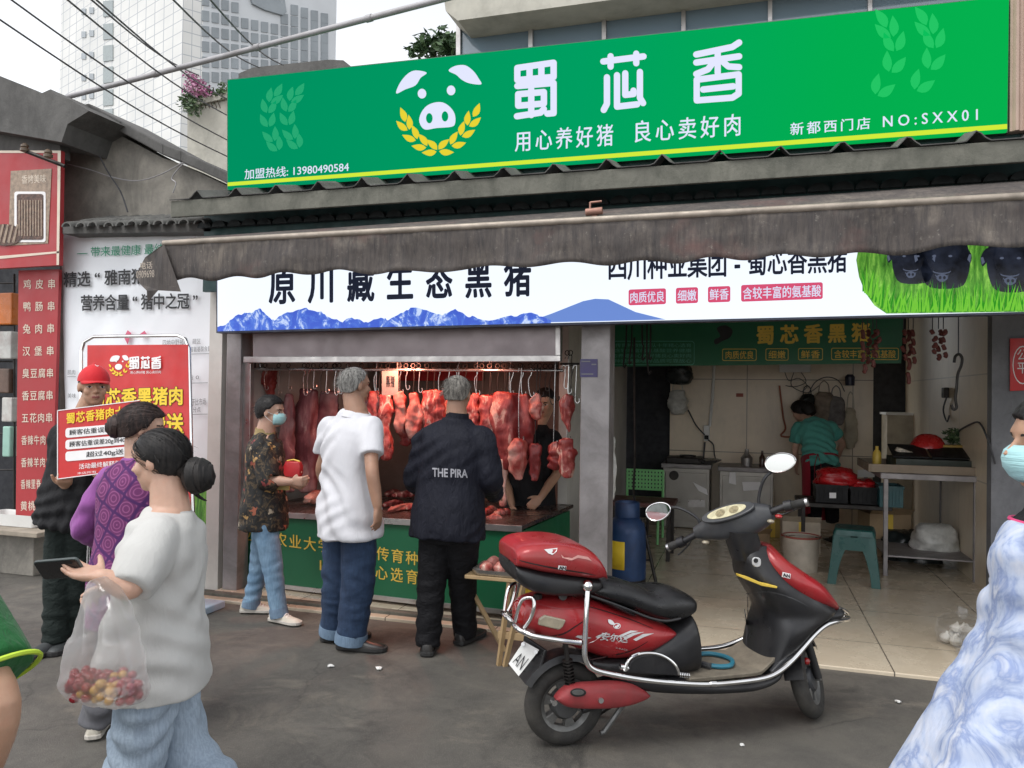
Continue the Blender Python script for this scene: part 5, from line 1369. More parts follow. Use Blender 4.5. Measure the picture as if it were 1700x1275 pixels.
mb = MB(); mb.lathe([(.05, .12), (.11, .10), (.145, .0), (.14, 0), (.1, .09)], (0, 0, 0), n=28)
bpy.data.objects.remove(o)
mb = MB(); c_ = np.array([xm(1540, 8.0), 8.0, sz + .20]); mb.lathe([(.15, 0), (.145, .04), (.11, .1), (.06, .13), (.02, .135)], c_, n=28); t = mb.build('red_bowl', simple('red_plastic', (.46, .02, .02), .25)); tag(t, 'upturned red bowl on top of the tray heap', 'bowl')
t = on_t(xm(1540, 8.0), 7.9, .34, .26, .12, .2).build('carton', M['card'], None, False, bev=.004); t.name = 'small_carton'; tag(t, 'small brown carton under the upturned red bowl', 'box')
mb = MB(); mb.lathe([(.035, .0), (.04, .10), (.036, .15), (.014, .18), (.014, .21), (0, .21)], (xm(1457, 7.8), 7.85, sz + .003), n=16); t = mb.build('yellow_bottle', simple('yellow_plastic', (.55, .38, .06), .4)); tag(t, 'yellow squeeze bottle at the left end of the steel table', 'bottle')
et = thing('yellow_rack', 'yellow holed plastic rack at the right of the steel table', 'rack', (xm(1592, 7.9), 7.9, sz))
mb = MB(); x = xm(1592, 7.9)
mb.box(x - .16, x + .16, 7.9, 8.05, sz + .12, sz + .16); mb.box(x - .16, x + .16, 7.9, 8.05, sz + .20, sz + .24)
for k in range(5): mb.box(x - .16 + k * .075, x - .14 + k * .075, 7.9, 8.05, sz + .16, sz + .20)
mb.build('body', simple('mustard_plastic', (.42, .27, .05), .4), et, False, bev=.006)
leaf_cloud('herb_plant', [((xm(1578, 8.0), 8.0, sz + .32), .07), ((xm(1592, 8.0), 8.05, sz + .33), .07), ((xm(1585, 8.0), 8.0, sz + .27), .06)], 260, .022, None, None, 9, mats=LF)
hp = bpy.data.objects['herb_plant']; tag(hp, 'small bunch of green herbs behind the yellow rack', 'herb')
bag('red_packet', 'red packet lying at the right end of the steel table', 1612, 764, 794, 44, 7.7, .08, M['redbag'], 31, False, 'packet')
t = slab('patterned_packet', [(1490, 742), (1520, 752), (1514, 762), (1486, 748)], YP(7.75), .05, simple('speckled_packet', (.45, .4, .32), .5, var=.9, vs_=60), bev=.008); tag(t, 'speckled packet leaning on the trays of the steel table', 'packet')
bag('clear_bag', 'pale clear plastic bag stored on the shelf of the steel table', 1552, 848, 925, 74, 8.0, .16, M['bagwhite'], 33, False)
for k, (px, lab) in enumerate(((1492, 'dark sack under the steel table beside the cardboard carton'), (1530, 'dark sack deep under the steel table'))): bag('dark_sack', lab, px, 850, 955, 60, 8.35, .18, M['bagblack'], 41 + k, False, 'sack')
wc = thing('white_cabinet', 'cream cabinet standing inside the dark back doorway', 'cabinet', (P(1500, 740, 10.1)[0], 10.1, 0))
x0, x1, z0, z1 = rect(1472, 690, 1528, 800, 10.1)
MB().box(x0, x1, 10.1, 10.5, .02, z1).build('body', simple('cream_cabinet', (.40, .35, .26), .5), wc, False, bev=.005); MB().box(x0 - .02, x1 + .02, 10.06, 10.52, z1 + .001, z1 + .03).build('top', M['white'], wc, False, bev=.004)
def sausages(x, ya, yb, Y, n, label, seed):
 r_ = random.Random(seed); t = thing('sausage_string', label, 'sausage', P(x, ya, Y), 0, 'dried sausage strings hanging from the ceiling')
 a, b_ = P(x, ya, Y), P(x, yb, Y); L = (a[2] - b_[2]) / n
 mb = MB(); mb.tube([(a[0], Y, 2.9), a], .004, 5); mb.build('string', M['wire'], t)
 for k in range(n):
  z = a[2] - L * k; dx = r_.uniform(-.015, .015)
  mb = MB(); mb.tube(smooth_path([(a[0] + dx, Y, z - .005), (a[0] + dx + .012, Y, z - L * .5), (a[0] + r_.uniform(-.015, .015), Y, z - L + .01)], 4), [.006] + [.016] * 7 + [.006], 8); mb.build('link', M['sausage'], t)
k_ = 0
for x, yb, Y in ((1432, 622, 6.6), (1440, 606, 6.7), (1449, 612, 6.65), (1455, 596, 6.6), (1500, 600, 7.0), (1508, 640, 7.05), (1516, 606, 7.0), (1548, 590, 6.8), (1558, 600, 6.85), (1566, 596, 6.8)):
 sausages(x, 546, yb, Y, 4, ('dried sausage string hanging in the bunch left of the doorway', 'dried sausage string hanging before the dark back doorway', 'dried sausage string hanging beside the cream side wall')[0 if x < 1480 else 1 if x < 1530 else 2], 60 + k_); k_ += 1
for k, x in enumerate((1005, 1018, 1040, 1049, 1066, 1074, 1080)):
 a, b_ = P(x, 552, 6.2), P(x + rnd.uniform(-5, 5), 604 + rnd.uniform(-8, 16), 6.2)
 t = MB().tube(smooth_path([(a[0], 6.2, 2.9), a, (a + b_) / 2 + (rnd.uniform(-.01, .01), 0, 0), b_, b_ + (.02, 0, .02)], 4), .007, 6).build('dark_strap', M['iron']); tag(t, 'dark strap hanging right of the grey middle post under the light box', 'strap', 'dark straps hanging by the middle post')
sh_ = thing('scale_hook', 'large dark S shaped steel hook hanging beside the cream side wall', 'hook', P(1588, 600, 6.3))
mb = MB(); mb.tube([(P(1591, 540, 6.3)[0], 6.3, 2.9), P(1591, 590, 6.3)], .004, 6); mb.build('cord', M['wire'], sh_)
mb = MB(); mb.tube(smooth_path([P(x, y, 6.3) for x, y in [(1584, 602), (1586, 592), (1592, 588), (1597, 594), (1596, 606), (1590, 622), (1588, 645), (1586, 662), (1588, 676), (1583, 680), (1580, 672)]], 5), .010, 8); mb.build('hook', M['iron'], sh_)
wb = thing('wall_switch', 'dark cord switch on the cream side wall below the big hook', 'switch', PX(1572, 652, 1.87))
c_ = PX(1572, 652, 1.868); MB().box(1.83, 1.878, c_[1] - .05, c_[1] + .05, c_[2] - .05, c_[2] + .05).build('box', M['iron'], wb, False, bev=.008)
MB().tube(smooth_path([PX(x, y, 1.85) for x, y in [(1572, 658), (1566, 680), (1572, 700), (1576, 690)]], 4), .008, 6).build('cord', M['wire'], wb)
t = MB().tube(smooth_path([PX(x, y, 1.86) for x, y in [(1592, 715), (1610, 705), (1626, 702)]] + [P(x, y, 6.98) for x, y in [(1640, 730), (1652, 770)]], 4), .008, 6).build('wall_cable', M['wire']); tag(t, 'black cable drooping from the cream wall onto the grey pilaster', 'cable')
mp2 = YP(6.97)
rp = thing('red_notice', 'red notice with white writing on the grey pilaster', 'poster', mp2(1700, 610))
slab('sheet', [(1677, 562), (1760, 560), (1760, 646), (1677, 649)], mp2, .01, M['red'], rp)
lettering('公', (1689, 580, 598, 1706, 580, 598), mp2, M['ink_white'], rp, .01); lettering('平', (1689, 602, 620, 1706, 602, 620), mp2, M['ink_white'], rp, .01)
o_ = circ(1698, 606, 17, 32); i_ = circ(1698, 606, 15.5, 30); n_ = len(o_)
mb = MB(); mb.add([mp2(x, y, .003) for x, y in o_ + i_], [(k, (k + 1) % n_, n_ + (k + 1) % n_, n_ + k) for k in range(n_)]); mb.build('ring_print', M['ink_white'], rp, False)
pq = YP(5.158)
pn = thing('purple_notice', 'small purple notice with pale print stuck on the grey middle post', 'notice', pq(978, 610))
slab('plate', [(963, 596), (992, 596), (992, 626), (963, 626)], pq, .004, simple('purple_print', (.055, .045, .13), .5, bump=0), pn, off=.004)
flat('print_line', [[(965, 599), (980, 599), (980, 601), (965, 601)], [(982, 604), (990, 604), (990, 606), (982, 606)], [(965, 620), (985, 620), (985, 622), (965, 622)]], pq, M['ink_grey'], pn, off=.006)
M['garlic'] = simple('garlic_skin', (.55, .52, .46), .6, var=.2, vs_=20)
b = NB('clear_plastic_film')
tr2 = b.n('ShaderNodeBsdfTransparent'); gl2 = b.n('ShaderNodeBsdfGlossy'); gl2.inputs['Roughness'].default_value = .15
tl2 = b.n('ShaderNodeBsdfTranslucent'); tl2.inputs['Color'].default_value = (.9, .9, .9, 1)
mx1 = b.n('ShaderNodeMixShader'); mx2 = b.n('ShaderNodeMixShader')
b.l(b.ramp(b.noise(14, 4, .6, b.co((1, 1, .4))), [(.35, .03), (.65, .16)]), mx1.inputs[0]); b.l(tr2.outputs[0], mx1.inputs[1]); b.l(gl2.outputs[0], mx1.inputs[2])
mx2.inputs[0].default_value = .13; b.l(mx1.outputs[0], mx2.inputs[1]); b.l(tl2.outputs[0], mx2.inputs[2]); b.l(mx2.outputs[0], b.out.inputs[0]); M['film'] = b.mat
for k, (px, py, lab) in enumerate(((1602, 1078, 'clear bag of garlic bulbs on the shop floor nearer the scooter'), (1640, 1100, 'clear bag of garlic bulbs on the shop floor beside the patterned dress'))):
 c_ = G(px, py, .025); t = thing('garlic_bag', lab, 'bag', c_)
 mb = blob_strip([c_ + (0, .1, .004), c_ + (0, .1, .06), c_ + (0, .1, .15), c_ + (.0, .09, .19), c_ + (.01, .09, .24)], [.13, .16, .13, .03, .035], [.10, .13, .11, .02, .008], 50 + k, .25, 18, 16)
 o = mb.build('film', M['film'], t, True, ang=180); subdiv(o, 1, .02, .05)
 r_ = random.Random(k)
 for i in range(9):
  a = 2 * pi * i / 6; rr_ = .085 if i < 6 else .04; z = .035 if i < 6 else .09
  p = c_ + (rr_ * cos(a), .1 + rr_ * .8 * sin(a), z)
  mb = MB(); mb.lathe([(.006, -.028), (.03, -.02), (.038, 0), (.03, .018), (.012, .03), (.005, .045)], p, (r_.uniform(-.3, .3), r_.uniform(-.3, .3), 1), 12); mb.build('bulb', M['garlic'], t)
# red electric scooter
from mathutils.bvhtree import BVHTree
gR, gF = G(927, 1236), G(1345, 1187)
hd = nrm(gF - gR); HDG = atan2(hd[1], hd[0])
rootS = (gR + gF) / 2; rootS[2] = 0
rightS = np.array([hd[1], -hd[0], 0])
scp = Plane(rootS, rightS)
sco = thing('scooter', 'red and black electric scooter with rear top box parked on the road', 'scooter', rootS, HDG)
def ZS(x, y): return (760 + x * .4156, 720 + y * .4156)
def SL(x, y, lat=0.0):
 """crop point -> local point on the plane lat metres to the scooter's right"""
 p = scp(*ZS(x, y), lat) - rootS
 return np.array([np.dot(p, hd), -lat, p[2]])
def toL(w_):
 p = np.array(w_) - rootS
 return np.array([np.dot(p, hd), np.dot(p, -rightS), p[2]])
M['redpaint'] = simple('scuffed_red_paint', (.33, .012, .018), .32, .1, var=.25, vs_=5, bump=.06, bs=90, coat=.25, dirt=(.22, .10, .08), dirt_amt=.35, rv=.1)
M['redfaded'] = simple('faded_red_plastic', (.30, .035, .04), .5, var=.2, vs_=8, bump=.08, dirt=(.10, .05, .045), dirt_amt=.5)
M['scblack'] = simple('dusty_black_plastic', (.012, .012, .014), .42, var=.35, vs_=6, bump=.12, bs=80, dirt=(.06, .056, .05), dirt_amt=.3)
M['scgrey'] = simple('worn_grey_plastic', (.040, .042, .047), .5, var=.25, vs_=7, dirt=(.12, .115, .10), dirt_amt=.4)
M['vinyl'] = simple('black_vinyl_seat', (.012, .012, .013), .34, var=.3, vs_=8, bump=.25, bs=140)
M['deck'] = simple('muddy_floor_mat', (.17, .145, .11), .8, var=.35, vs_=12, bump=.4, bs=60, dirt=(.07, .065, .05))
M['sticker'] = simple('silver_sticker', (.62, .62, .62), .35, .2, var=.08, bump=0)
M['rim'] = simple('grimy_alloy', (.16, .16, .155), .5, .5, var=.3, vs_=14, dirt=(.05, .045, .04))
M['mirror'] = simple('mirror_glass', (.50, .52, .53), .04, 1.0, var=.02, bump=0, rv=.02)
M['amber'] = simple('smoky_indicator_lens', (.30, .26, .19), .12, var=.2, vs_=30, coat=.6)
M['tail_red'] = simple('red_tail_lens', (.30, .012, .012), .15, var=.2, coat=.6)
def sup(a, e):
 c_, s_ = cos(a), sin(a)
 return abs(c_) ** (2 / e) * (1 if c_ >= 0 else -1), abs(s_) ** (2 / e) * (1 if s_ >= 0 else -1)
def loft_x(st, e=2.6, n=28, sm=5, lat=None, top=None):
 """stations: (crop x, crop y of top, of bottom, half width) -> shell sliced across the scooter"""
 rows = []
 for s_ in st:
  x, yt, yb, hw = s_[:4]
  l = hw * .55 if lat is None else lat
  t, b_ = SL(x, yt, l * .6 if top is None else hw * top), SL(x, yb, l)
  rows.append(((t[0] + b_[0]) / 2, t[2], b_[2], hw))
 rows = np.array(rows); rows = np.array(smooth_path([r for r in rows], sm))
 mb = MB(False); R = []
 for x, zt_, zb_, hw in rows:
  hw = max(hw, .004); c_ = (zt_ + zb_) / 2; h = max(abs(zt_ - zb_) / 2, .003)
  R.append([(x, hw * sup(2 * pi * k / n, e)[0], c_ + h * sup(2 * pi * k / n, e)[1]) for k in range(n)])
 mb.rings(R); return mb
def loft_z(st, e=2.8, n=28, sm=5, far=-.65):
 """stations: (crop y, crop x rear, crop x front, half width) -> shell sliced level"""
 rows = []
 for y, xa, xb, hw in st:
  a, b_ = SL(xa, y, hw * far), SL(xb, y, hw * .3); rows.append(((a[2] + b_[2]) / 2, a[0], b_[0], hw))
 rows = np.array(smooth_path([np.array(r) for r in rows], sm))
 mb = MB(False); R = []
 for z, xa, xb, hw in rows:
  R.append([((xa + xb) / 2 + (xb - xa) / 2 * sup(2 * pi * k / n, e)[0], hw * sup(2 * pi * k / n, e)[1], z) for k in range(n)])
 mb.rings(R); return mb
def wheel(c_, ax, r, wd, label_front=False):
 c_ = np.array(c_); ax = nrm(ax)
 mb = MB(False)
 prof = []
 for a in np.linspace(-140, 140, 15):
  prof.append((r - wd / 2 + wd / 2 * cos(radians(a)), wd / 2 * 1.05 * sin(radians(a))))
 mb.lathe([(p[0], p[1]) for p in prof] + [(prof[-1][0] - .012, prof[-1][1] * .6), (prof[0][0] - .012, prof[0][1] * .6), prof[0]], c_, ax, 56, False)
 wh = mb.build('wheel', M['rubber'], sco)
 mb = MB(False); ri = r - wd * .80
 mb.lathe([(ri + .012, -wd * .42), (ri + .014, -wd * .36), (ri - .012, -wd * .2), (ri - .012, wd * .2), (ri + .014, wd * .36), (ri + .012, wd * .42), (ri - .004, wd * .38), (ri - .022, wd * .2), (ri - .022, -wd * .2), (ri - .004, -wd * .38), (ri + .012, -wd * .42)], c_, ax, 48, False)
 mb.build('rim', M['rim'], wh)
 u, v = frame(ax)
 mb = MB(False)
 for k in range(6):
  a = 2 * pi * k / 6 + .3
  d = u * cos(a) + v * sin(a); s_ = np.cross(ax, d)
  R = []
  for q, w2, t2 in ((.035, .030, .03), (ri * .55, .017, .022), (ri - .012, .028, .02)):
   p = c_ + d * q; R.append([p + s_ * w2 + ax * t2, p - s_ * w2 + ax * t2, p - s_ * w2 - ax * t2, p + s_ * w2 - ax * t2])
  mb.rings(R)
 mb.build('spoke', M['rim'], wh, False, bev=.004)
 mb = MB(False); mb.lathe([(.02, -wd * .55), (.055, -wd * .5), (.07, -wd * .2), (.07, wd * .2), (.055, wd * .5), (.02, wd * .55)], c_, ax, 28); mb.build('hub', M['scgrey'], wh)
 return wh
RW = SL(425, 1082, 0); WR = RW[2]
WR = .188; RW[2] = WR
wheel(RW, (0, 1, 0), WR, .082)
RAKE, STEER = radians(23), radians(45)
axl = np.array([-cos(RAKE) * sin(STEER), cos(STEER), -sin(RAKE) * sin(STEER)])
FWc = SL(1392, 988, 0); FWc[2] = WR - .006
wheel(FWc, axl, WR - .004, .075)
mb = loft_x([(385, 1045, 1060, .02), (402, 1018, 1078, .035), (445, 988, 1097, .045), (540, 978, 1102, .045), (620, 975, 1098, .045), (690, 985, 1085, .04), (740, 1010, 1065, .03), (760, 1030, 1050, .015)], 2.4, sm=4, lat=.13)
mb.v = [(x, y - .115, z) for x, y, z in mb.v]
mc = mb.build('motor_cover', M['redfaded'], sco)
o_ = circ(480, 1033, 32, 17, 20); mb = MB(False); mb.prism([SL(x, y, .164) for x, y in o_], (0, -.006, 0)); b2 = mb.build('badge', M['scblack'], mc, False, bev=.002)
o_ = circ(480, 1033, 24, 11, 20); mb = MB(False); mb.prism([SL(x, y, .1705) for x, y in o_], (0, -.003, 0)); mb.build('badge', M['rim'], mc, False, bev=.001)
mb = MB(False)
for x, y in ((378, 1067), (563, 1057)):
 q = SL(x, y, .14); mb.cyl(q, q + (0, -.03, 0), .012, n=12)
mb.build('bolt', M['steel'], mc)
mb = MB(False); mb.tube([RW + (0, .09, 0), RW + (.25, .09, .05), SL(760, 1000, -.09)], .022, 8); mb.tube([RW + (.05, -.09, 0), SL(740, 1020, .09)], .022, 8); mb.build('swing_arm', M['scblack'], sco)
mb = MB(False)
for s_ in (-1, 1):
 a, b_ = RW + (0, s_ * .10, .04), SL(430, 830, s_ * -.10); b_[1] = s_ * .10
 mb = MB(False); mb.tube([a, b_], .011, 8)
 for k in range(9): 
  p = a + (b_ - a) * (.25 + .055 * k); mb.tube([p - (b_ - a) * .008, p + (b_ - a) * .008], .024, 10)
 mb.build('shock_absorber', M['iron'], sco)
mb = MB(False); R = []
for a in np.radians(np.linspace(55, 150, 16)):
 c_ = RW + ((WR + .035) * cos(a), 0, (WR + .035) * sin(a))
 dn = np.array([cos(a), 0, sin(a)])
 R.append([c_ + (0, -.06, 0) - dn * .02, c_ + (0, -.05, 0) + dn * .008, c_ + (0, .05, 0) + dn * .008, c_ + (0, .06, 0) - dn * .02, c_ + (0, .05, 0), c_ + (0, -.05, 0)])
mb.rings(R); mb.build('rear_mudguard', M['scblack'], sco)
body = loft_x([(236, 712, 752, .05), (250, 690, 775, .085), (280, 665, 795, .115), (340, 650, 822, .14), (420, 645, 845, .155), (520, 655, 880, .16), (600, 680, 905, .16), (690, 705, 898, .155), (770, 735, 868, .145), (835, 762, 812, .13), (850, 775, 788, .10)], 2.7)
bo = body.build('rear_body', M['redpaint'], sco, ang=50)
mb = loft_x([(520, 880, 930, .11), (600, 880, 960, .13), (690, 870, 975, .14), (760, 820, 978, .145), (830, 775, 975, .145), (890, 740, 965, .14), (925, 712, 958, .13), (943, 760, 952, .12), (950, 850, 940, .10)], 3.0)
mb.build('lower_body', M['scblack'], sco, ang=50)
seat = loft_x([(505, 606, 628, .05), (525, 596, 645, .095), (570, 580, 662, .125), (640, 584, 685, .14), (715, 606, 712, .15), (765, 620, 732, .155), (830, 612, 748, .15), (885, 622, 738, .135), (928, 644, 715, .11), (946, 668, 696, .06)], 2.9, lat=.06)
seo = seat.build('seat', M['vinyl'], sco, ang=60)
mb = MB(False); mb.tube(smooth_path([SL(x, y, .15) for x, y in ((530, 648), (600, 672), (690, 706), (760, 734), (830, 748), (890, 738))], 5), .006, 6); mb.build('piping', M['scblack'], seo)
mb = loft_x([(560, 640, 672, .08), (620, 660, 705, .13), (680, 690, 730, .145), (705, 712, 735, .12)], 2.6, lat=.12); mb.build('seat_hinge_cover', M['scblack'], sco)
mb = loft_x([(660, 930, 1030, .10), (760, 955, 1050, .14), (900, 968, 1052, .165), (1050, 975, 1046, .175), (1180, 968, 1035, .17), (1270, 945, 1005, .15), (1320, 900, 960, .11)], 4.0, lat=.16); mb.build('under_body', M['scblack'], sco, ang=50)
dz = SL(1050, 972, .16)[2]
xa_, xb_ = SL(925, 965, .16)[0], SL(1290, 940, .16)[0]
mb = MB(False); V = []
ns = 14
R = []
for k in range(ns + 1):
 t = k / ns; x = xa_ + (xb_ - xa_) * t; z = dz + .008 + (.06 * max(0, t - .8) / .2 if t > .8 else 0); hw = .165 - .03 * max(0, t - .7) / .3
 R.append([(x, -hw, z - .02), (x, -hw, z), (x, hw, z), (x, hw, z - .02)])
mb.rings(R); mb.build('floor_mat', M['deck'], sco, ang=30, bev=.004)
mb = loft_z([(925, 1128, 1225, .13), (880, 1132, 1275, .155), (800, 1142, 1345, .175), (740, 1150, 1405, .185), (690, 1152, 1492, .175), (655, 1142, 1462, .18), (610, 1118, 1400, .175), (560, 1092, 1320, .155), (510, 1088, 1272, .12), (470, 1092, 1252, .085), (440, 1115, 1235, .06)], 2.7)
ls = mb.build('leg_shield', M['scblack'], sco, ang=50)
mb = loft_z([(700, 1468, 1512, .07), (680, 1420, 1500, .13), (650, 1350, 1476, .170), (600, 1290, 1432, .185), (555, 1258, 1368, .172), (505, 1232, 1300, .135), (462, 1220, 1262, .085), (440, 1218, 1243, .05)], 2.5, far=.7)
rf = mb.build('front_cowl', M['redpaint'], sco, ang=50)
mb = loft_z([(745, 1420, 1505, .10), (715, 1425, 1528, .12), (692, 1455, 1518, .10)], 2.6, sm=4, far=.5); mb.build('nose', M['scblack'], sco)
mb = MB(False); o_ = [(1110, 556), (1150, 568), (1200, 590), (1262, 604), (1260, 612), (1200, 602), (1150, 582), (1112, 566)]
mb.prism([SL(x, y, .135) for x, y in o_], (0, -.03, 0)); mb.build('pocket_edge', M['gold'], ls, False, bev=.002)
mb = MB(False); o_ = rrect(1174, 492, 1204, 530, 13); mb.prism([SL(x, y, .118) for x, y in o_], (0, -.016, 0)); kp = mb.build('key_plate', M['sticker'], ls, False, bev=.003)
mb = MB(False); q = SL(1189, 506, .134); mb.cyl(q, q + (0, -.006, 0), .011, n=12); mb.build('key_hole', M['scblack'], kp)
mb = MB(False); o_ = [(1408, 700), (1415, 716), (1322, 900), (1262, 950), (1240, 945), (1310, 870), (1372, 780)]; mb.prism([SL(x, y, .14) for x, y in o_], (0, -.025, 0)); mb.build('side_strut', M['scgrey'], sco, False, bev=.006)
tbx = loft_x([(206, 450, 520, .14), (212, 436, 526, .16), (245, 416, 534, .18), (300, 406, 548, .19), (380, 404, 562, .20), (460, 418, 572, .195), (515, 448, 578, .185), (545, 492, 570, .17), (558, 530, 572, .15)], 3.8, top=-.1)
lid = tbx.build('top_box', M['redpaint'], sco, ang=50)
mb = loft_x([(211, 505, 545, .14), (222, 508, 578, .155), (270, 516, 620, .17), (340, 530, 640, .175), (430, 545, 644, .17), (500, 556, 636, .16), (540, 566, 622, .145), (554, 570, 600, .125)], 3.8); mb.build('box_base', M['scblack'], lid, ang=50)
def loft_edge(pts, lat, r, mat, parent, name):
 MB(False).tube(smooth_path([SL(x, y, lat) for x, y in pts], 4), r, 6).build(name, mat, parent)
mb = MB(False); mb.tube([SL(420, 648, -.1), SL(420, 648, .1)], .02, 8); mb.tube([SL(320, 640, .05), SL(320, 668, .05)], .02, 8); mb.build('box_carrier', M['iron'], sco)
def bvh(o): return BVHTree.FromPolygons([v.co[:] for v in o.data.vertices], [tuple(p.vertices) for p in o.data.polygons])
def decal(name, shapes, o, mat, lat0=.4, off=.0025):
 """shapes: lists of crop points (polygons) or an MB already in crop coordinates"""
 t = bvh(o); mb = MB(False)
 if isinstance(shapes, MB): VF = [(shapes.v, shapes.f)]
 else: VF = [(s_, [tuple(range(len(s_)))]) for s_ in shapes]
 for V, F in VF:
  W = []
  for v in V:
   a, b_ = SL(v[0], v[1], 0.0), SL(v[0], v[1], .3)
   d = a - b_; hit = t.ray_cast(Vector(b_), Vector(nrm(d)))
   p = np.array(hit[0]) if hit[0] is not None else SL(v[0], v[1], .15)
   W.append(p - nrm(d) * off)
  mb.add(W, F)
 return mb.build(name, mat, o, False)
def crop_text(t, xl, lt, lb_, xr, rt_, rb_, bold=.03, slant=0):
 mb = MB(False)
 class CP_: 
  def __call__(s, x, y, o=0): return np.array([x, y, 0])
 return text_mesh(mb, t, (xl, lt, lb_, xr, rt_, rb_), CP_(), bold, False, 0, slant)
decal('lettering', crop_text('安尔达', 568, 792, 824, 676, 808, 836, .03, 10), bo, M['sticker'], off=.004)
decal('swoosh', [[(478, 806), (500, 806), (535, 816), (500, 822), (470, 812)], [(505, 838), (560, 806), (600, 792), (570, 812), (540, 832), (508, 842)], [(660, 812), (700, 795), (745, 792), (705, 805), (668, 824)], [(700, 822), (740, 800), (785, 797), (745, 812), (712, 828)], [(640, 808), (690, 786), (722, 788), (690, 796), (650, 814)]], bo, M['sticker'])
decal('emblem', [circ(636, 768, 15, 12, 14)], bo, M['sticker'], off=.002)
decal('emblem', [circ(636, 768, 12, 9, 14)], bo, M['redpaint'], off=.003)
decal('emblem', [leaf((600, 742), (630, 764), .25), leaf((628, 768), (640, 776), .4), leaf((634, 770), (646, 762), .4)], bo, M['sticker'], off=.0045)
decal('lettering', crop_text('X-RACE', 630, 852, 858, 678, 862, 868, .01), bo, M['sticker'])
decal('sticker_plate', [[(402, 526), (434, 529), (432, 546), (400, 541)]], lid, M['ink_white'], off=.003)
decal('lettering', crop_text('AN', 405, 529, 541, 431, 531, 544, .05), lid, M['ink'], off=.0045)
decal('lock_plate', [[(345, 462), (398, 456), (395, 470), (378, 484), (362, 478)]], lid, M['sticker'], off=.003)
decal('swoosh', [[(412, 482), (425, 494), (445, 494), (470, 500), (440, 502), (418, 496)], [(440, 505), (480, 485), (520, 492), (535, 508), (515, 502), (480, 496), (455, 506)]], lid, simple('pale_pink_sticker', (.62, .30, .27), .4), off=.003)
decal('sticker_plate', [[(1297, 552), (1330, 560), (1328, 580), (1294, 572)]], rf, M['ink_white'], off=.003)
decal('lettering', crop_text('AN', 1300, 556, 570, 1326, 562, 576, .05), rf, M['ink'], off=.0045)
decal('groove', [[(225, 470), (300, 440), (380, 436), (470, 462), (540, 520), (470, 470), (380, 443), (300, 447)]], lid, M['redfaded'], off=.001)
def groove(pts, wd, o, mat, off=.0012):
 c_ = smooth_path([np.array(q, float) for q in pts], 5); L, R = [], []
 for k in range(len(c_)):
  d = nrm(c_[min(k + 1, len(c_) - 1)] - c_[max(k - 1, 0)]); n_ = np.array([-d[1], d[0]]) * wd * (.35 + .65 * sin(pi * min(1, (k + 1) / len(c_)))); L.append(c_[k] + n_); R.append(c_[k] - n_)
 mb = MB(False); m_ = len(L); mb.add([(x, y, 0) for x, y in L + R], [(k, k + 1, m_ + k + 1, m_ + k) for k in range(m_ - 1)]); decal('panel_gap', mb, o, mat, off=off)
M['gap'] = simple('panel_gap_shadow_gap', (.03, .006, .007), .8, bump=0)
groove([(508, 745), (470, 770), (420, 800), (350, 812), (300, 800)], 3.2, bo, M['gap']); groove([(520, 690), (600, 712), (690, 742), (780, 778)], 2.6, bo, M['gap']); groove([(300, 672), (360, 690), (430, 700), (500, 690)], 2.4, bo, M['redfaded'])
groove([(520, 905), (600, 890), (690, 868), (760, 830)], 2.6, bo, M['gap']); groove([(1150, 640), (1240, 632), (1330, 655), (1400, 690)], 2.6, ls, M['scgrey'], .002); groove([(1145, 700), (1155, 780), (1150, 860)], 2.4, ls, M['scgrey'], .002)
groove([(222, 500), (300, 520), (400, 540), (500, 556), (550, 566)], 3, lid, M['scblack'])
mb = MB(False); o_ = [(322, 738), (345, 722), (430, 742), (418, 768), (402, 782), (318, 762)]
t_ = bvh(bo)
W = []
for x, y in o_:
 a, b_ = SL(x, y, 0), SL(x, y, .3); h = t_.ray_cast(Vector(b_), Vector(nrm(a - b_))); W.append(np.array(h[0]) if h[0] is not None else SL(x, y, .13))
mb.prism([w_ + (0, -.012, 0) for w_ in W], (0, .03, 0)); mb.build('indicator', M['amber'], sco, False, bev=.006)
mb = loft_x([(240, 700, 755, .04), (248, 682, 778, .075), (275, 672, 785, .10), (300, 690, 770, .095)], 2.4, sm=4); mb.v = [(x - .006, y, z) for x, y, z in mb.v]; mb.build('tail_light', M['tail_red'], sco)
mb = MB(False); o_ = [(268, 835), (320, 858), (238, 962), (208, 925)]
Pp = [SL(x, y, .02) for x, y in o_]; Pp = [p + (0, s_, 0) for p, s_ in zip(Pp, (.02, -.02, -.02, .02))]
mb.prism(Pp, nrm(np.cross(Pp[1] - Pp[0], Pp[3] - Pp[0])) * .003); pl_ = mb.build('number_plate', M['white'], sco, False)
mb = MB(False); mb.prism([SL(275, 820, 0.0) + (0, .05, 0), SL(335, 850, 0) + (0, -.05, 0), SL(300, 960, 0) + (0, -.05, 0), SL(262, 960, 0) + (0, .05, 0)], (.012, 0, 0)); mb.build('plate_flap', M['scblack'], sco, False, bev=.004)
fr_ = [np.array(q) for q in Pp]
def PLQ(u, v): return fr_[0] * (1 - u) * (1 - v) + fr_[1] * u * (1 - v) + fr_[2] * u * v + fr_[3] * (1 - u) * v
nn_ = nrm(np.cross(Pp[1] - Pp[0], Pp[3] - Pp[0]))
if nn_[0] > 0: nn_ = -nn_
V, F = glyphs('AN', 0); mb = MB(False)
mn, mx = V.min(0), V.max(0)
mb.add([PLQ(.15 + .7 * (v[0] - mn[0]) / (mx[0] - mn[0]), .85 - .45 * (v[1] - mn[1]) / (mx[1] - mn[1])) + nn_ * .005 for v in V], F); mb.build('lettering', M['ink'], pl_, False)
mb = MB(False)
for u, v in ((.08, .1), (.92, .1)): q = PLQ(u, v); mb.cyl(q - nn_ * .006, q + nn_ * .01, .009, n=10)
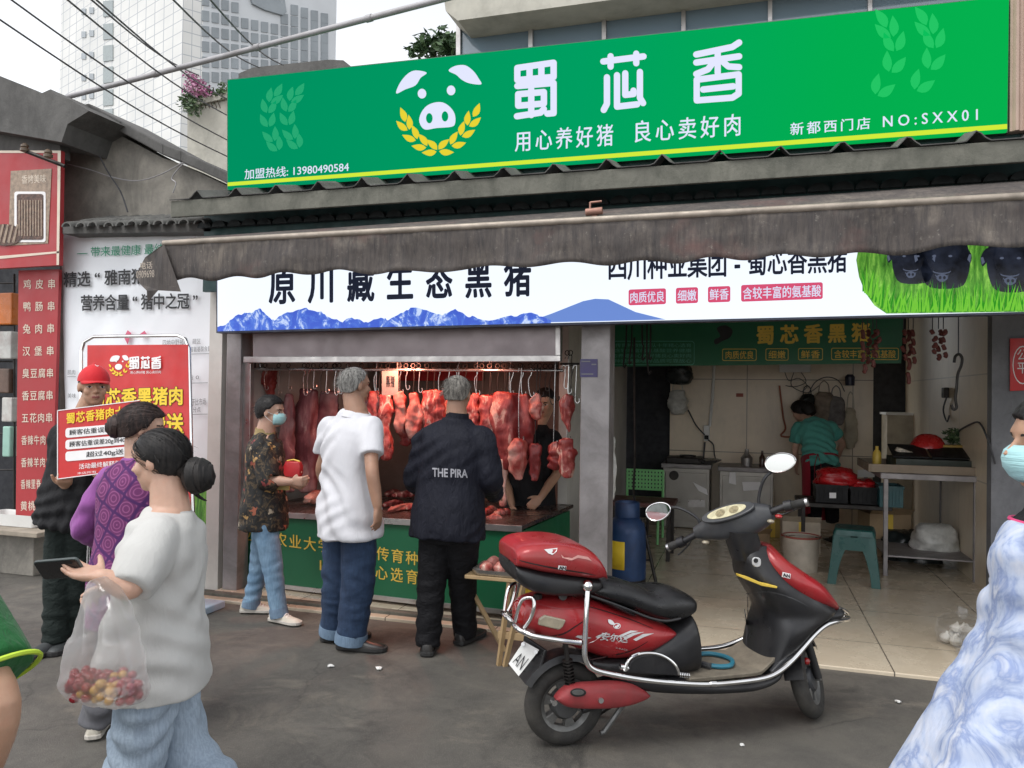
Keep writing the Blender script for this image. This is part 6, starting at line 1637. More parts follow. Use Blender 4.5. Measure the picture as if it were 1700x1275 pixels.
mb.build('bolt', M['steel'], pl_)
def chrome(pts, r, name='chrome_guard', mirror=False):
 for s_ in ((1, -1) if mirror else (1,)):
  q = []
  for x, y, l in pts:
   p = SL(x, y, l); p[1] *= s_; q.append(p)
  MB(False).tube(smooth_path(q, 6), r, 10).build(name, M['chrome'], sco)
chrome([(518, 610, .175), (514, 700, .20), (507, 850, .215), (512, 905, .22), (540, 940, .22), (620, 962, .22), (760, 985, .225), (900, 997, .225), (1010, 1000, .225), (1130, 990, .225), (1230, 974, .215), (1290, 945, .20), (1350, 890, .175), (1420, 808, .145), (1470, 765, .13), (1520, 748, .10), (1552, 742, .05), (1560, 738, 0)], .0125, mirror=True)
chrome([(492, 836, .215), (400, 824, .205), (300, 806, .18), (245, 782, .13), (224, 762, .07), (220, 752, 0)], .0115, mirror=True)
chrome([(230, 752, .09), (245, 690, .10), (264, 660, .11), (298, 656, .13), (305, 690, .145), (290, 740, .14), (266, 776, .13)], .0085, mirror=True)
chrome([(1500, 690, .09), (1535, 702, .06), (1556, 715, 0)], .010, mirror=True)
for s_ in (1, -1):
 q = SL(518, 608, .175); q[1] *= s_
 mb = MB(False); mb.ball(q, .026, 16, 10); mb.build('guard_knob', M['chrome'], sco)
q = SL(1018, 998, .226); mb = MB(False); mb.tube([q + (-.014, 0, .001), q + (.014, 0, -.001)], .0155, 12); mb.build('guard_joint', M['chrome'], sco)
o_ = [(668, 948), (682, 905), (712, 884), (752, 876), (800, 880), (842, 900), (872, 930), (884, 962)]
MB(False).prism([SL(x, y, .205) for x, y in smooth_path([np.array(p) for p in o_], 3)], (0, -.022, 0)).build('foot_rest', M['scblack'], sco, False, bev=.006)
MB(False).tube(smooth_path([SL(x, y, .228) for x, y in o_], 4), .007, 8).build('foot_rest_trim', M['chrome'], sco)
mb = MB(False); mb.tube([SL(648, 930, .215), SL(690, 938, .215)], .012, 10); 
for k in range(6): q = SL(884 + k * 7, 962 + k * .7, .222); mb.tube([q, q + (.004, 0, 0)], .013, 10)
mb.build('spring', M['chrome'], sco)
st_ax = nrm(np.array([-sin(RAKE), 0, cos(RAKE)]))
fwd = nrm(np.cross(axl, np.array([0, 0, 1]))); fwd = fwd if fwd[0] > 0 else -fwd
upv = nrm(np.cross(fwd, axl)); upv = upv if upv[2] > 0 else -upv
mb = MB(False)
for s_ in (-1, 1): mb.tube([FWc + axl * s_ * .058, FWc + axl * s_ * .06 + upv * .20 - fwd * .02, FWc + axl * s_ * .05 + upv * .36 - fwd * .07], [.02, .021, .024], 10)
mb.build('fork', M['scblack'], sco)
mb = MB(False); R = []
for a in np.radians(np.linspace(30, 165, 16)):
 dn = fwd * cos(a) + upv * sin(a); c_ = FWc + dn * (WR + .022)
 R.append([c_ - axl * .052 - dn * .03, c_ - axl * .046 + dn * .006, c_ + axl * .046 + dn * .006, c_ + axl * .052 - dn * .03, c_ + axl * .045, c_ - axl * .045])
mb.rings(R); mb.build('front_mudguard', M['scblack'], sco)
q = FWc - axl * .07; mb = MB(False); mb.cyl(q, q + axl * .14, .014, n=10); mb.build('axle', M['rim'], sco)
mb = MB(False); q = FWc - fwd * .10 + upv * .06 - axl * .05; mb.ball(q + upv * .05, .018, 10, 6); mb.build('reflector', M['tail_red'], sco)
hc = scp(*ZS(1125, 345), 0.0)
sdir = np.array([cos(HDG + STEER), sin(HDG + STEER), 0])
hbp = Plane(hc, -sdir)
def HB(x, y, off=0.0): return toL(hbp(*ZS(x, y), off))
sd_l = np.array([cos(STEER), sin(STEER), 0])
stations = [(948, 386, .030, .032), (985, 376, .046, .045), (1030, 366, .062, .06), (1080, 352, .075, .072), (1130, 338, .080, .075), (1180, 326, .072, .070), (1220, 314, .056, .055), (1252, 306, .036, .038)]
mb = MB(False); R = []
rows = np.array(smooth_path([np.array([*HB(a, b_), c_, d]) for a, b_, c_, d in stations], 4))
barv = nrm(HB(1252, 306) - HB(948, 386)); upb = nrm(np.cross(sd_l, barv)); upb = upb if upb[2] > 0 else -upb
for r_ in rows:
 c_ = r_[:3] - upb * .012
 R.append([c_ + upb * r_[3] * sup(2 * pi * k / 24, 2.6)[1] + sd_l * r_[4] * sup(2 * pi * k / 24, 2.6)[0] for k in range(24)])
mb.rings(R); hb_ = mb.build('handlebar_cover', M['scgrey'], sco, ang=50)
cD = HB(1085, 326, .048); dn = nrm(-sd_l * .62 + upb * .78); du = barv; dv = np.cross(dn, du)
mb = MB(False); mb.prism([cD + du * .135 * cos(a) + dv * .052 * sin(a) + dn * .012 for a in np.linspace(0, 2 * pi, 33)[:-1]], dn * .014); ds = mb.build('dash_bezel', M['scgrey'], hb_, False, bev=.006)
M['dial'] = simple('yellowed_dial', (.50, .46, .30), .35, var=.3, vs_=40)
mb = MB(False); mb.prism([cD + du * (-.004 + .098 * cos(a)) + dv * .036 * sin(a) + dn * .0265 for a in np.linspace(0, 2 * pi, 33)[:-1]], dn * .002); mb.build('dial', M['dial'], ds, False)
mb = MB(False)
for k in (-1, 1): mb.prism([cD + du * (k * .034 + .024 * cos(a)) + dv * .024 * sin(a) + dn * .029 for a in np.linspace(0, 2 * pi, 25)[:-1]], dn * .001)
mb.build('gauge', simple('gauge_print', (.25, .21, .12), .4, var=.5, vs_=90), ds, False)
mb = MB(False); a, b_ = hc, None
c0, c1_ = toL(hc) - np.array([0, 0, .05]), SL(1160, 500, 0)
R = []
for t in np.linspace(0, 1, 8):
 c_ = c0 + (c1_ - c0) * t; w_ = .085 - .02 * t; d_ = .075 + .005 * t
 R.append([c_ + np.array([d_ * sup(2 * pi * k / 20, 2.6)[0], w_ * sup(2 * pi * k / 20, 2.6)[1], 0]) for k in range(20)])
mb.rings(R); mb.build('steering_column', M['scblack'], sco)
for (a, m_, e, up_) in (((955, 402), (905, 428), (846, 452), 1), ((1252, 312), (1305, 292), (1388, 274), 1)):
 mb = MB(False); mb.tube([HB(*a), HB(*m_)], .017, 10); mb.build('bar', M['scblack'], sco)
 g0, g1 = HB(*m_), HB(*e); mb = MB(False); pts = [g0 + (g1 - g0) * t for t in np.linspace(0, 1, 13)]
 mb.tube(pts, [.019 + .002 * (k % 2) for k in range(13)], 12); gp = mb.build('grip', M['rubber'], sco)
 d = nrm(g1 - g0); mb = MB(False); mb.tube([g1, g1 + d * .012], .02, 12); mb.build('grip_end', M['steel'], gp)
 mb = MB(False); mb.tube([g0 - d * .0, g0 + d * .035], .027, 12); mb.build('switch_block', M['scblack'], sco)
lv = [(935, 420), (925, 440), (898, 470), (880, 484)]
MB(False).tube(smooth_path([HB(x, y, -.05) for x, y in lv], 4), .008, 8, flat=.6).build('brake_lever', M['scblack'], sco)
MB(False).tube(smooth_path([HB(x, y, -.05) for x, y in [(1275, 318), (1300, 322), (1340, 306), (1372, 292)]], 4), .008, 8, flat=.6).build('brake_lever', M['scblack'], sco)
for (x, y, m_) in ((990, 434, 'amber'), (1250, 350, 'amber'), (1282, 330, 'tail_red')):
 q = HB(x, y, .04); mb = MB(False); mb.ball(q, (.018, .018, .010), 12, 8); mb.build('indicator', M[m_], sco)
def mirror(cx, cy, rx, ry, tilt, stem, label):
 c_ = HB(cx, cy); n_ = nrm(-sd_l + np.array([0, 0, .05])); u = nrm(np.cross((0, 0, 1), n_)); v = np.cross(n_, u)
 if np.dot(u, barv) < 0: u = -u
 u2 = u * cos(tilt) + v * sin(tilt); v2 = np.cross(n_, u2)
 sc_ = np.dot(hc - CP, FW) / FPX * .4156 * 1.04
 def o_(k, e=1): 
  a = 2 * pi * k / 28; r = 1 + .10 * cos(a - .4)
  return u2 * rx * sc_ * cos(a) * r * e + v2 * ry * sc_ * sin(a) * e
 mb = MB(False); mb.rings([[c_ + o_(k, .55) - n_ * .035 for k in range(28)], [c_ + o_(k, .9) - n_ * .02 for k in range(28)], [c_ + o_(k, 1) for k in range(28)], [c_ + o_(k, .97) + n_ * .004 for k in range(28)]])
 mr = mb.build('mirror', M['scblack'], sco)
 mb = MB(False); mb.prism([c_ + o_(k, .91) + n_ * .0052 for k in range(28)], n_ * .001); mb.build('mirror_glass', M['mirror'], mr, False)
 mb = MB(False); mb.tube([c_ + o_(k, .95) + n_ * .005 for k in range(28)], .0035, 6, closed=True); mb.build('mirror_rim', M['chrome'], mr)
 MB(False).tube(smooth_path([HB(x, y, -.02 if k == 0 else 0) for k, (x, y) in enumerate(stem)], 5), .008, 8).build('mirror_stem', M['scblack'], sco)
mirror(798, 312, 55, 36, radians(22), [(835, 296), (880, 296), (930, 318), (962, 345), (968, 380)], '')
mirror(1284, 116, 58, 36, radians(14), [(1262, 146), (1228, 175), (1208, 225), (1202, 275), (1215, 312)], '')
lk = thing('cable_lock', 'blue coiled cable lock lying on the scooter foot deck', 'lock', rootS + hd * SL(1010, 900, 0)[0] + np.array([0, 0, dz + .01]), HDG)
def dk(x, y):
 p = scp.o * 0
 w_ = G(*ZS(x, y), dz + .022); return toL(w_) - np.array([SL(1010, 900, 0)[0], 0, dz + .01])
MB(False).tube(smooth_path([dk(x, y) for x, y in [(945, 905), (950, 885), (1000, 878), (1060, 888), (1095, 905), (1090, 925), (1050, 930), (1010, 926)]], 5), .011, 8).build('cable', simple('teal_blue_rubber', (.02, .14, .20), .45), lk)
a, b_ = dk(945, 912), dk(1012, 930); MB(False).tube([a, b_], .015, 8).build('lock_body', M['scgrey'], lk)
mb = MB(False); mb.tube([SL(700, 1030, -.10), np.array([SL(640, 1100, 0)[0], .24, .012])], .012, 8); mb.build('side_stand', M['iron'], sco)
mb = MB(False); mb.tube([SL(690, 1040, .05), np.array([SL(575, 1145, 0)[0], -.03, .05]), np.array([SL(560, 1150, 0)[0], -.03, .045])], .013, 8); mb.build('centre_stand', M['rim'], sco)
wsl = thing('wooden_stool', 'folding wooden stool carrying a tray of pork behind the scooter', 'stool', G(838, 1105))
WY = G(838, 1106)[1]
def WP(x, y, d=0): return P(x, y, WY + d)
top_z = WP(830, 958)[2]
x0_, x1_ = WP(773, 955)[0], WP(905, 955)[0]
for k in range(4):
 MB().box(x0_, x1_, WY - .02 + k * .062, WY + .036 + k * .062, top_z - .022, top_z).build('seat_plank', M['wood'], wsl, False, bev=.004)
for d_ in (.0, .25):
 for a, b_ in (((775 if d_ else 870, 966), (838, 1100 - d_ * 60)), ((846, 966), (828 if not d_ else 880, 1098 - d_ * 60))):
  p, q = WP(*a, d_), WP(*b_, d_); q[2] = max(q[2], .0)
  q[2] = 0.0
  MB().tube([p - (0, 0, .0), q], .017, 4).build('leg', M['wood'], wsl, False)
MB().box(WP(826, 1052)[0], WP(880, 1052)[0], WY + .0, WY + .03, WP(826, 1060)[2], WP(826, 1048)[2]).build('crossbar', M['wood'], wsl, False, bev=.003)
tz = top_z + .003
try_ = thing('steel_tray', 'shallow steel tray of pork belly on the folding wooden stool', 'tray', (WP(826, 945)[0], WY + .13, tz))
c_ = np.array([WP(828, 945)[0], WY + .11, tz])
mb = MB(); mb.rings([[c_ + (x, y, 0) for x, y in rrect(-.15, -.12, .15, .12, .03)], [c_ + (x, y, .035) for x, y in rrect(-.17, -.14, .17, .14, .04)], [c_ + (x, y, .035) for x, y in rrect(-.163, -.133, .163, .133, .04)], [c_ + (x, y, .004) for x, y in rrect(-.147, -.117, .147, .117, .03)]]); mb.build('pan', M['steel'], try_)
for k in range(3):
 p = c_ + (-.10 + k * .085, 0, .03)
 mb = blob_strip([p + (-.0, -.10, 0), p + (.02, 0, .016), p + (.03, .10, 0)], [.028, .04, .042, .03], [.022, .03, .03, .02], 70 + k, .25, 16, 12)
 o = mb.build('pork_belly', MT['fat'], None, True, ang=180); subdiv(o, 1, .012, .03); tag(o, ('strip of pork belly at the left of the steel tray', 'middle strip of pork belly in the steel tray', 'strip of pork belly nearest the scooter top box')[k], 'meat', 'pork belly strips in the tray')
t = slab('yellow_card', [(872, 975), (890, 975), (890, 1000), (872, 1000)], YP(WY + .3), .02, M['yellow']); tag(t, 'small yellow box behind the wooden stool and scooter tail', 'box')
# people
def remesh(mb, voxel, smooth_it=4, keep=True):
 me = bpy.data.meshes.new('tmp'); me.from_pydata([tuple(v) for v in mb.v], [], mb.f); fix_normals(me)
 o = bpy.data.objects.new('tmp', me); C.objects.link(o)
 r = o.modifiers.new('r', 'REMESH'); r.mode = 'VOXEL'; r.voxel_size = voxel; r.use_smooth_shade = True
 if smooth_it:
  s_ = o.modifiers.new('s', 'SMOOTH'); s_.iterations = smooth_it; s_.factor = .5
 out = bpy.data.meshes.new_from_object(o.evaluated_get(bpy.context.evaluated_depsgraph_get()))
 bpy.data.objects.remove(o); bpy.data.meshes.remove(me)
 return out
def verts_np(me):
 V = np.empty(len(me.vertices) * 3); me.vertices.foreach_get('co', V); return V.reshape(-1, 3)
def norms_np(me):
 V = np.empty(len(me.vertices) * 3); me.vertices.foreach_get('normal', V); return V.reshape(-1, 3)
def wrinkle(me, amp, sx=(9, 9, 4), seed=0.0, shear=.6, ridged=True, mask=None):
 """folds along the cloth: ridged noise, stretched"""
 V, N = verts_np(me), norms_np(me)
 D = np.empty(len(V)); r_ = random.Random(seed); dirs = [(nrm((r_.uniform(-1, 1), r_.uniform(-1, 1), s_ * r_.uniform(.5, 1.1))), r_.uniform(60, 95), r_.random() * 9) for s_ in (1, -1, .6)]
 for i, p in enumerate(V):
  q = Vector(((p[0] + shear * .35 * p[2]) * sx[0] + seed, p[1] * sx[1] + seed * 2, (p[2] + shear * .5 * p[0]) * sx[2]))
  a = mnoise.noise(q); b_ = mnoise.noise(q * 2.1 + Vector((3, 7, 1)))
  D[i] = .6 * (.35 - min(a * a * 5, .9)) + .10 * b_
  for d_, fr_q, ph in dirs:
   m_ = mnoise.noise(Vector(p) * 2.6 + Vector((ph, 0, seed)))
   if m_ > 0: D[i] += m_ * 1.1 * sin(fr_q * (p[0] * d_[0] + p[1] * d_[1] + p[2] * d_[2]) + 5 * mnoise.noise(Vector(p) * 3.1))
 if mask is not None: D = D * mask(V)
 V = V + N * (D * amp)[:, None]
 me.vertices.foreach_set('co', V.ravel()); me.update()
def link_mesh(name, me, mats, parent, mids=None):
 me.name = name; me.materials.clear()
 for m in (mats if isinstance(mats, (list, tuple)) else [mats]): me.materials.append(m)
 me.polygons.foreach_set('use_smooth', [True] * len(me.polygons))
 if mids is not None: me.polygons.foreach_set('material_index', mids)
 o = bpy.data.objects.new(name, me); C.objects.link(o); o.parent = parent
 return o
def m_skin(name, col):
 b = NB(name)
 c = b.ramp(b.noise(9, 5, .6), [(.3, tuple(v * .82 for v in col)), (.7, tuple(min(1, v * 1.08) for v in col))])
 c = b.mix(b.ramp(b.noise(28, 4), [(.55, 0.0), (.75, .3)]), c, (col[0] * .9, col[1] * .62, col[2] * .55))
 b.color(c); b.set(Roughness=.5, Subsurface_Weight=.12, Subsurface_Radius=(.012, .005, .003)); b.bump(b.noise(160, 3), .12, .002); return b.mat
def m_cloth(name, col, rough=.85, var=.12, weave=260, fold=.22, col2=None, fs=(8, 8, 3)):
 b = NB(name)
 f = b.noise(5, 5, .6)
 c = b.ramp(f, [(.3, tuple(v * (1 - var) for v in col)), (.7, col if col2 is None else col2)])
 b.color(c); b.set(Roughness=rough, Sheen_Weight=.1 if max(col) > .1 else 0, Specular_IOR_Level=.25)
 if fold: b.bump(b.noise(3.2, 4, .55, b.co(fs, rot=(.3, .4, 0)), .6), fold, .03)
 b.bump(b.noise(weave, 2), .12, .002); return b.mat
def m_denim(name, dark, light, seam=True):
 b = NB(name)
 f = b.noise(4, 6, .65, b.co((1, 1, .5)), .4)
 c = b.ramp(f, [(.3, dark), (.68, light)])
 c = b.mix(b.ramp(b.noise(150, 2, .5, b.co((1, 1, .15))), [(.4, .25), (.6, 0.0)]), c, tuple(v * .5 for v in dark))
 b.color(c); b.set(Roughness=.85); b.bump(b.noise(3, 4, .6, b.co((7, 7, 9), rot=(.2, .5, 0)), .7), .2, .03); b.bump(b.noise(220, 2), .15, .002); return b.mat
def m_hair(name, dark, light, sc_=90):
 b = NB(name)
 st = b.noise(sc_, 3, .6, b.co((1, 1, .13), rot=(.3, .1, 0)), .5)
 b.color(b.ramp(st, [(.35, dark), (.65, light)])); b.set(Roughness=.55, Specular_IOR_Level=.3); b.bump(st, .4, .004); return b.mat
SK = {'tan': m_skin('tan_skin', (.46, .27, .18)), 'fair': m_skin('fair_skin', (.52, .32, .235)), 'old': m_skin('weathered_skin', (.34, .19, .125))}
M['eye'] = simple('dark_eye', (.015, .010, .008), .2, bump=0); M['eyewhite'] = simple('eye_white', (.6, .56, .52), .3, bump=0); M['lip'] = simple('lip', (.30, .10, .085), .45, bump=0); M['brow'] = simple('eyebrow', (.025, .018, .014), .8, bump=0)
M['hairblack'] = m_hair('black_hair', (.005, .0045, .005), (.020, .017, .016)); M['hairgrey'] = m_hair('grey_hair', (.075, .072, .068), (.34, .33, .31)); M['hairbrown'] = m_hair('dark_brown_hair', (.010, .006, .006), (.045, .026, .022))
M['hairsalt'] = m_hair('salt_hair', (.05, .046, .042), (.30, .28, .25))
M['mask'] = m_cloth('surgical_mask', (.36, .60, .62), .8, .05, 200, .35, fs=(1, 1, 26)); M['strap'] = simple('white_strap', (.7, .7, .68), .7, bump=0)
M['sole'] = simple('pale_sole', (.55, .52, .47), .7, var=.2, dirt=(.2, .17, .14)); M['soleblack'] = simple('black_sole', (.02, .02, .02), .7)
class Fig:
 """a person: joints in world metres; H standing height; hdg = facing angle from +X"""
 def __init__(s, label, gpx, H, hdg, build=1.0, Y=None, girth=1.0):
  s.root = G(*gpx) if Y is None else P(*gpx, Y); s.root[2] = 0
  s.Y = s.root[1] if Y is None else Y
  s.H = H; s.k = H / 1.7; s.hdg = radians(hdg); s.bw = build; s.gi = girth
  s.o = thing('person', label, 'person', s.root)
  f = np.array([cos(s.hdg), sin(s.hdg), 0]); r = np.array([f[1], -f[0], 0]); s.f, s.r = f, r
  def L(x, y, z): return s.root + r * x * H + f * y * H + np.array([0, 0, z * H])
  s.J = dict(pel=L(0, 0, .53), chest=L(0, .01, .70), neck=L(0, -.01, .835), head=L(0, .02, .925))
  for sd, g in (('R', 1), ('L', -1)):
   s.J.update({'sh' + sd: L(g * .108 * build, -.005, .805), 'el' + sd: L(g * .145 * build, -.015, .625), 'wr' + sd: L(g * .15 * build, .025, .475),
      'hip' + sd: L(g * .053, 0, .515), 'kn' + sd: L(g * .058, .012, .285), 'an' + sd: L(g * .06, -.012, .05), 'toe' + sd: L(g * .075, .115, .018)})
  s.hf = f.copy(); s.hu = np.array([0, 0, 1.0]); s.hh = .132 * H
 def px(s, **kw):
  for k_, v in kw.items():
   s.J[k_] = P(v[0], v[1], s.Y + (v[2] if len(v) > 2 else 0))
  return s
 def l(s, p): return np.array(p) - s.root
 def ax(s, a, b_): return nrm(s.J[b_] - s.J[a])
 def spine(s, t):
  a, b_, c_ = s.J['pel'], s.J['chest'], s.J['neck']
  if t < .55: return a + (b_ - a) * t / .55
  return b_ + (c_ - b_) * (t - .55) / .45
 def ring(s, t, w, d, n=26, e=2.3, fo=0.0):
  c_ = s.spine(t); up = nrm(s.spine(min(t + .1, 1.2)) - s.spine(t - .1))
  ha, sa = s.ax('hipL', 'hipR'), s.ax('shL', 'shR'); q = min(1, max(0, t / .9))
  side = nrm(ha * (1 - q) + sa * q); side = nrm(side - up * np.dot(side, up)); fr = np.cross(up, side)
  c_ = c_ + fr * fo
  return [s.l(c_ + side * w * sup(2 * pi * k / n, e)[0] + fr * d * sup(2 * pi * k / n, e)[1]) for k in range(n)]
 def torso(s, mb, inf=0.0, hem=-.14, hemw=None, top=1.0, belly=0.0, flare=0.0):
  k = s.k
  T = [(-.15, .125, .095), (0, .165, .118), (.25, .150, .108 + belly), (.5, .158, .118 + belly * .6), (.72, .168, .115), (.86, .150, .090), (.94, .105, .072), (1.0, .062, .060)]
  ts = [a for a, _, _ in T]
  R = []
  tt = np.linspace(hem, top, 16)
  for t in tt:
   w = np.interp(t, ts, [b_ for _, b_, _ in T]) * s.bw; d = np.interp(t, ts, [c_ for *_, c_ in T]) * s.gi
   if inf:
    if t < .4: w = max(w, np.interp(t, [.1, .4], [.176, .155]) * s.bw); d = max(d, np.interp(t, [.1, .4], [.142, .115]) * s.gi)
    g_ = flare * max(0, (.3 - t)) / .5
    w += inf + g_; d += inf + g_ * .8
    if t > .9: w = max(w - inf * .6, .062); d = max(d - inf * .6, .06)
   R.append(s.ring(t, w * k, d * k))
  mb.rings(R)
  return mb
 def limb(s, mb, pts, rad, n=16, flat=1.0, end=.7):
  q = smooth_path([s.l(p) for p in pts], 5)
  r = np.interp(np.linspace(0, 1, len(q)), np.linspace(0, 1, len(rad)), rad)
  d0, d1 = nrm(q[1] - q[0]), nrm(q[-1] - q[-2])
  q = [q[0] - d0 * r[0] * .7] + list(q) + [q[-1] + d1 * r[-1] * end]; r = [r[0] * .6] + list(r) + [r[-1] * (.6 if end > .3 else .97)]
  mb.tube(q, r, n, flat=flat); return mb
 def hand(s, mb, wr, d, nrm_, side, curl=(.5, .55, .6, .65), thumb=.6, size=1.0):
  """five fingers; d towards the knuckles, nrm_ out of the palm, side = where the thumb is"""
  k = s.k * size; d = nrm(d); pn = nrm(np.array(nrm_) - d * np.dot(nrm_, d)); sd = nrm(np.array(side) - d * np.dot(side, d) - pn * np.dot(side, pn))
  w0 = s.l(wr); kn = w0 + d * .085 * k
  R = []
  for t, hw, hd_ in ((-.015, .024, .019), (.01, .028, .018), (.045, .039, .017), (.078, .041, .014), (.092, .036, .011)):
   c_ = w0 + d * t * k; R.append([c_ + sd * hw * k * sup(2 * pi * j / 16, 2.6)[0] + pn * hd_ * k * sup(2 * pi * j / 16, 2.6)[1] for j in range(16)])
  mb.rings(R)
  for i, (off, ln) in enumerate(((.031, .070), (.0105, .080), (-.0105, .074), (-.031, .058))):
   p = w0 + d * (.080 - .004 * abs(i - 1)) * k + sd * off * k; a = 0; pts = [p - d * .012 * k, p]
   dd = d + sd * (off * 1.6)
   dd = nrm(dd)
   for seg, f_ in ((.45, .6), (.31, 1.0), (.24, .8)):
    a += curl[i] * f_; v = dd * cos(a) + pn * sin(a); p = p + v * ln * seg * k; pts.append(p)
   mb.tube(smooth_path(pts, 3), np.interp(np.linspace(0, 1, (len(pts) - 1) * 3 + 1), [0, .4, .8, 1], [.0092 * k, .0088 * k, .0078 * k, .0055 * k]), 10)
  p = w0 + d * .022 * k + sd * .026 * k; a0 = nrm(d * .72 + sd * .75 + pn * .25)
  pts = [p, p + a0 * .03 * k]; v = nrm(a0 + (d * .5 + pn * .6 - sd * .2) * thumb); pts.append(pts[-1] + v * .028 * k); v = nrm(v + pn * .3 * thumb + d * .2); pts.append(pts[-1] + v * .022 * k)
  mb.tube(smooth_path(pts, 3), np.interp(np.linspace(0, 1, 10), [0, .5, 1], [.0135 * k, .011 * k, .007 * k]), 10)
 def hl(s, x, y, z):
  """head coordinates in head heights -> local"""
  r = nrm(np.cross(s.hf, s.hu)); u = nrm(np.cross(r, s.hf)); return s.l(s.J['head']) + (r * x + s.hf * y + u * z) * s.hh
 def head(s, mb):
  def ell(c_, r, n=22, m=14):
   R = []
   for j in range(m + 1):
    t = max(.03, min(pi - .03, pi * j / m)); R.append([s.hl(c_[0] + r[0] * sin(t) * cos(2 * pi * q / n), c_[1] + r[1] * sin(t) * sin(2 * pi * q / n), c_[2] - r[2] * cos(t)) for q in range(n)])
   mb.rings(R)
  ell((0, -.04, .13), (.335, .415, .365)); ell((0, .10, -.18), (.245, .27, .30)); ell((0, .235, -.36), (.12, .10, .10)); ell((0, .29, .12), (.24, .09, .10)); ell((.15, .24, -.10), (.11, .11, .12)); ell((-.15, .24, -.10), (.11, .11, .12))
  mb.tube([s.hl(0, .35, .06), s.hl(0, .405, -.03), s.hl(0, .455, -.105), s.hl(0, .40, -.145)], [.028 * s.hh, .036 * s.hh, .050 * s.hh, .03 * s.hh], 10)
  for g in (1, -1):
   ell((g * .045, .40, -.115), (.04, .05, .032), 10, 8)
   ell((g * .335, -.03, -.01), (.045, .085, .13), 12, 8)
  ell((0, .345, -.232), (.095, .055, .028), 12, 8); ell((0, .335, -.275), (.075, .055, .030), 12, 8)
  c_ = s.hl(0, -.10, -.22); mb.tube([s.hl(0, -.06, -.1), c_, s.l(s.J['neck']) + np.array([0, 0, -.03])], [.054 * s.k, .059 * s.k, .074 * s.k], 16)
 def face_ids(s, me):
  n = len(me.polygons); cc = np.empty(n * 3); me.polygons.foreach_get('center', cc); cc = cc.reshape(-1, 3)
  r = nrm(np.cross(s.hf, s.hu)); u = nrm(np.cross(r, s.hf)); q = (cc - s.l(s.J['head'])) / s.hh
  x, y, z = q @ r, q @ s.hf, q @ u; ids = np.zeros(n, int)
  fr = y > .22
  for g in (1, -1):
   e = ((x - g * .145) / .062) ** 2 + ((z - .015) / .024) ** 2; ids[fr & (e < 1)] = 2
   e = ((x - g * .145) / .030) ** 2 + ((z - .015) / .026) ** 2; ids[fr & (e < 1)] = 1
   b_ = ((x - g * .155) / .085) ** 2 + ((z - .10 + .25 * (abs(x) - .155) ** 2 * 4) / .017) ** 2; ids[fr & (b_ < 1)] = 4
  ids[(y > .28) & (abs(x) < .085) & (abs(z + .252) < .032)] = 3
  return ids.tolist()
 def body(s, skin, hands=(), voxel=.0075, legs=True, bare=None, arms=True):
  mb = MB(False); k = s.k; J = s.J
  s.torso(mb)
  for sd in 'RL':
   c_ = s.spine(.80); a_ = J['sh' + sd]; a_ = a_ + (c_ - a_) * .22 + np.array([0, 0, -.028 * k])
   s.limb(mb, [a_, (a_ + J['el' + sd]) / 2, J['el' + sd], (J['el' + sd] + J['wr' + sd]) / 2, J['wr' + sd]], [.040 * k, .044 * k, .040 * k, .038 * k, .027 * k])
   if legs:
    s.limb(mb, [J['hip' + sd], (J['hip' + sd] + J['kn' + sd]) / 2, J['kn' + sd], J['kn' + sd] * .6 + J['an' + sd] * .4, J['an' + sd]], [.085 * k, .075 * k, .055 * k, .054 * k, .036 * k])
  for h in hands: s.hand(mb, **h)
  s.head(mb)
  me = remesh(mb, voxel, 3)
  s.body_o = link_mesh('body', me, [skin, M['eye'], M['eyewhite'], M['lip'], M['brow']], s.o, s.face_ids(me)); return s
 def shirt(s, mat, sleeve=.8, inf=.022, hem=-.2, sr=(.082, .078, .074), amp=.012, flare=.0, name='shirt', voxel=.009, seed=1.0, belly=0.0, collar=None, long=False, cuff=.04, top=.985, fs=(9, 9, 4)):
  mb = MB(False); k = s.k; J = s.J
  s.torso(mb, inf, hem, top=top, belly=belly, flare=flare)
  for sd in 'RL':
   a, e, w = J['sh' + sd], J['el' + sd], J['wr' + sd]; c_ = s.spine(.80); a = a + (c_ - a) * .14 + np.array([0, 0, -.018 * k])
   if long: s.limb(mb, [a + (c_ - a) * .45, a, (a + e) / 2, e, (e + w) / 2, w], [.06 * k, sr[0] * .86 * k, sr[1] * k, sr[2] * k, sr[2] * .85 * k, cuff * k], end=.1)
   else:
    en = a + (e - a) * sleeve if sleeve <= 1 else e + (w - e) * (sleeve - 1)
    mid = a + (e - a) * min(sleeve * .5, 1)
    pp = [a + (c_ - a) * .45, a, mid] + ([e] if sleeve > 1.05 else []) + [en]
    s.limb(mb, pp, [.055 * k, sr[0] * .86 * k, sr[1] * k] + ([sr[1] * k] if sleeve > 1.05 else []) + [sr[2] * k], end=.1)
  me = remesh(mb, voxel, 14); wrinkle(me, amp, fs, seed)
  o = link_mesh(name, me, mat, s.o)
  if collar:
   mb = MB(False); R = []
   for t, ex in (((.955, .020), (1.0, .012), (1.05, .008)) if long or collar is not mat else ((.93, .034), (.955, .024), (.975, .014), (.985, .006))):
    R.append(s.ring(t, (.062 + ex) * k, (.062 + ex) * k, 22, 2))
   mb.rings(R); mb.build('collar', collar, o)
  return o
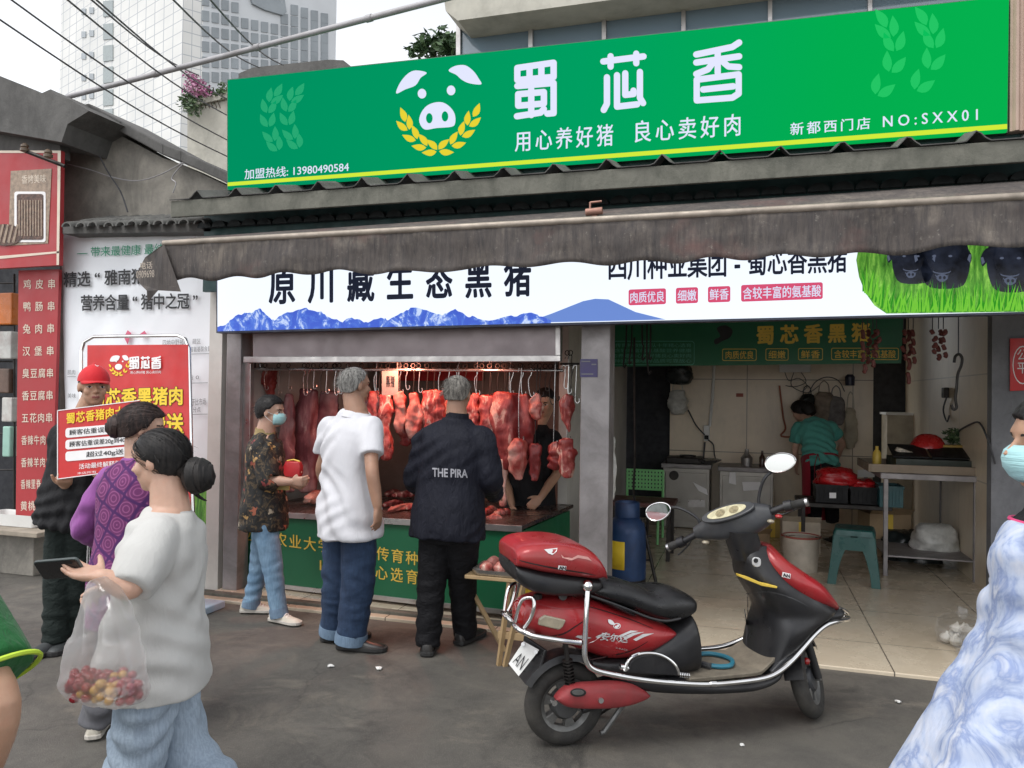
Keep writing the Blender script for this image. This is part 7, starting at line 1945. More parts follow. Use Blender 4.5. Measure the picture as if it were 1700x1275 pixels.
 def pants(s, mat, rad=(.105, .092, .075, .07), amp=.012, voxel=.009, seed=4.0, top=.12, end=None, name='trousers', cuff=None, fs=(6, 6, 13), inf=.015):
  mb = MB(False); k = s.k; J = s.J
  R = [s.ring(t, (w + inf) * k * s.bw, (d + inf) * k * s.gi) for t, w, d in ((-.16, .14, .10), (-.08, .158, .115), (0, .163, .116), (top, .150, .105))]
  mb.rings(R)
  for sd in 'RL':
   h, kn, an = J['hip' + sd], J['kn' + sd], J['an' + sd]; en = an + (kn - an) * -.06 if end is None else kn + (an - kn) * end
   s.limb(mb, [h + (0, 0, -.02), (h + kn) / 2, kn, (kn + en) / 2, en], [rad[0] * k, (rad[0] + rad[1]) / 2 * k, rad[1] * k, rad[2] * k, rad[3] * k], end=.1)
  me = remesh(mb, voxel, 4); wrinkle(me, amp, fs, seed, .3)
  o = link_mesh(name, me, mat, s.o)
  if cuff:
   for sd in 'RL':
    an, kn = J['an' + sd], J['kn' + sd]; d = nrm(an - kn); c_ = s.l(an - d * .0)
    mb = MB(False); mb.tube([c_ - d * .03, c_ - d * .0, c_ + d * .032], [rad[3] * k * 1.06, rad[3] * k * 1.10, rad[3] * k * 1.08], 20); mb.build('cuff', cuff, o)
  return o
 def shoes(s, mat, sole, k2=1.0, laces=None):
  for sd in 'RL':
   an, to = s.l(s.J['an' + sd]), s.l(s.J['toe' + sd]); d = to - an; d[2] = 0; d = nrm(d); sdv = np.array([d[1], -d[0], 0]); k = s.k * k2
   base = np.array([an[0], an[1], min(an[2], to[2] + .03) - .05 * s.k]); base[2] = max(base[2], -.0) if abs(base[2]) < .05 else base[2]
   tilt = (to[2] - .018 * s.H) if False else 0
   mb = MB(False); R = []
   for x, w, h, z0 in ((-.075, .022, .05, .014), (-.065, .034, .075, .012), (-.03, .037, .088, .012), (.02, .037, .080, .012), (.06, .041, .058, .012), (.11, .046, .046, .012), (.155, .042, .038, .014), (.185, .026, .028, .016), (.193, .012, .018, .018)):
    c_ = base + d * x * k; R.append([c_ + sdv * w * k * cos(a) * (1 if sin(a) < 0 else .92) + np.array([0, 0, (z0 + max(0, sin(a)) ** .8 * (h - z0)) * k]) for a in [2 * pi * j / 18 for j in range(18)]])
   mb.rings(R); so = mb.build('shoe', mat, s.o, ang=50)
   mb = MB(False); outl = []
   for x, w in ((-.08, .018), (-.07, .036), (-.03, .041), (.02, .041), (.06, .045), (.11, .051), (.155, .048), (.185, .034), (.200, .012)): outl.append((x, w))
   pl = [base + d * x * k + sdv * w * k for x, w in outl] + [base + d * x * k - sdv * w * k for x, w in outl[::-1]]
   mb.prism([p + (0, 0, .001) for p in pl], (0, 0, .022 * k)); mb.build('sole', sole, so, False, bev=.004)
   if laces:
    mb = MB(False)
    for q in range(4):
     c_ = base + d * (.03 + .02 * q) * k + np.array([0, 0, (.078 - .009 * q) * k]); mb.tube([c_ - sdv * .022 * k - (0, 0, .006), c_ + (0, 0, .004), c_ + sdv * .022 * k - (0, 0, .006)], .0035, 6)
    mb.build('lace', laces, so)
 def hair(s, mat, front=.48, side=.12, nape=-.52, th=.07, rough=.03, seed=0.0, name='hair', fringe=0, crop=False, n=72, m=44, strands=0, smat=None):
  """hair shell over the skull, from hairline to nape; outside the hair it dips under the skin"""
  mb = MB(False); R = []
  for j in range(m + 1):
   t = max(.02, min(pi - .02, pi * j / m)); row = []
   for q in range(n):
    a = 2 * pi * q / n; dx, dy, dz = sin(t) * cos(a), sin(t) * sin(a), -cos(t)
    zc = np.interp(dy, [-1, -.42, -.2, .08, .3, .62, 1], [nape, nape, nape * .8, side, side + .1, front, front]) if True else 0
    if dz < 0 and dy < .1: st_ = min(1.0, (sin(t) + 1e-6) ** .45) / max(sin(t), .02) * np.interp(dy, [-.3, .1], [1, .0]) + np.interp(dy, [-.3, .1], [0, 1.0])
    else: st_ = 1.0
    zc += .05 * mnoise.noise((dx * 6 + seed, dy * 6, dz * 6))
    g = min(1, max(0, (dz - zc) / .10 + .5))
    ns = mnoise.noise((dx * 14 + seed, dy * 14, dz * 3)) + .6 * mnoise.noise((dx * 34, dy * 34 + seed, dz * 6))
    e = .86 + (.14 + th * (1 - .25 * max(0, dy)) + rough * ns) * g
    row.append(s.hl(.345 * dx * e * min(st_, 2.2), -.04 + .425 * dy * e * min(st_, 1.5 if dz > -.9 else 1.2), .12 + .385 * dz * e))
   R.append(row)
  mb.rings(R)
  o = mb.build(name, mat, s.o, ang=180)
  if strands:
   r_ = random.Random(int(seed * 10) + 3); mb = MB(False)
   for i in range(strands):
    t, a = acos(r_.uniform(-.3, 1)), r_.uniform(0, 2 * pi)
    dx, dy, dz = sin(t) * cos(a), sin(t) * sin(a), cos(t)
    if dy > .3 and dz < front + .06 or dy > -.3 and dz < side + .1: continue
    p = np.array([.345 * dx * (1 + th * .9), -.04 + .425 * dy * (1 + th * .9), .12 + .385 * dz * (1 + th * .9)])
    tg = nrm(np.array([dx * .6 + r_.uniform(-.3, .3), dy * .5 - .25 + r_.uniform(-.4, .4), dz * .2 - .45])); nn = nrm(np.array([dx, dy, dz]))
    ln = r_.uniform(.10, .2); p1 = p + (tg * .8 + nn * .35) * ln * .5; p2 = p + (tg + nn * r_.uniform(.0, .3)) * ln
    w = nrm(np.cross(tg, nn)) * .006
    A = [s.hl(*(p - w)), s.hl(*(p + w)), s.hl(*(p1 + w * .7)), s.hl(*(p1 - w * .7)), s.hl(*p2)]
    mb.add(A, [(0, 1, 2, 3), (3, 2, 4)])
   mb.build('loose_hair', smat or mat, o, False)
  return o
 def comb(s, o, mat, to, n=170, th=.13, seed=1):
  """strands combed over the shell towards a tie point"""
  r_ = random.Random(seed); mb = MB(False); to = np.array(to, float)
  for i in range(n):
   a = r_.uniform(0, 2 * pi); dz = r_.uniform(-.25, .95); c_ = sqrt(1 - dz * dz); d0 = np.array([c_ * cos(a), c_ * sin(a), dz])
   if d0[1] > .3 and dz < .36: continue
   d1 = nrm((to - (0, -.04, .12)) / (.345, .425, .385)); ax_ = nrm(np.cross(d0, d1)); L, Rr = [], []
   h = 1 + th * .92 + r_.uniform(0, .035)
   for t in np.linspace(0, r_.uniform(.7, .97), 9):
    d = nrm(d0 * (1 - t) + d1 * t); q = np.array([.345 * d[0], .425 * d[1], .385 * d[2]]) * (h + .03 * sin(pi * t)) + (0, -.04, .12); w = ax_ * .008 * (1 - .6 * t) * r_.uniform(.8, 1.2)
    L.append(s.hl(*(q - w))); Rr.append(s.hl(*(q + w)))
   m_ = len(L); mb.add(L + Rr, [(k, k + 1, m_ + k + 1, m_ + k) for k in range(m_ - 1)])
  mb.build('combed_hair', mat, o)
 def add_mask(s):
  mb = MB(False); R = []
  for z, hw, yo in ((-.02, .17, .40), (-.07, .22, .455), (-.15, .25, .475), (-.24, .24, .46), (-.33, .20, .40), (-.38, .13, .33)):
   row = []
   for a in np.radians(np.linspace(-82, 82, 15)): row.append(s.hl(hw * 1.18 * sin(a), .10 + (yo - .10) * cos(a) ** .75, z))
   R.append(row)
  V = [p for r in R for p in r]; n = 15
  mb.add(V, [(j * n + i, j * n + i + 1, (j + 1) * n + i + 1, (j + 1) * n + i) for j in range(len(R) - 1) for i in range(n - 1)])
  o = mb.build('face_mask', M['mask'], s.o); sm_ = o.modifiers.new('thick', 'SOLIDIFY'); sm_.thickness = .003; sm_.offset = 1
  for g in (1, -1):
   for z0, z1 in ((-.05, .06), (-.30, -.10)): MB(False).tube([s.hl(g * .25, .16, z0), s.hl(g * .345, .05, (z0 + z1) / 2), s.hl(g * .365, -.06, z1)], .0018, 5).build('ear_loop', M['strap'], o)
  return o
# ---- the grey haired man in white at the counter
M['tee_white'] = m_cloth('white_cotton', (.60, .60, .63), .85, .05, 260, .16)
M['jean_dark'] = m_denim('dark_denim', (.010, .024, .060), (.028, .060, .125)); M['jean_cuff'] = m_denim('denim_cuff', (.10, .16, .24), (.18, .26, .36))
M['jean_light'] = m_denim('light_denim', (.10, .19, .30), (.24, .36, .48))
M['shoe_black'] = simple('black_leather_shoe', (.016, .016, .017), .38, var=.3, dirt=(.07, .06, .05)); M['shoe_white'] = simple('cream_canvas_shoe', (.58, .54, .46), .7, var=.15, dirt=(.22, .19, .15))
p = Fig('grey haired man in white tee shirt and wide dark jeans seen from behind', (583, 1076), 1.70, 62, 1.03, girth=1.05)
p.px(pel=(581, 862, .0), chest=(580, 768, .0), neck=(592, 678, .0), head=(590, 641, .03), shL=(546, 702, .06), shR=(622, 700, -.06), elL=(534, 780, .10), wrL=(552, 828, .30), elR=(618, 784, -.17), wrR=(627, 842, -.17),
     hipL=(566, 868, .05), hipR=(597, 868, -.04), knL=(562, 966, .06), knR=(594, 968, -.02), anL=(556, 1050, .10), anR=(583, 1060, -.02))
for sd, v in (('L', (545, 1066)), ('R', (585, 1078))): p.J['an' + sd][2] = .075
p.J['toeL'] = p.J['anL'] + np.array([.17, .12, -.05]); p.J['toeR'] = p.J['anR'] + np.array([.21, .03, -.05])
p.hf = nrm((.55, .83, 0.0)); p.hh = .225
p.body(SK['old'], [dict(wr=p.J['wrR'], d=(.02, .03, -1), nrm_=(-.9, .1, 0), side=(.2, .9, 0), curl=(.35, .4, .45, .5)), dict(wr=p.J['wrL'], d=(.4, .8, -.2), nrm_=(0, 0, -1), side=(1, -.3, 0))], .0065)
p.shirt(M['tee_white'], .62, .024, -.17, (.078, .074, .076), .015, .02, seed=2.2, fs=(6.5, 6.5, 2.2), collar=M['tee_white'])
p.pants(M['jean_dark'], (.110, .104, .096, .092), .009, top=.10, cuff=M['jean_cuff'], seed=3)
p.shoes(M['shoe_black'], M['soleblack'], 1.15)
p.hair(M['hairgrey'], .55, .02, -.78, .06, .02, 1.3, strands=900)
# ---- man in the dark jacket
M['jacket'] = m_cloth('dark_navy_jacket', (.008, .009, .017), .75, .25, 300, .6); M['trouser_black'] = m_cloth('black_trousers', (.008, .008, .010), .8, .25, 300, .6, fs=(5, 5, 8))
p = Fig('stocky man in dark navy jacket with grey lettering seen from behind', (742, 1086), 1.66, 92, 1.08, girth=1.15)
p.px(pel=(744, 872, .0), chest=(750, 775, .02), neck=(759, 694, .02), head=(760, 655, .04), shL=(703, 722, .02), shR=(807, 722, .02), elL=(689, 796, .02), wrL=(716, 822, .30), elR=(815, 796, .02), wrR=(820, 822, .30),
     hipL=(724, 885, .0), hipR=(768, 885, .0), knL=(716, 975, .0), knR=(768, 975, .15), anL=(711, 1058, -.02), anR=(772, 1045, .24))
for sd in 'LR': p.J['an' + sd][2] = .075
p.J['toeL'] = p.J['anL'] + np.array([-.06, .19, -.05]); p.J['toeR'] = p.J['anR'] + np.array([.04, .19, -.05]); p.hf = nrm((.05, 1, 0)); p.hh = .225
p.body(SK['old'], [dict(wr=p.J['wrL'], d=(.3, .8, -.1), nrm_=(0, 0, -1), side=(1, -.3, 0)), dict(wr=p.J['wrR'], d=(-.1, .9, -.15), nrm_=(0, 0, -1), side=(-1, -.1, 0))], .0075)
jk = p.shirt(M['jacket'], 1, .038, -.12, (.092, .084, .076), .012, .012, name='jacket', seed=5.1, long=True, cuff=.055, collar=M['jacket'], fs=(6, 6, 5), top=1.0)
p.pants(M['trouser_black'], (.108, .09, .082, .078), .008, seed=6)
p.shoes(M['shoe_black'], M['soleblack'], 1.15)
p.hair(M['hairsalt'], .5, .0, -.72, .055, .02, 4.3, strands=1100)
def back_text(t, quads, o, mat, bold=.05):
 tr = bvh(o); mb = MB(False); rl = root_loc(o)
 class Q_:
  def __call__(s, x, y, off=0): return np.array([x, y, 0])
 for tx, q in zip(t, quads):
  m2 = text_mesh(MB(False), tx, q, Q_(), bold)
  W = []
  for v in m2.v:
   d = ray(v[0], v[1]); h = tr.ray_cast(Vector(CP - rl), Vector(nrm(d)))
   W.append(np.array(h[0]) - nrm(d) * .004 if h[0] is not None else np.array([0, 0, -5.0]))
  mb.add(W, m2.f)
 return mb.build('lettering', mat, o, False)
back_text(['THE PIRA'], [(718, 777, 791, 776, 780, 793)], jk, simple('grey_print', (.30, .30, .33), .6, bump=0), .03)
# ---- lady in the floral shirt and mask
b = NB('floral_print_shirt')
v1 = b.n('ShaderNodeTexVoronoi', feature='F1'); v1.inputs['Scale'].default_value = 13; v1.inputs['Randomness'].default_value = .9
wv = b.n('ShaderNodeMixRGB'); wv.blend_type = 'ADD'; wv.inputs[0].default_value = .12; nz = b.n('ShaderNodeTexNoise'); nz.inputs['Scale'].default_value = 26
b.l(b.co(), nz.inputs['Vector']); b.l(b.co(), wv.inputs[1]); b.l(nz.outputs['Color'], wv.inputs[2]); b.l(wv.outputs[0], v1.inputs['Vector'])
hue = b.sep(v1.outputs['Color'])
flower = b.ramp(hue[0], [(0, (.30, .09, .05)), (.3, (.40, .24, .09)), (.55, (.33, .27, .20)), (.8, (.26, .05, .05))], 'CONSTANT')
pet = b.ramp(b.math('ADD', v1.outputs['Distance'], b.math('MULTIPLY', b.noise(60, 3), .18)), [(.36, 1.0), (.44, 0.0)])
sel = b.ramp(hue[1], [(.40, 0.0), (.42, 1.0)])
lf = b.ramp(b.noise(24, 5, .6, dist=1.2), [(.50, (.012, .012, .012)), (.60, (.08, .055, .03)), (.68, (.10, .07, .05))])
b.color(b.mix(b.math('MULTIPLY', pet, sel), lf, flower)); b.set(Roughness=.8); b.bump(b.noise(3.2, 4, .55, b.co((8, 8, 3)), .6), .5, .03); M['floral'] = b.mat
p = Fig('lady in dark floral shirt and light jeans wearing a blue face mask', (448, 1026), 1.57, 12, .95)
p.px(pel=(438, 852, .02), chest=(440, 770, .02), neck=(440, 716, .0), head=(450, 684, -.0), shR=(437, 737, -.10), shL=(440, 735, .15), elR=(446, 797, -.12), wrR=(484, 800, -.08), elL=(462, 798, .16), wrL=(492, 806, .05),
     hipR=(438, 862, -.06), hipL=(440, 862, .08), knR=(452, 938, -.06), knL=(432, 935, .10), anR=(463, 1013, -.07), anL=(417, 1000, .06))
p.J['anR'][2] = .07; p.J['anL'][2] = .07
p.J['toeR'] = p.J['anR'] + np.array([.19, -.03, -.045]); p.J['toeL'] = p.J['anL'] + np.array([.16, .06, -.045]); p.hf = nrm((.95, .22, -.05)); p.hu = nrm((.05, 0, 1)); p.hh = .222
p.body(SK['fair'], [dict(wr=p.J['wrR'], d=(.95, .1, .05), nrm_=(0, .9, .2), side=(0, .1, 1), curl=(.7, .75, .8, .85)), dict(wr=p.J['wrL'], d=(.9, -.3, .1), nrm_=(.1, -.6, .6), side=(0, .1, 1), curl=(.6, .65, .7, .7))], .006)
p.shirt(M['floral'], 1.06, .028, -.17, (.080, .084, .082), 0.010, .02, seed=7.7, collar=simple('yellow_lining', (.30, .22, .10), .8))
p.pants(M['jean_light'], (.098, .078, .066, .062), .007, seed=9, cuff=M['jean_cuff'])
p.shoes(M['shoe_white'], M['sole'], 1.05, M['ink_white'])
p.hair(M['hairblack'], .40, -.10, -.85, .12, .03, 8.1, strands=300); p.add_mask()
q = P(487, 778, p.Y - .06)
pu = thing('purse', 'small red purse held in the hands of the floral shirted lady', 'purse', q)
mb = MB(); mb.rings([[q + np.array([x * s1, .035 * s1 * c_, z]) for x, c_ in ((-.065, -.6), (.0, -1), (.065, -.6), (.065, .6), (0, 1), (-.065, .6))] for s1, z in ((.85, -.055), (1, -.03), (1, .02), (.8, .05))]); mb.build('body', simple('red_leather', (.42, .02, .025), .4, var=.15), pu, bev=.006, ang=60)
mb = MB(); mb.tube([q + (-.05, 0, .052), q + (0, 0, .062), q + (.05, 0, .05)], .005, 6); mb.build('zip', M['gold'], pu)
q = P(470, 806, p.Y - .05); t = MB().box(q[0] - .05, q[0] + .05, q[1] - .005, q[1] + .005, q[2] - .03, q[2] + .02).build('envelope', simple('tan_paper', (.45, .34, .12), .7), None, False); t.name = 'paper_slip'; tag(t, 'tan paper slip under the red purse of floral shirted lady', 'paper')
# ---- man with the red cap holding the sign
M['polo_black'] = m_cloth('black_polo', (.016, .016, .018), .8, .2, 280, .5); M['trouser_green'] = m_cloth('dark_green_trousers', (.013, .020, .018), .8, .25, 280, .6, fs=(5, 5, 8)); M['redcloth'] = m_cloth('red_cap_cloth', (.55, .018, .026), .7, .1, 300, .1)
p = Fig('man in red cap and black polo holding a red price sign', (104, 1088), 1.73, -70, 1.0, Y=3.62)
p.px(pel=(122, 850, .05), chest=(138, 752, .05), neck=(140, 690, .06), head=(156, 643, .03), shR=(112, 712, .02), shL=(180, 708, .10), elR=(96, 782, .02), wrR=(108, 805, -.14), elL=(205, 790, .10), wrL=(190, 800, -.12),
     hipR=(106, 860, .05), hipL=(140, 860, .08), knR=(98, 965, .05), knL=(132, 965, .12), anR=(93, 1068, .03), anL=(122, 1060, .14))
for sd in 'LR': p.J['an' + sd][2] = .08; p.J['toe' + sd] = p.J['an' + sd] + np.array([.05 if sd == 'L' else .0, -.19, -.055])
p.hf = nrm((.80, -.60, .0)); p.hh = .232
p.body(SK['tan'], [dict(wr=p.J['wrR'], d=(.5, -.5, .3), nrm_=(.3, -.2, .9), side=(0, -1, 0), curl=(.8, .8, .8, .8)), dict(wr=p.J['wrL'], d=(-.5, -.6, .2), nrm_=(-.3, -.2, .9), side=(0, -1, 0), curl=(.8, .8, .8, .8))], .0055)
so_p = p.shirt(M['polo_black'], .75, .025, -.12, (.08, .078, .078), .012, .01, seed=11, collar=M['redcloth'])
mb = MB(False)
for sd in 'RL':
 a, e = p.J['sh' + sd], p.J['el' + sd]; d = nrm(e - a); c_ = p.l(a + (e - a) * .90); mb = MB(False); mb.tube([c_ - d * .006, c_ + d * .006], .074, 18, cap=False); o_ = mb.build('red_trim', M['redcloth'], so_p); 
p.pants(M['trouser_green'], (.10, .085, .078, .075), .008, seed=12)
p.shoes(simple('dark_grey_sneaker', (.035, .04, .042), .6, var=.3), M['soleblack'], 1.15)
p.hair(M['hairblack'], .5, -.05, -.7, .03, .01, 12.0)
mb = MB(False); R = []
for j, t in enumerate(np.linspace(0, .5 * pi, 12)):
 R.append([p.hl(.375 * cos(a) * cos(t), -.04 + .455 * sin(a) * cos(t), .155 + (.42 + .03 * sin(a)) * sin(t) if t < 1.5 else .56) for a in [2 * pi * k / 40 for k in range(40)]])
mb.rings(R); cp_o = mb.build('cap', M['redcloth'], p.o, ang=60)
mb = MB(False); up_, dn = [], []
R0, R1 = [], []
for a in np.radians(np.linspace(18, 162, 17)):
 i_ = (.365 * cos(a), -.04 + .44 * sin(a), .165); e_ = (.33 * cos(a) * 1.02, -.04 + .44 * sin(a) + .26 * sin(a) ** .7, .13 - .07 * abs(cos(a)) ** 1.5 + .0)
 m_ = tuple((x + y) / 2 for x, y in zip(i_, e_)); m_ = (m_[0], m_[1], m_[2] + .015)
 R0.append([p.hl(*i_), p.hl(*m_), p.hl(*e_)])
V = [q for r in R0 for q in r]; mb.add(V, [(3 * i + j, 3 * i + j + 1, 3 * i + j + 4, 3 * i + j + 3) for i in range(16) for j in range(2)])
o = mb.build('peak', M['redcloth'], cp_o); s_ = o.modifiers.new('thick', 'SOLIDIFY'); s_.thickness = .005
mb = MB(False); mb.ball(p.hl(0, -.04, .585), .010, 10, 6); mb.build('button', M['redcloth'], cp_o)
back_text(['心香'], [(158, 600, 608, 173, 600, 608)], cp_o, M['ink_white'], .02)
hs = Plane(P(150, 740, 3.40), (.02, -1, .03))
hsn = thing('price_sign', 'red sign with white rounded panels held by the man in cap', 'sign', hs(155, 740))
slab('board', [(95, 681), (232, 664), (232, 778), (95, 796)], hs, .006, M['red'], hsn)
flat('white_border', [[(95, 681), (232, 664), (232, 665.3), (95, 682.4)], [(95, 681), (96.4, 681), (96.4, 796), (95, 796)], [(95, 794.6), (232, 776.7), (232, 778), (95, 796)]], hs, M['ink_white'], hsn)
lettering('蜀芯香猪肉大促', (110, 686, 704, 222, 672, 690), hs, M['yellow'], hsn, .03, .92)
for k, t in enumerate(('顾客估重误差20g内', '顾客估重误差20g到40g', '超过40g送')):
 y0 = 711 + k * 19.5; flat('panel', [rrect(109, y0, 226, y0 + 16, 4.5, -.085)], hs, M['ink_white'], hsn)
 xa = 115 if k < 2 else 143; xb = 212 if k < 2 else 205
 sl_ = -.085; lettering(t, (xa, y0 + 3 + sl_ * (xa - 109), y0 + 13.5 + sl_ * (xa - 109), xb, y0 + 3 + sl_ * (xb - 109), y0 + 13.5 + sl_ * (xb - 109)), hs, M['ink'], hsn, .012, off=.0055)
lettering('活动最终解释权', (131, 770, 779, 200, 764, 773), hs, M['ink_white'], hsn, .012)
lettering('本店所有', (128, 784, 788, 160, 781, 785), hs, M['ink_white'], hsn, 0)
# ---- lady in the purple vest, from behind
b = NB('purple_medallion_knit')
v1 = b.n('ShaderNodeTexVoronoi', feature='F1'); v1.inputs['Scale'].default_value = 11.5; v1.inputs['Randomness'].default_value = .12
v2 = b.n('ShaderNodeTexVoronoi', feature='DISTANCE_TO_EDGE'); v2.inputs['Scale'].default_value = 11.5; v2.inputs['Randomness'].default_value = .12
xyz = b.sep(b.co()); cm = b.n('ShaderNodeCombineXYZ'); b.l(xyz[0], cm.inputs[0]); b.l(xyz[2], cm.inputs[1])
mpv = b.n('ShaderNodeMapping'); b.l(cm.outputs[0], mpv.inputs[0]); mpv.inputs['Rotation'].default_value = (0, 0, .5)
for v in (v1, v2): b.l(mpv.outputs[0], v.inputs['Vector'])
rg2 = b.math('SINE', b.math('MULTIPLY', v1.outputs['Distance'], 38.0))
c = b.ramp(rg2, [(.3, (.12, .022, .10)), (.7, (.22, .06, .17))])
c = b.mix(b.ramp(v2.outputs['Distance'], [(.05, 1.0), (.11, 0.0)]), c, (.055, .010, .085))
b.color(c); b.set(Roughness=.9); b.bump(b.noise(90, 3), .3, .004); M['vest'] = b.mat
M['lilac'] = m_cloth('lilac_sleeve', (.27, .085, .29), .85, .15); M['trouser_grey'] = m_cloth('grey_trousers', (.10, .10, .11), .85, .15)
p = Fig('lady in purple medallion vest with clipped up hair seen from behind', (160, 1216), 1.53, 70, 1.0, Y=2.92, girth=1.1)
p.px(pel=(225, 965, .0), chest=(225, 850, .0), neck=(233, 757, .02), head=(238, 712, .03), shL=(172, 790, .03), shR=(280, 790, -.02), elL=(140, 875, .02), wrL=(175, 905, .22), elR=(292, 890, .02), wrR=(270, 930, .25),
     hipL=(200, 985, 0), hipR=(250, 985, 0), knL=(185, 1090, -.05), knR=(250, 1090, .1), anL=(160, 1195, -.1), anR=(245, 1180, .15))
for sd in 'LR': p.J['an' + sd][2] = .075
p.J['toeL'] = p.J['anL'] + np.array([-.10, .15, -.05]); p.J['toeR'] = p.J['anR'] + np.array([.05, .17, -.05]); p.hf = nrm((.75, .62, -.1)); p.hh = .225
p.body(SK['fair'], [dict(wr=p.J['wrL'], d=(.3, .8, 0), nrm_=(0, 0, -1), side=(1, -.3, 0)), dict(wr=p.J['wrR'], d=(-.1, .9, 0), nrm_=(0, 0, -1), side=(-1, -.1, 0))], .008)
p.shirt(M['lilac'], 1, .018, -.1, (.075, .072, .066), .012, name='blouse', seed=13, long=True, cuff=.045)
mb = MB(False); p.torso(mb, .036, -.32, flare=.02, top=.97); me = remesh(mb, .009, 4); wrinkle(me, .010, (6, 6, 4), 14); link_mesh('vest', me, M['vest'], p.o)
p.pants(M['trouser_grey'], (.10, .09, .085, .08), .012, seed=15); p.shoes(M['shoe_white'], M['sole'], 1.05)
ho = p.hair(M['hairbrown'], .40, -.30, -.80, .16, .02, 15.1, strands=60); p.comb(ho, M['hairbrown'], (-.06, -.5, 0), 380, .16, 4)
mb = MB(False); R = []
for t in range(60):
 a = t * .33; rr_ = .15 * (1 - t / 95); c_ = p.hl(-.06 + rr_ * cos(a) * .9, -.50 - .0016 * t, .00 + rr_ * sin(a)); R.append(c_)
mb.tube(R, .030, 8); mb.build('bun', M['hairbrown'], ho)
mb = MB(False)
for k in range(6): mb.tube([p.hl(-.16 + .04 * k, -.50, .16 + .02 * k), p.hl(-.13 + .04 * k, -.60, .10), p.hl(-.18 + .05 * k, -.56, -.02)], .004, 6)
mb.build('hair_clip', M['gold'], ho)
mb = MB(False); mb.tube([p.hl(.05, -.42, .30), p.hl(.14, -.36, .18)], .004, 6); mb.build('hair_pin', M['steel'], ho)
# ---- woman in the white tee, walking left with phone and bag
M['tee_cream'] = m_cloth('white_tee_cotton', (.50, .495, .48), .85, .05, 240, .16)
M['jean_pale'] = m_denim('pale_washed_denim', (.22, .28, .36), (.40, .48, .57))
p = Fig('woman in loose white tee walking left with phone and fruit bag', (262, 1515), 1.56, 187, 1.0, Y=2.14, girth=1.0)
p.px(pel=(257, 1075, .0), chest=(265, 955, .0), neck=(284, 838, .02), head=(266, 766, .02), shL=(258, 880, -.13), shR=(300, 868, .16), elL=(216, 976, -.25), wrL=(166, 957, -.30), elR=(232, 975, .22), wrR=(185, 975, .12),
     hipL=(258, 1095, -.08), hipR=(270, 1095, .09), knL=(225, 1270, -.10), knR=(308, 1250, .10), anL=(195, 1470, -.10), anR=(430, 1400, .10))
p.J['toeL'] = p.J['anL'] + np.array([-.19, -.02, -.05]); p.J['toeR'] = p.J['anR'] + np.array([-.13, .0, -.12]); p.J['anL'][2] = .075; p.J['toeL'][2] = .03
p.hf = nrm((-.97, -.20, -.10)); p.hu = nrm((-.10, 0, 1)); p.hh = .212
ph_c = P(98, 948, p.Y - .31)
p.body(SK['fair'], [dict(wr=p.J['wrL'], d=(-.98, -.0, .12), nrm_=(0, -.25, .97), side=(.15, .95, .3), curl=(.22, .22, .25, .3), thumb=.15), dict(wr=p.J['wrR'], d=(-.9, -.1, -.3), nrm_=(0, -.4, -.9), side=(0, -1, .3), curl=(.9, .9, .9, .9))], .0052)
p.shirt(M['tee_cream'], .98, .034, -.27, (.086, .090, .074), .010, .03, seed=17, voxel=.008, fs=(5.5, 5.5, 2.0), top=.965, collar=M['tee_cream'])
p.pants(M['jean_pale'], (.104, .098, .105, .110), .012, seed=18, fs=(5, 5, 6)); p.shoes(M['shoe_white'], M['sole'], 1.05)
ho = p.hair(M['hairblack'], .34, -.34, -.98, .09, .016, 17.5, strands=60); p.comb(ho, M['hairblack'], (.02, -.55, -.25), 420, .085, 3)
mb = MB(False); R = []
for t in range(70):
 a = t * .36; rr_ = .12 * (1 - t / 110); R.append(p.hl(.02 + rr_ * cos(a) * .9, -.60 - .0012 * t + .05 * sin(a * .5), -.28 + rr_ * 1.25 * sin(a)))
mb.tube(R, .036, 8)
mb.tube([p.hl(0, -.42, -.12), p.hl(.01, -.48, -.22), p.hl(.02, -.56, -.27)], [.045, .034, .03], 10); mb.build('bun', M['hairblack'], ho)
mb = MB(False); mb.tube([p.hl(.02 + .115 * cos(a), -.47 - .02 * sin(a), -.22 + .125 * sin(a)) for a in np.linspace(0, 2 * pi, 20)[:-1]], .012, 8, closed=True); mb.build('scrunchie', M['redbag'], ho)
mb = MB(False)
for k in range(5): mb.tube(smooth_path([p.hl(.08 + .02 * k, -.46 + .02 * k, -.34), p.hl(.10, -.50, -.46 - .03 * k), p.hl(.06 + .03 * k, -.52 - .03 * k, -.58 - .03 * k)], 4), [.004] * 8 + [.002], 5)
mb.build('loose_hair', M['hairblack'], ho)
pho = thing('phone', 'dark phone in grey case held flat by the woman in white', 'phone', ph_c)
mb = MB(); a_, b_ = P(66, 945, p.Y - .31), P(150, 938, p.Y - .29); dd = nrm(b_ - a_); sd_ = nrm((.15, -.5, .86)); sd_ = nrm(sd_ - dd * np.dot(sd_, dd)); nn = np.cross(dd, sd_)
mb.prism([a_ + dd * x + sd_ * (y - .037) for x, y in rrect(0, 0, .152, .074, .012)], nn * .009); mb.build('case', simple('grey_green_case', (.06, .075, .075), .5), pho, False, bev=.002)
mb = MB(); mb.prism([a_ + dd * x + sd_ * (y - .037) + nn * .0095 for x, y in rrect(.004, .004, .148, .070, .009)], nn * .0006); mb.build('screen', simple('dark_screen', (.01, .01, .012), .08), pho, False)
M['milky'] = M['film'].copy(); M['milky'].name = 'milky_plastic_film'
for nd in M['milky'].node_tree.nodes:
 if nd.type == 'MIX_SHADER' and not nd.inputs[0].is_linked: nd.inputs[0].default_value = .34
bg_top = P(160, 966, p.Y - .33); bb = P(172, 1163, p.Y - .36)
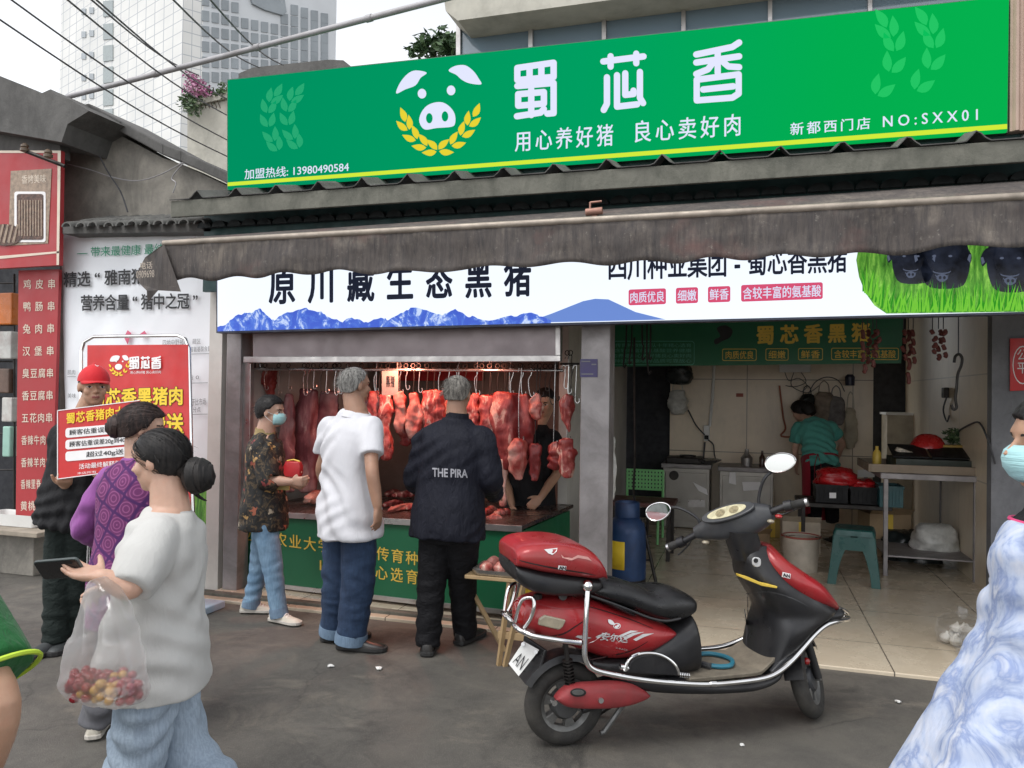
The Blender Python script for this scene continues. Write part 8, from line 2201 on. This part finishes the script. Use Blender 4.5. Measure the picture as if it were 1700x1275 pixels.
fbag = thing('fruit_bag', 'clear plastic bag of cherry tomatoes hanging from the hand of walking woman', 'bag', bb)
mb = blob_strip([bb + (0, 0, .002), bb + (0, 0, .04), bb + (-.0, 0, .11), bb + (0, 0, .2), bg_top + (.02, 0, -.04), bg_top + (.0, 0, .01)], [.11, .135, .125, .10, .06, .02], [.055, .085, .075, .06, .045, .02], 91, .14, 24, 24)
o = mb.build('film', M['milky'], fbag, True, ang=180); subdiv(o, 1, .02, .05)
r_ = random.Random(11); mr, my = simple('cherry_red_skin', (.30, .012, .022), .18, var=.25, bump=0, coat=.3), simple('yellow_tomato_skin', (.55, .30, .06), .2, var=.15, bump=0, coat=.3)
proto = None; spots = []
tries = 0
while len(spots) < 90 and tries < 20000:
 tries += 1
 q = np.array([r_.uniform(-.108, .108), r_.uniform(-.056, .056), .016 + r_.random() ** 1.5 * .052])
 if (q[0] / .112) ** 2 + (q[1] / .06) ** 2 > 1: continue
 if all(np.linalg.norm(q - s_) > .0225 for s_ in spots): spots.append(q)
for q in spots:
 yl = abs(q[0] - .045) < .035 and q[1] < -.02 or r_.random() < .04
 if proto is None:
  mb = MB(False); mb.ball((0, 0, 0), (.0128, .0128, .0135), 12, 8); po = mb.build('cherry_tomato', mr); py_ = po.copy(); py_.data = po.data.copy(); py_.data.materials[0] = my; proto = po; o = po
  if yl: pass
 src = py_ if yl else po
 o = src.copy(); C.objects.link(o); o.location = bb + q; o.rotation_euler = (r_.random() * 3, r_.random() * 3, 0)
 tag(o, 'yellow cherry tomato among the red ones in the clear bag' if yl else 'red cherry tomato inside the clear plastic bag', 'tomato', 'yellow tomatoes in the clear bag' if yl else 'red tomatoes in the clear bag')
bpy.data.objects.remove(po); bpy.data.objects.remove(py_)
# ---- woman in teal at the back, bending over
M['teal_tee'] = m_cloth('teal_tee_cotton', (.085, .33, .28), .85, .08); M['apron'] = m_cloth('red_apron', (.30, .018, .035), .8, .15)
p = Fig('woman in teal tee and red apron bending over at the back', (1362, 868), 1.56, 100, 1.0, Y=9.0)
p.px(pel=(1362, 772, .0), chest=(1357, 728, .12), neck=(1342, 695, .22), head=(1328, 683, .32), shL=(1322, 706, .18), shR=(1382, 704, .2), elL=(1320, 748, .2), wrL=(1322, 775, .36), elR=(1398, 735, .3), wrR=(1390, 760, .45), hipL=(1352, 780, 0), hipR=(1378, 780, 0), knL=(1352, 822, 0), knR=(1380, 822, .05), anL=(1352, 866, 0), anR=(1382, 864, .05))
p.hf = nrm((-.72, .62, -.40)); p.hu = nrm((-.32, .25, 1)); p.hh = .225
p.body(SK['fair'], [dict(wr=p.J['wrL'], d=(0, .5, -.8), nrm_=(.8, .2, 0), side=(0, .7, .5)), dict(wr=p.J['wrR'], d=(-.3, .7, -.5), nrm_=(-.8, 0, -.3), side=(0, .5, .7))], .009)
ts = p.shirt(M['teal_tee'], .62, .028, -.06, (.082, .082, .086), .016, seed=19, voxel=.010)
p.pants(M['trouser_black'], (.10, .088, .08, .075), .010, seed=20, voxel=.011); p.shoes(M['shoe_black'], M['soleblack'])
ho = p.hair(M['hairblack'], .40, -.5, -.95, .18, .04, 21.0, strands=150)
mb = MB(False); mb.tube([p.hl(.0, -.35, .1), p.hl(.0, -.52, -.10), p.hl(.0, -.60, -.38)], [.08, .08, .055], 14); mb.build('bob', M['hairblack'], ho)
ap_o = MB(False); R = [p.ring(t, (.160 + .05) * p.k, (.118 + .05) * p.k, 26) for t in (.12, .16)]; ap_o.rings(R, cap=False); o = ap_o.build('apron_tie', M['apron'], p.o); o.modifiers.new('thick', 'SOLIDIFY').thickness = .004
mb = MB(False); R = []
for t in (.14, -.1, -.45, -.8):
 rg_ = p.ring(t if t > -.2 else -.2, (.160 + .055) * p.k, (.118 + .06) * p.k, 32)
 dz_ = 0 if t > -.2 else (t + .2) * .75
 R.append([rg_[k] + np.array([0, 0, dz_]) for k in range(4, 22)] )
V = [q for r in R for q in r]; n = 18; mb.add(V, [(j * n + i, j * n + i + 1, (j + 1) * n + i + 1, (j + 1) * n + i) for j in range(3) for i in range(n - 1)])
o = mb.build('apron', M['apron'], p.o); o.modifiers.new('thick', 'SOLIDIFY').thickness = .004
mb = MB(False); c_ = p.ring(.13, .2, .170, 26)[19]; 
for s_ in (-1, 1): mb.tube(smooth_path([c_ + np.array([0, -.015, 0]), c_ + np.array([.03 * s_, -.02, -.12]), c_ + np.array([.04 * s_ + .01, -.01, -.27])], 4), .012, 6, flat=.3)
mb.build('apron_bow', M['apron'], p.o)
# ---- butcher behind the hanging cuts
p = Fig('butcher in black shirt reaching down behind the hanging pork', (893, 1000), 1.70, -95, 1.05, Y=6.15)
p.px(pel=(882, 858, .05), chest=(882, 770, .0), neck=(890, 700, .0), head=(905, 668, -.02), shR=(846, 726, .0), shL=(922, 722, .0), elR=(838, 790, -.02), wrR=(850, 838, -.25), elL=(926, 782, -.05), wrL=(898, 826, -.28), hipR=(866, 868, .05), hipL=(900, 868, .05), knR=(868, 950, .05), knL=(900, 950, .05), anR=(868, 1000, .05), anL=(900, 1000, .05))
p.hf = nrm((-.15, -.9, -.3)); p.hh = .23
for sd in 'LR': p.J['an' + sd][2] = .1; p.J['toe' + sd] = p.J['an' + sd] + np.array([0, -.18, -.05])
p.body(SK['tan'], [dict(wr=p.J['wrR'], d=(.1, -.5, -.7), nrm_=(.5, 0, -.4), side=(.8, -.4, 0), curl=(.7, .7, .7, .7)), dict(wr=p.J['wrL'], d=(-.5, -.5, -.5), nrm_=(-.5, 0, -.5), side=(-.6, -.6, 0), curl=(.7, .7, .7, .7))], .0075)
p.shirt(M['polo_black'], .8, .03, -.1, (.085, .085, .085), .014, seed=23); p.pants(M['trouser_black'], voxel=.011, seed=24); p.shoes(M['shoe_black'], M['soleblack']); p.hair(M['hairblack'], .45, .0, -.75, .06, .03, 25.0, strands=150)
# ---- woman with mask and patterned dress, right edge
b = NB('blue_white_print_dress')
f = b.noise(7, 5, .6, dist=1.2); c = b.ramp(f, [(.38, (.50, .53, .62)), (.48, (.40, .46, .60)), (.56, (.22, .28, .46)), (.66, (.52, .55, .63))]); c = b.mix(b.ramp(b.noise(3.2, 3, .5), [(.62, 0.0), (.66, .8)]), c, (.55, .45, .28)); b.color(c); b.set(Roughness=.8); b.bump(b.noise(2.6, 4, .5, b.co((5, 5, 1.2))), .5, .03); M['dress'] = b.mat
p = Fig('woman in blue and white print dress with a pale face mask', (1735, 1660), 1.62, 185, 1.0, Y=2.08)
p.px(pel=(1764, 1060, 0), chest=(1752, 960, 0), neck=(1764, 850, 0), head=(1752, 738, 0), shL=(1752, 892, -.14), shR=(1776, 885, .14), elL=(1800, 1060, -.02), wrL=(1850, 1200, 0), elR=(1800, 1000, .2), wrR=(1850, 1100, .2), hipL=(1740, 1085, -.08), hipR=(1742, 1085, .08), knL=(1700, 1300, -.08), knR=(1745, 1300, .1), anL=(1660, 1560, -.05), anR=(1790, 1540, .1))
p.hf = nrm((-.98, -.18, 0)); p.hh = .228
for sd in 'LR': p.J['an' + sd][2] = .075; p.J['toe' + sd] = p.J['an' + sd] + np.array([-.18, 0, -.05])
p.body(SK['tan'], [dict(wr=p.J['wrL'], d=(-.3, 0, -.9), nrm_=(0, .9, 0), side=(-.9, 0, 0)), dict(wr=p.J['wrR'], d=(-.3, 0, -.9), nrm_=(0, -.9, 0), side=(-.9, 0, 0))], .0065)
mb = MB(False); p.torso(mb, .022, -.05, top=.90)
for sd in 'RL': a, e = p.J['sh' + sd], p.J['el' + sd]; p.limb(mb, [a + (p.spine(.8) - a) * .3, a, a + (e - a) * .4], [.05, .056, .060], end=.1)
sk0 = p.l(p.J['pel']); R = []
for z, w_, dx in ((.10, .155, 0), (0, .17, -.0), (-.2, .23, -.03), (-.45, .31, -.07), (-.75, .40, -.12)):
 R.append([sk0 + np.array([dx + w_ * 1.0 * cos(a) * (1 + .05 * sin(a * 9)), w_ * 1.15 * sin(a) * (1 + .05 * sin(a * 9)), z]) for a in [2 * pi * k / 60 for k in range(60)]])
mb.rings(R); me = remesh(mb, .010, 3); wrinkle(me, .007, (6, 6, 1.6), 27); link_mesh('dress', me, M['dress'], p.o)
mb = MB(False); mb.rings([p.ring(t, w_, w_, 24, 2) for t, w_ in ((.90, .098), (.97, .078), (1.02, .070))]); co_ = mb.build('collar', M['polo_black'], p.o)
mb = MB(False); q = p.ring(.905, .101, .101, 24, 2); mb.tube(q, .005, 6, closed=True); mb.build('pink_edge', simple('pink_edge', (.55, .05, .16), .7), co_)
p.shoes(M['shoe_white'], M['sole']); p.hair(M['hairblack'], .34, -.3, -.85, .12, .03, 28.0, strands=200); p.add_mask()
# ---- passer-by in green at the left edge
M['green_tee'] = m_cloth('green_jersey', (.012, .115, .030), .75, .12, 240, .4); M['lime_edge'] = simple('lime_piping', (.45, .62, .04), .6, bump=0)
p = Fig('person in green shirt with lime edged sleeve at the left edge', (-60, 1900), 1.62, 10, 1.0, Y=1.16)
p.px(pel=(-260, 1360, .15), chest=(-240, 1110, .15), neck=(-225, 850, .15), head=(-215, 690, .15), shR=(-84, 948, -.0), shL=(-200, 930, .32), elR=(-2, 1170, -.03), wrR=(-75, 1430, .0), elL=(-200, 1180, .33), wrL=(-160, 1400, .3))
for a, v in (('hipR', (.0, -.08)), ('hipL', (.0, .09))): p.J[a] = p.J['pel'] + np.array([v[0], v[1], -.03])
for sd in 'RL':
 h = p.J['hip' + sd]; p.J['kn' + sd] = h + np.array([.03, 0, -.38]); p.J['an' + sd] = np.array([h[0] - .05, h[1], .075]); p.J['toe' + sd] = p.J['an' + sd] + np.array([.19, 0, -.05])
p.hf = nrm((.98, .1, 0))
p.body(SK['tan'], [dict(wr=p.J['wrR'], d=(.1, 0, -1), nrm_=(0, .9, 0), side=(.9, 0, 0)), dict(wr=p.J['wrL'], d=(.1, 0, -1), nrm_=(0, -.9, 0), side=(.9, 0, 0))], .0065)
so_g = p.shirt(M['green_tee'], .80, .035, -.2, (.086, .096, .094), .008, .01, seed=30)
a, e = p.J['shR'], p.J['elR']; d = nrm(e - a); c_ = p.l(a + (e - a) * .805); u, v = frame(d)
mb = MB(False); mb.tube([c_ + .090 * (u * cos(t) + v * sin(t)) for t in np.linspace(0, 2 * pi, 33)[:-1]], .005, 6, closed=True); mb.build('lime_piping', M['lime_edge'], so_g)
p.pants(M['trouser_grey'], seed=31, voxel=.012); p.shoes(M['shoe_white'], M['sole']); p.hair(M['hairblack'], .45, .0, -.75, .06, .03, 32.0)
for k, (x, y, s_) in enumerate(((549, 1108, .014), (630, 1112, .016), (1232, 1240, .006), (1492, 1168, .012))):
 q = G(x, y); r_ = random.Random(k); mb = MB(); n = 9
 ctr = [q + np.array([s_ * 1.5 * cos(2 * pi * i / n) * r_.uniform(.5, 1.2), s_ * 1.2 * sin(2 * pi * i / n) * r_.uniform(.5, 1.2), .004 + r_.uniform(0, .008)]) for i in range(n)]
 mb.prism(ctr, (0, 0, .006)); mb.add([c_ * .4 + (q + (0, 0, .022)) * .6 for c_ in ctr] + ctr, [tuple(range(n))] + [(i, (i + 1) % n, n + (i + 1) % n, n + i) for i in range(n)])
 o = mb.build('paper_scrap', M['white']); tag(o, ('white scrap of tissue on the road before the white shirted man', 'white scrap of tissue on the road before the dark jacketed man', 'tiny white scrap under the scooter floor', 'pale flattened scrap on the road at right')[k], 'litter')
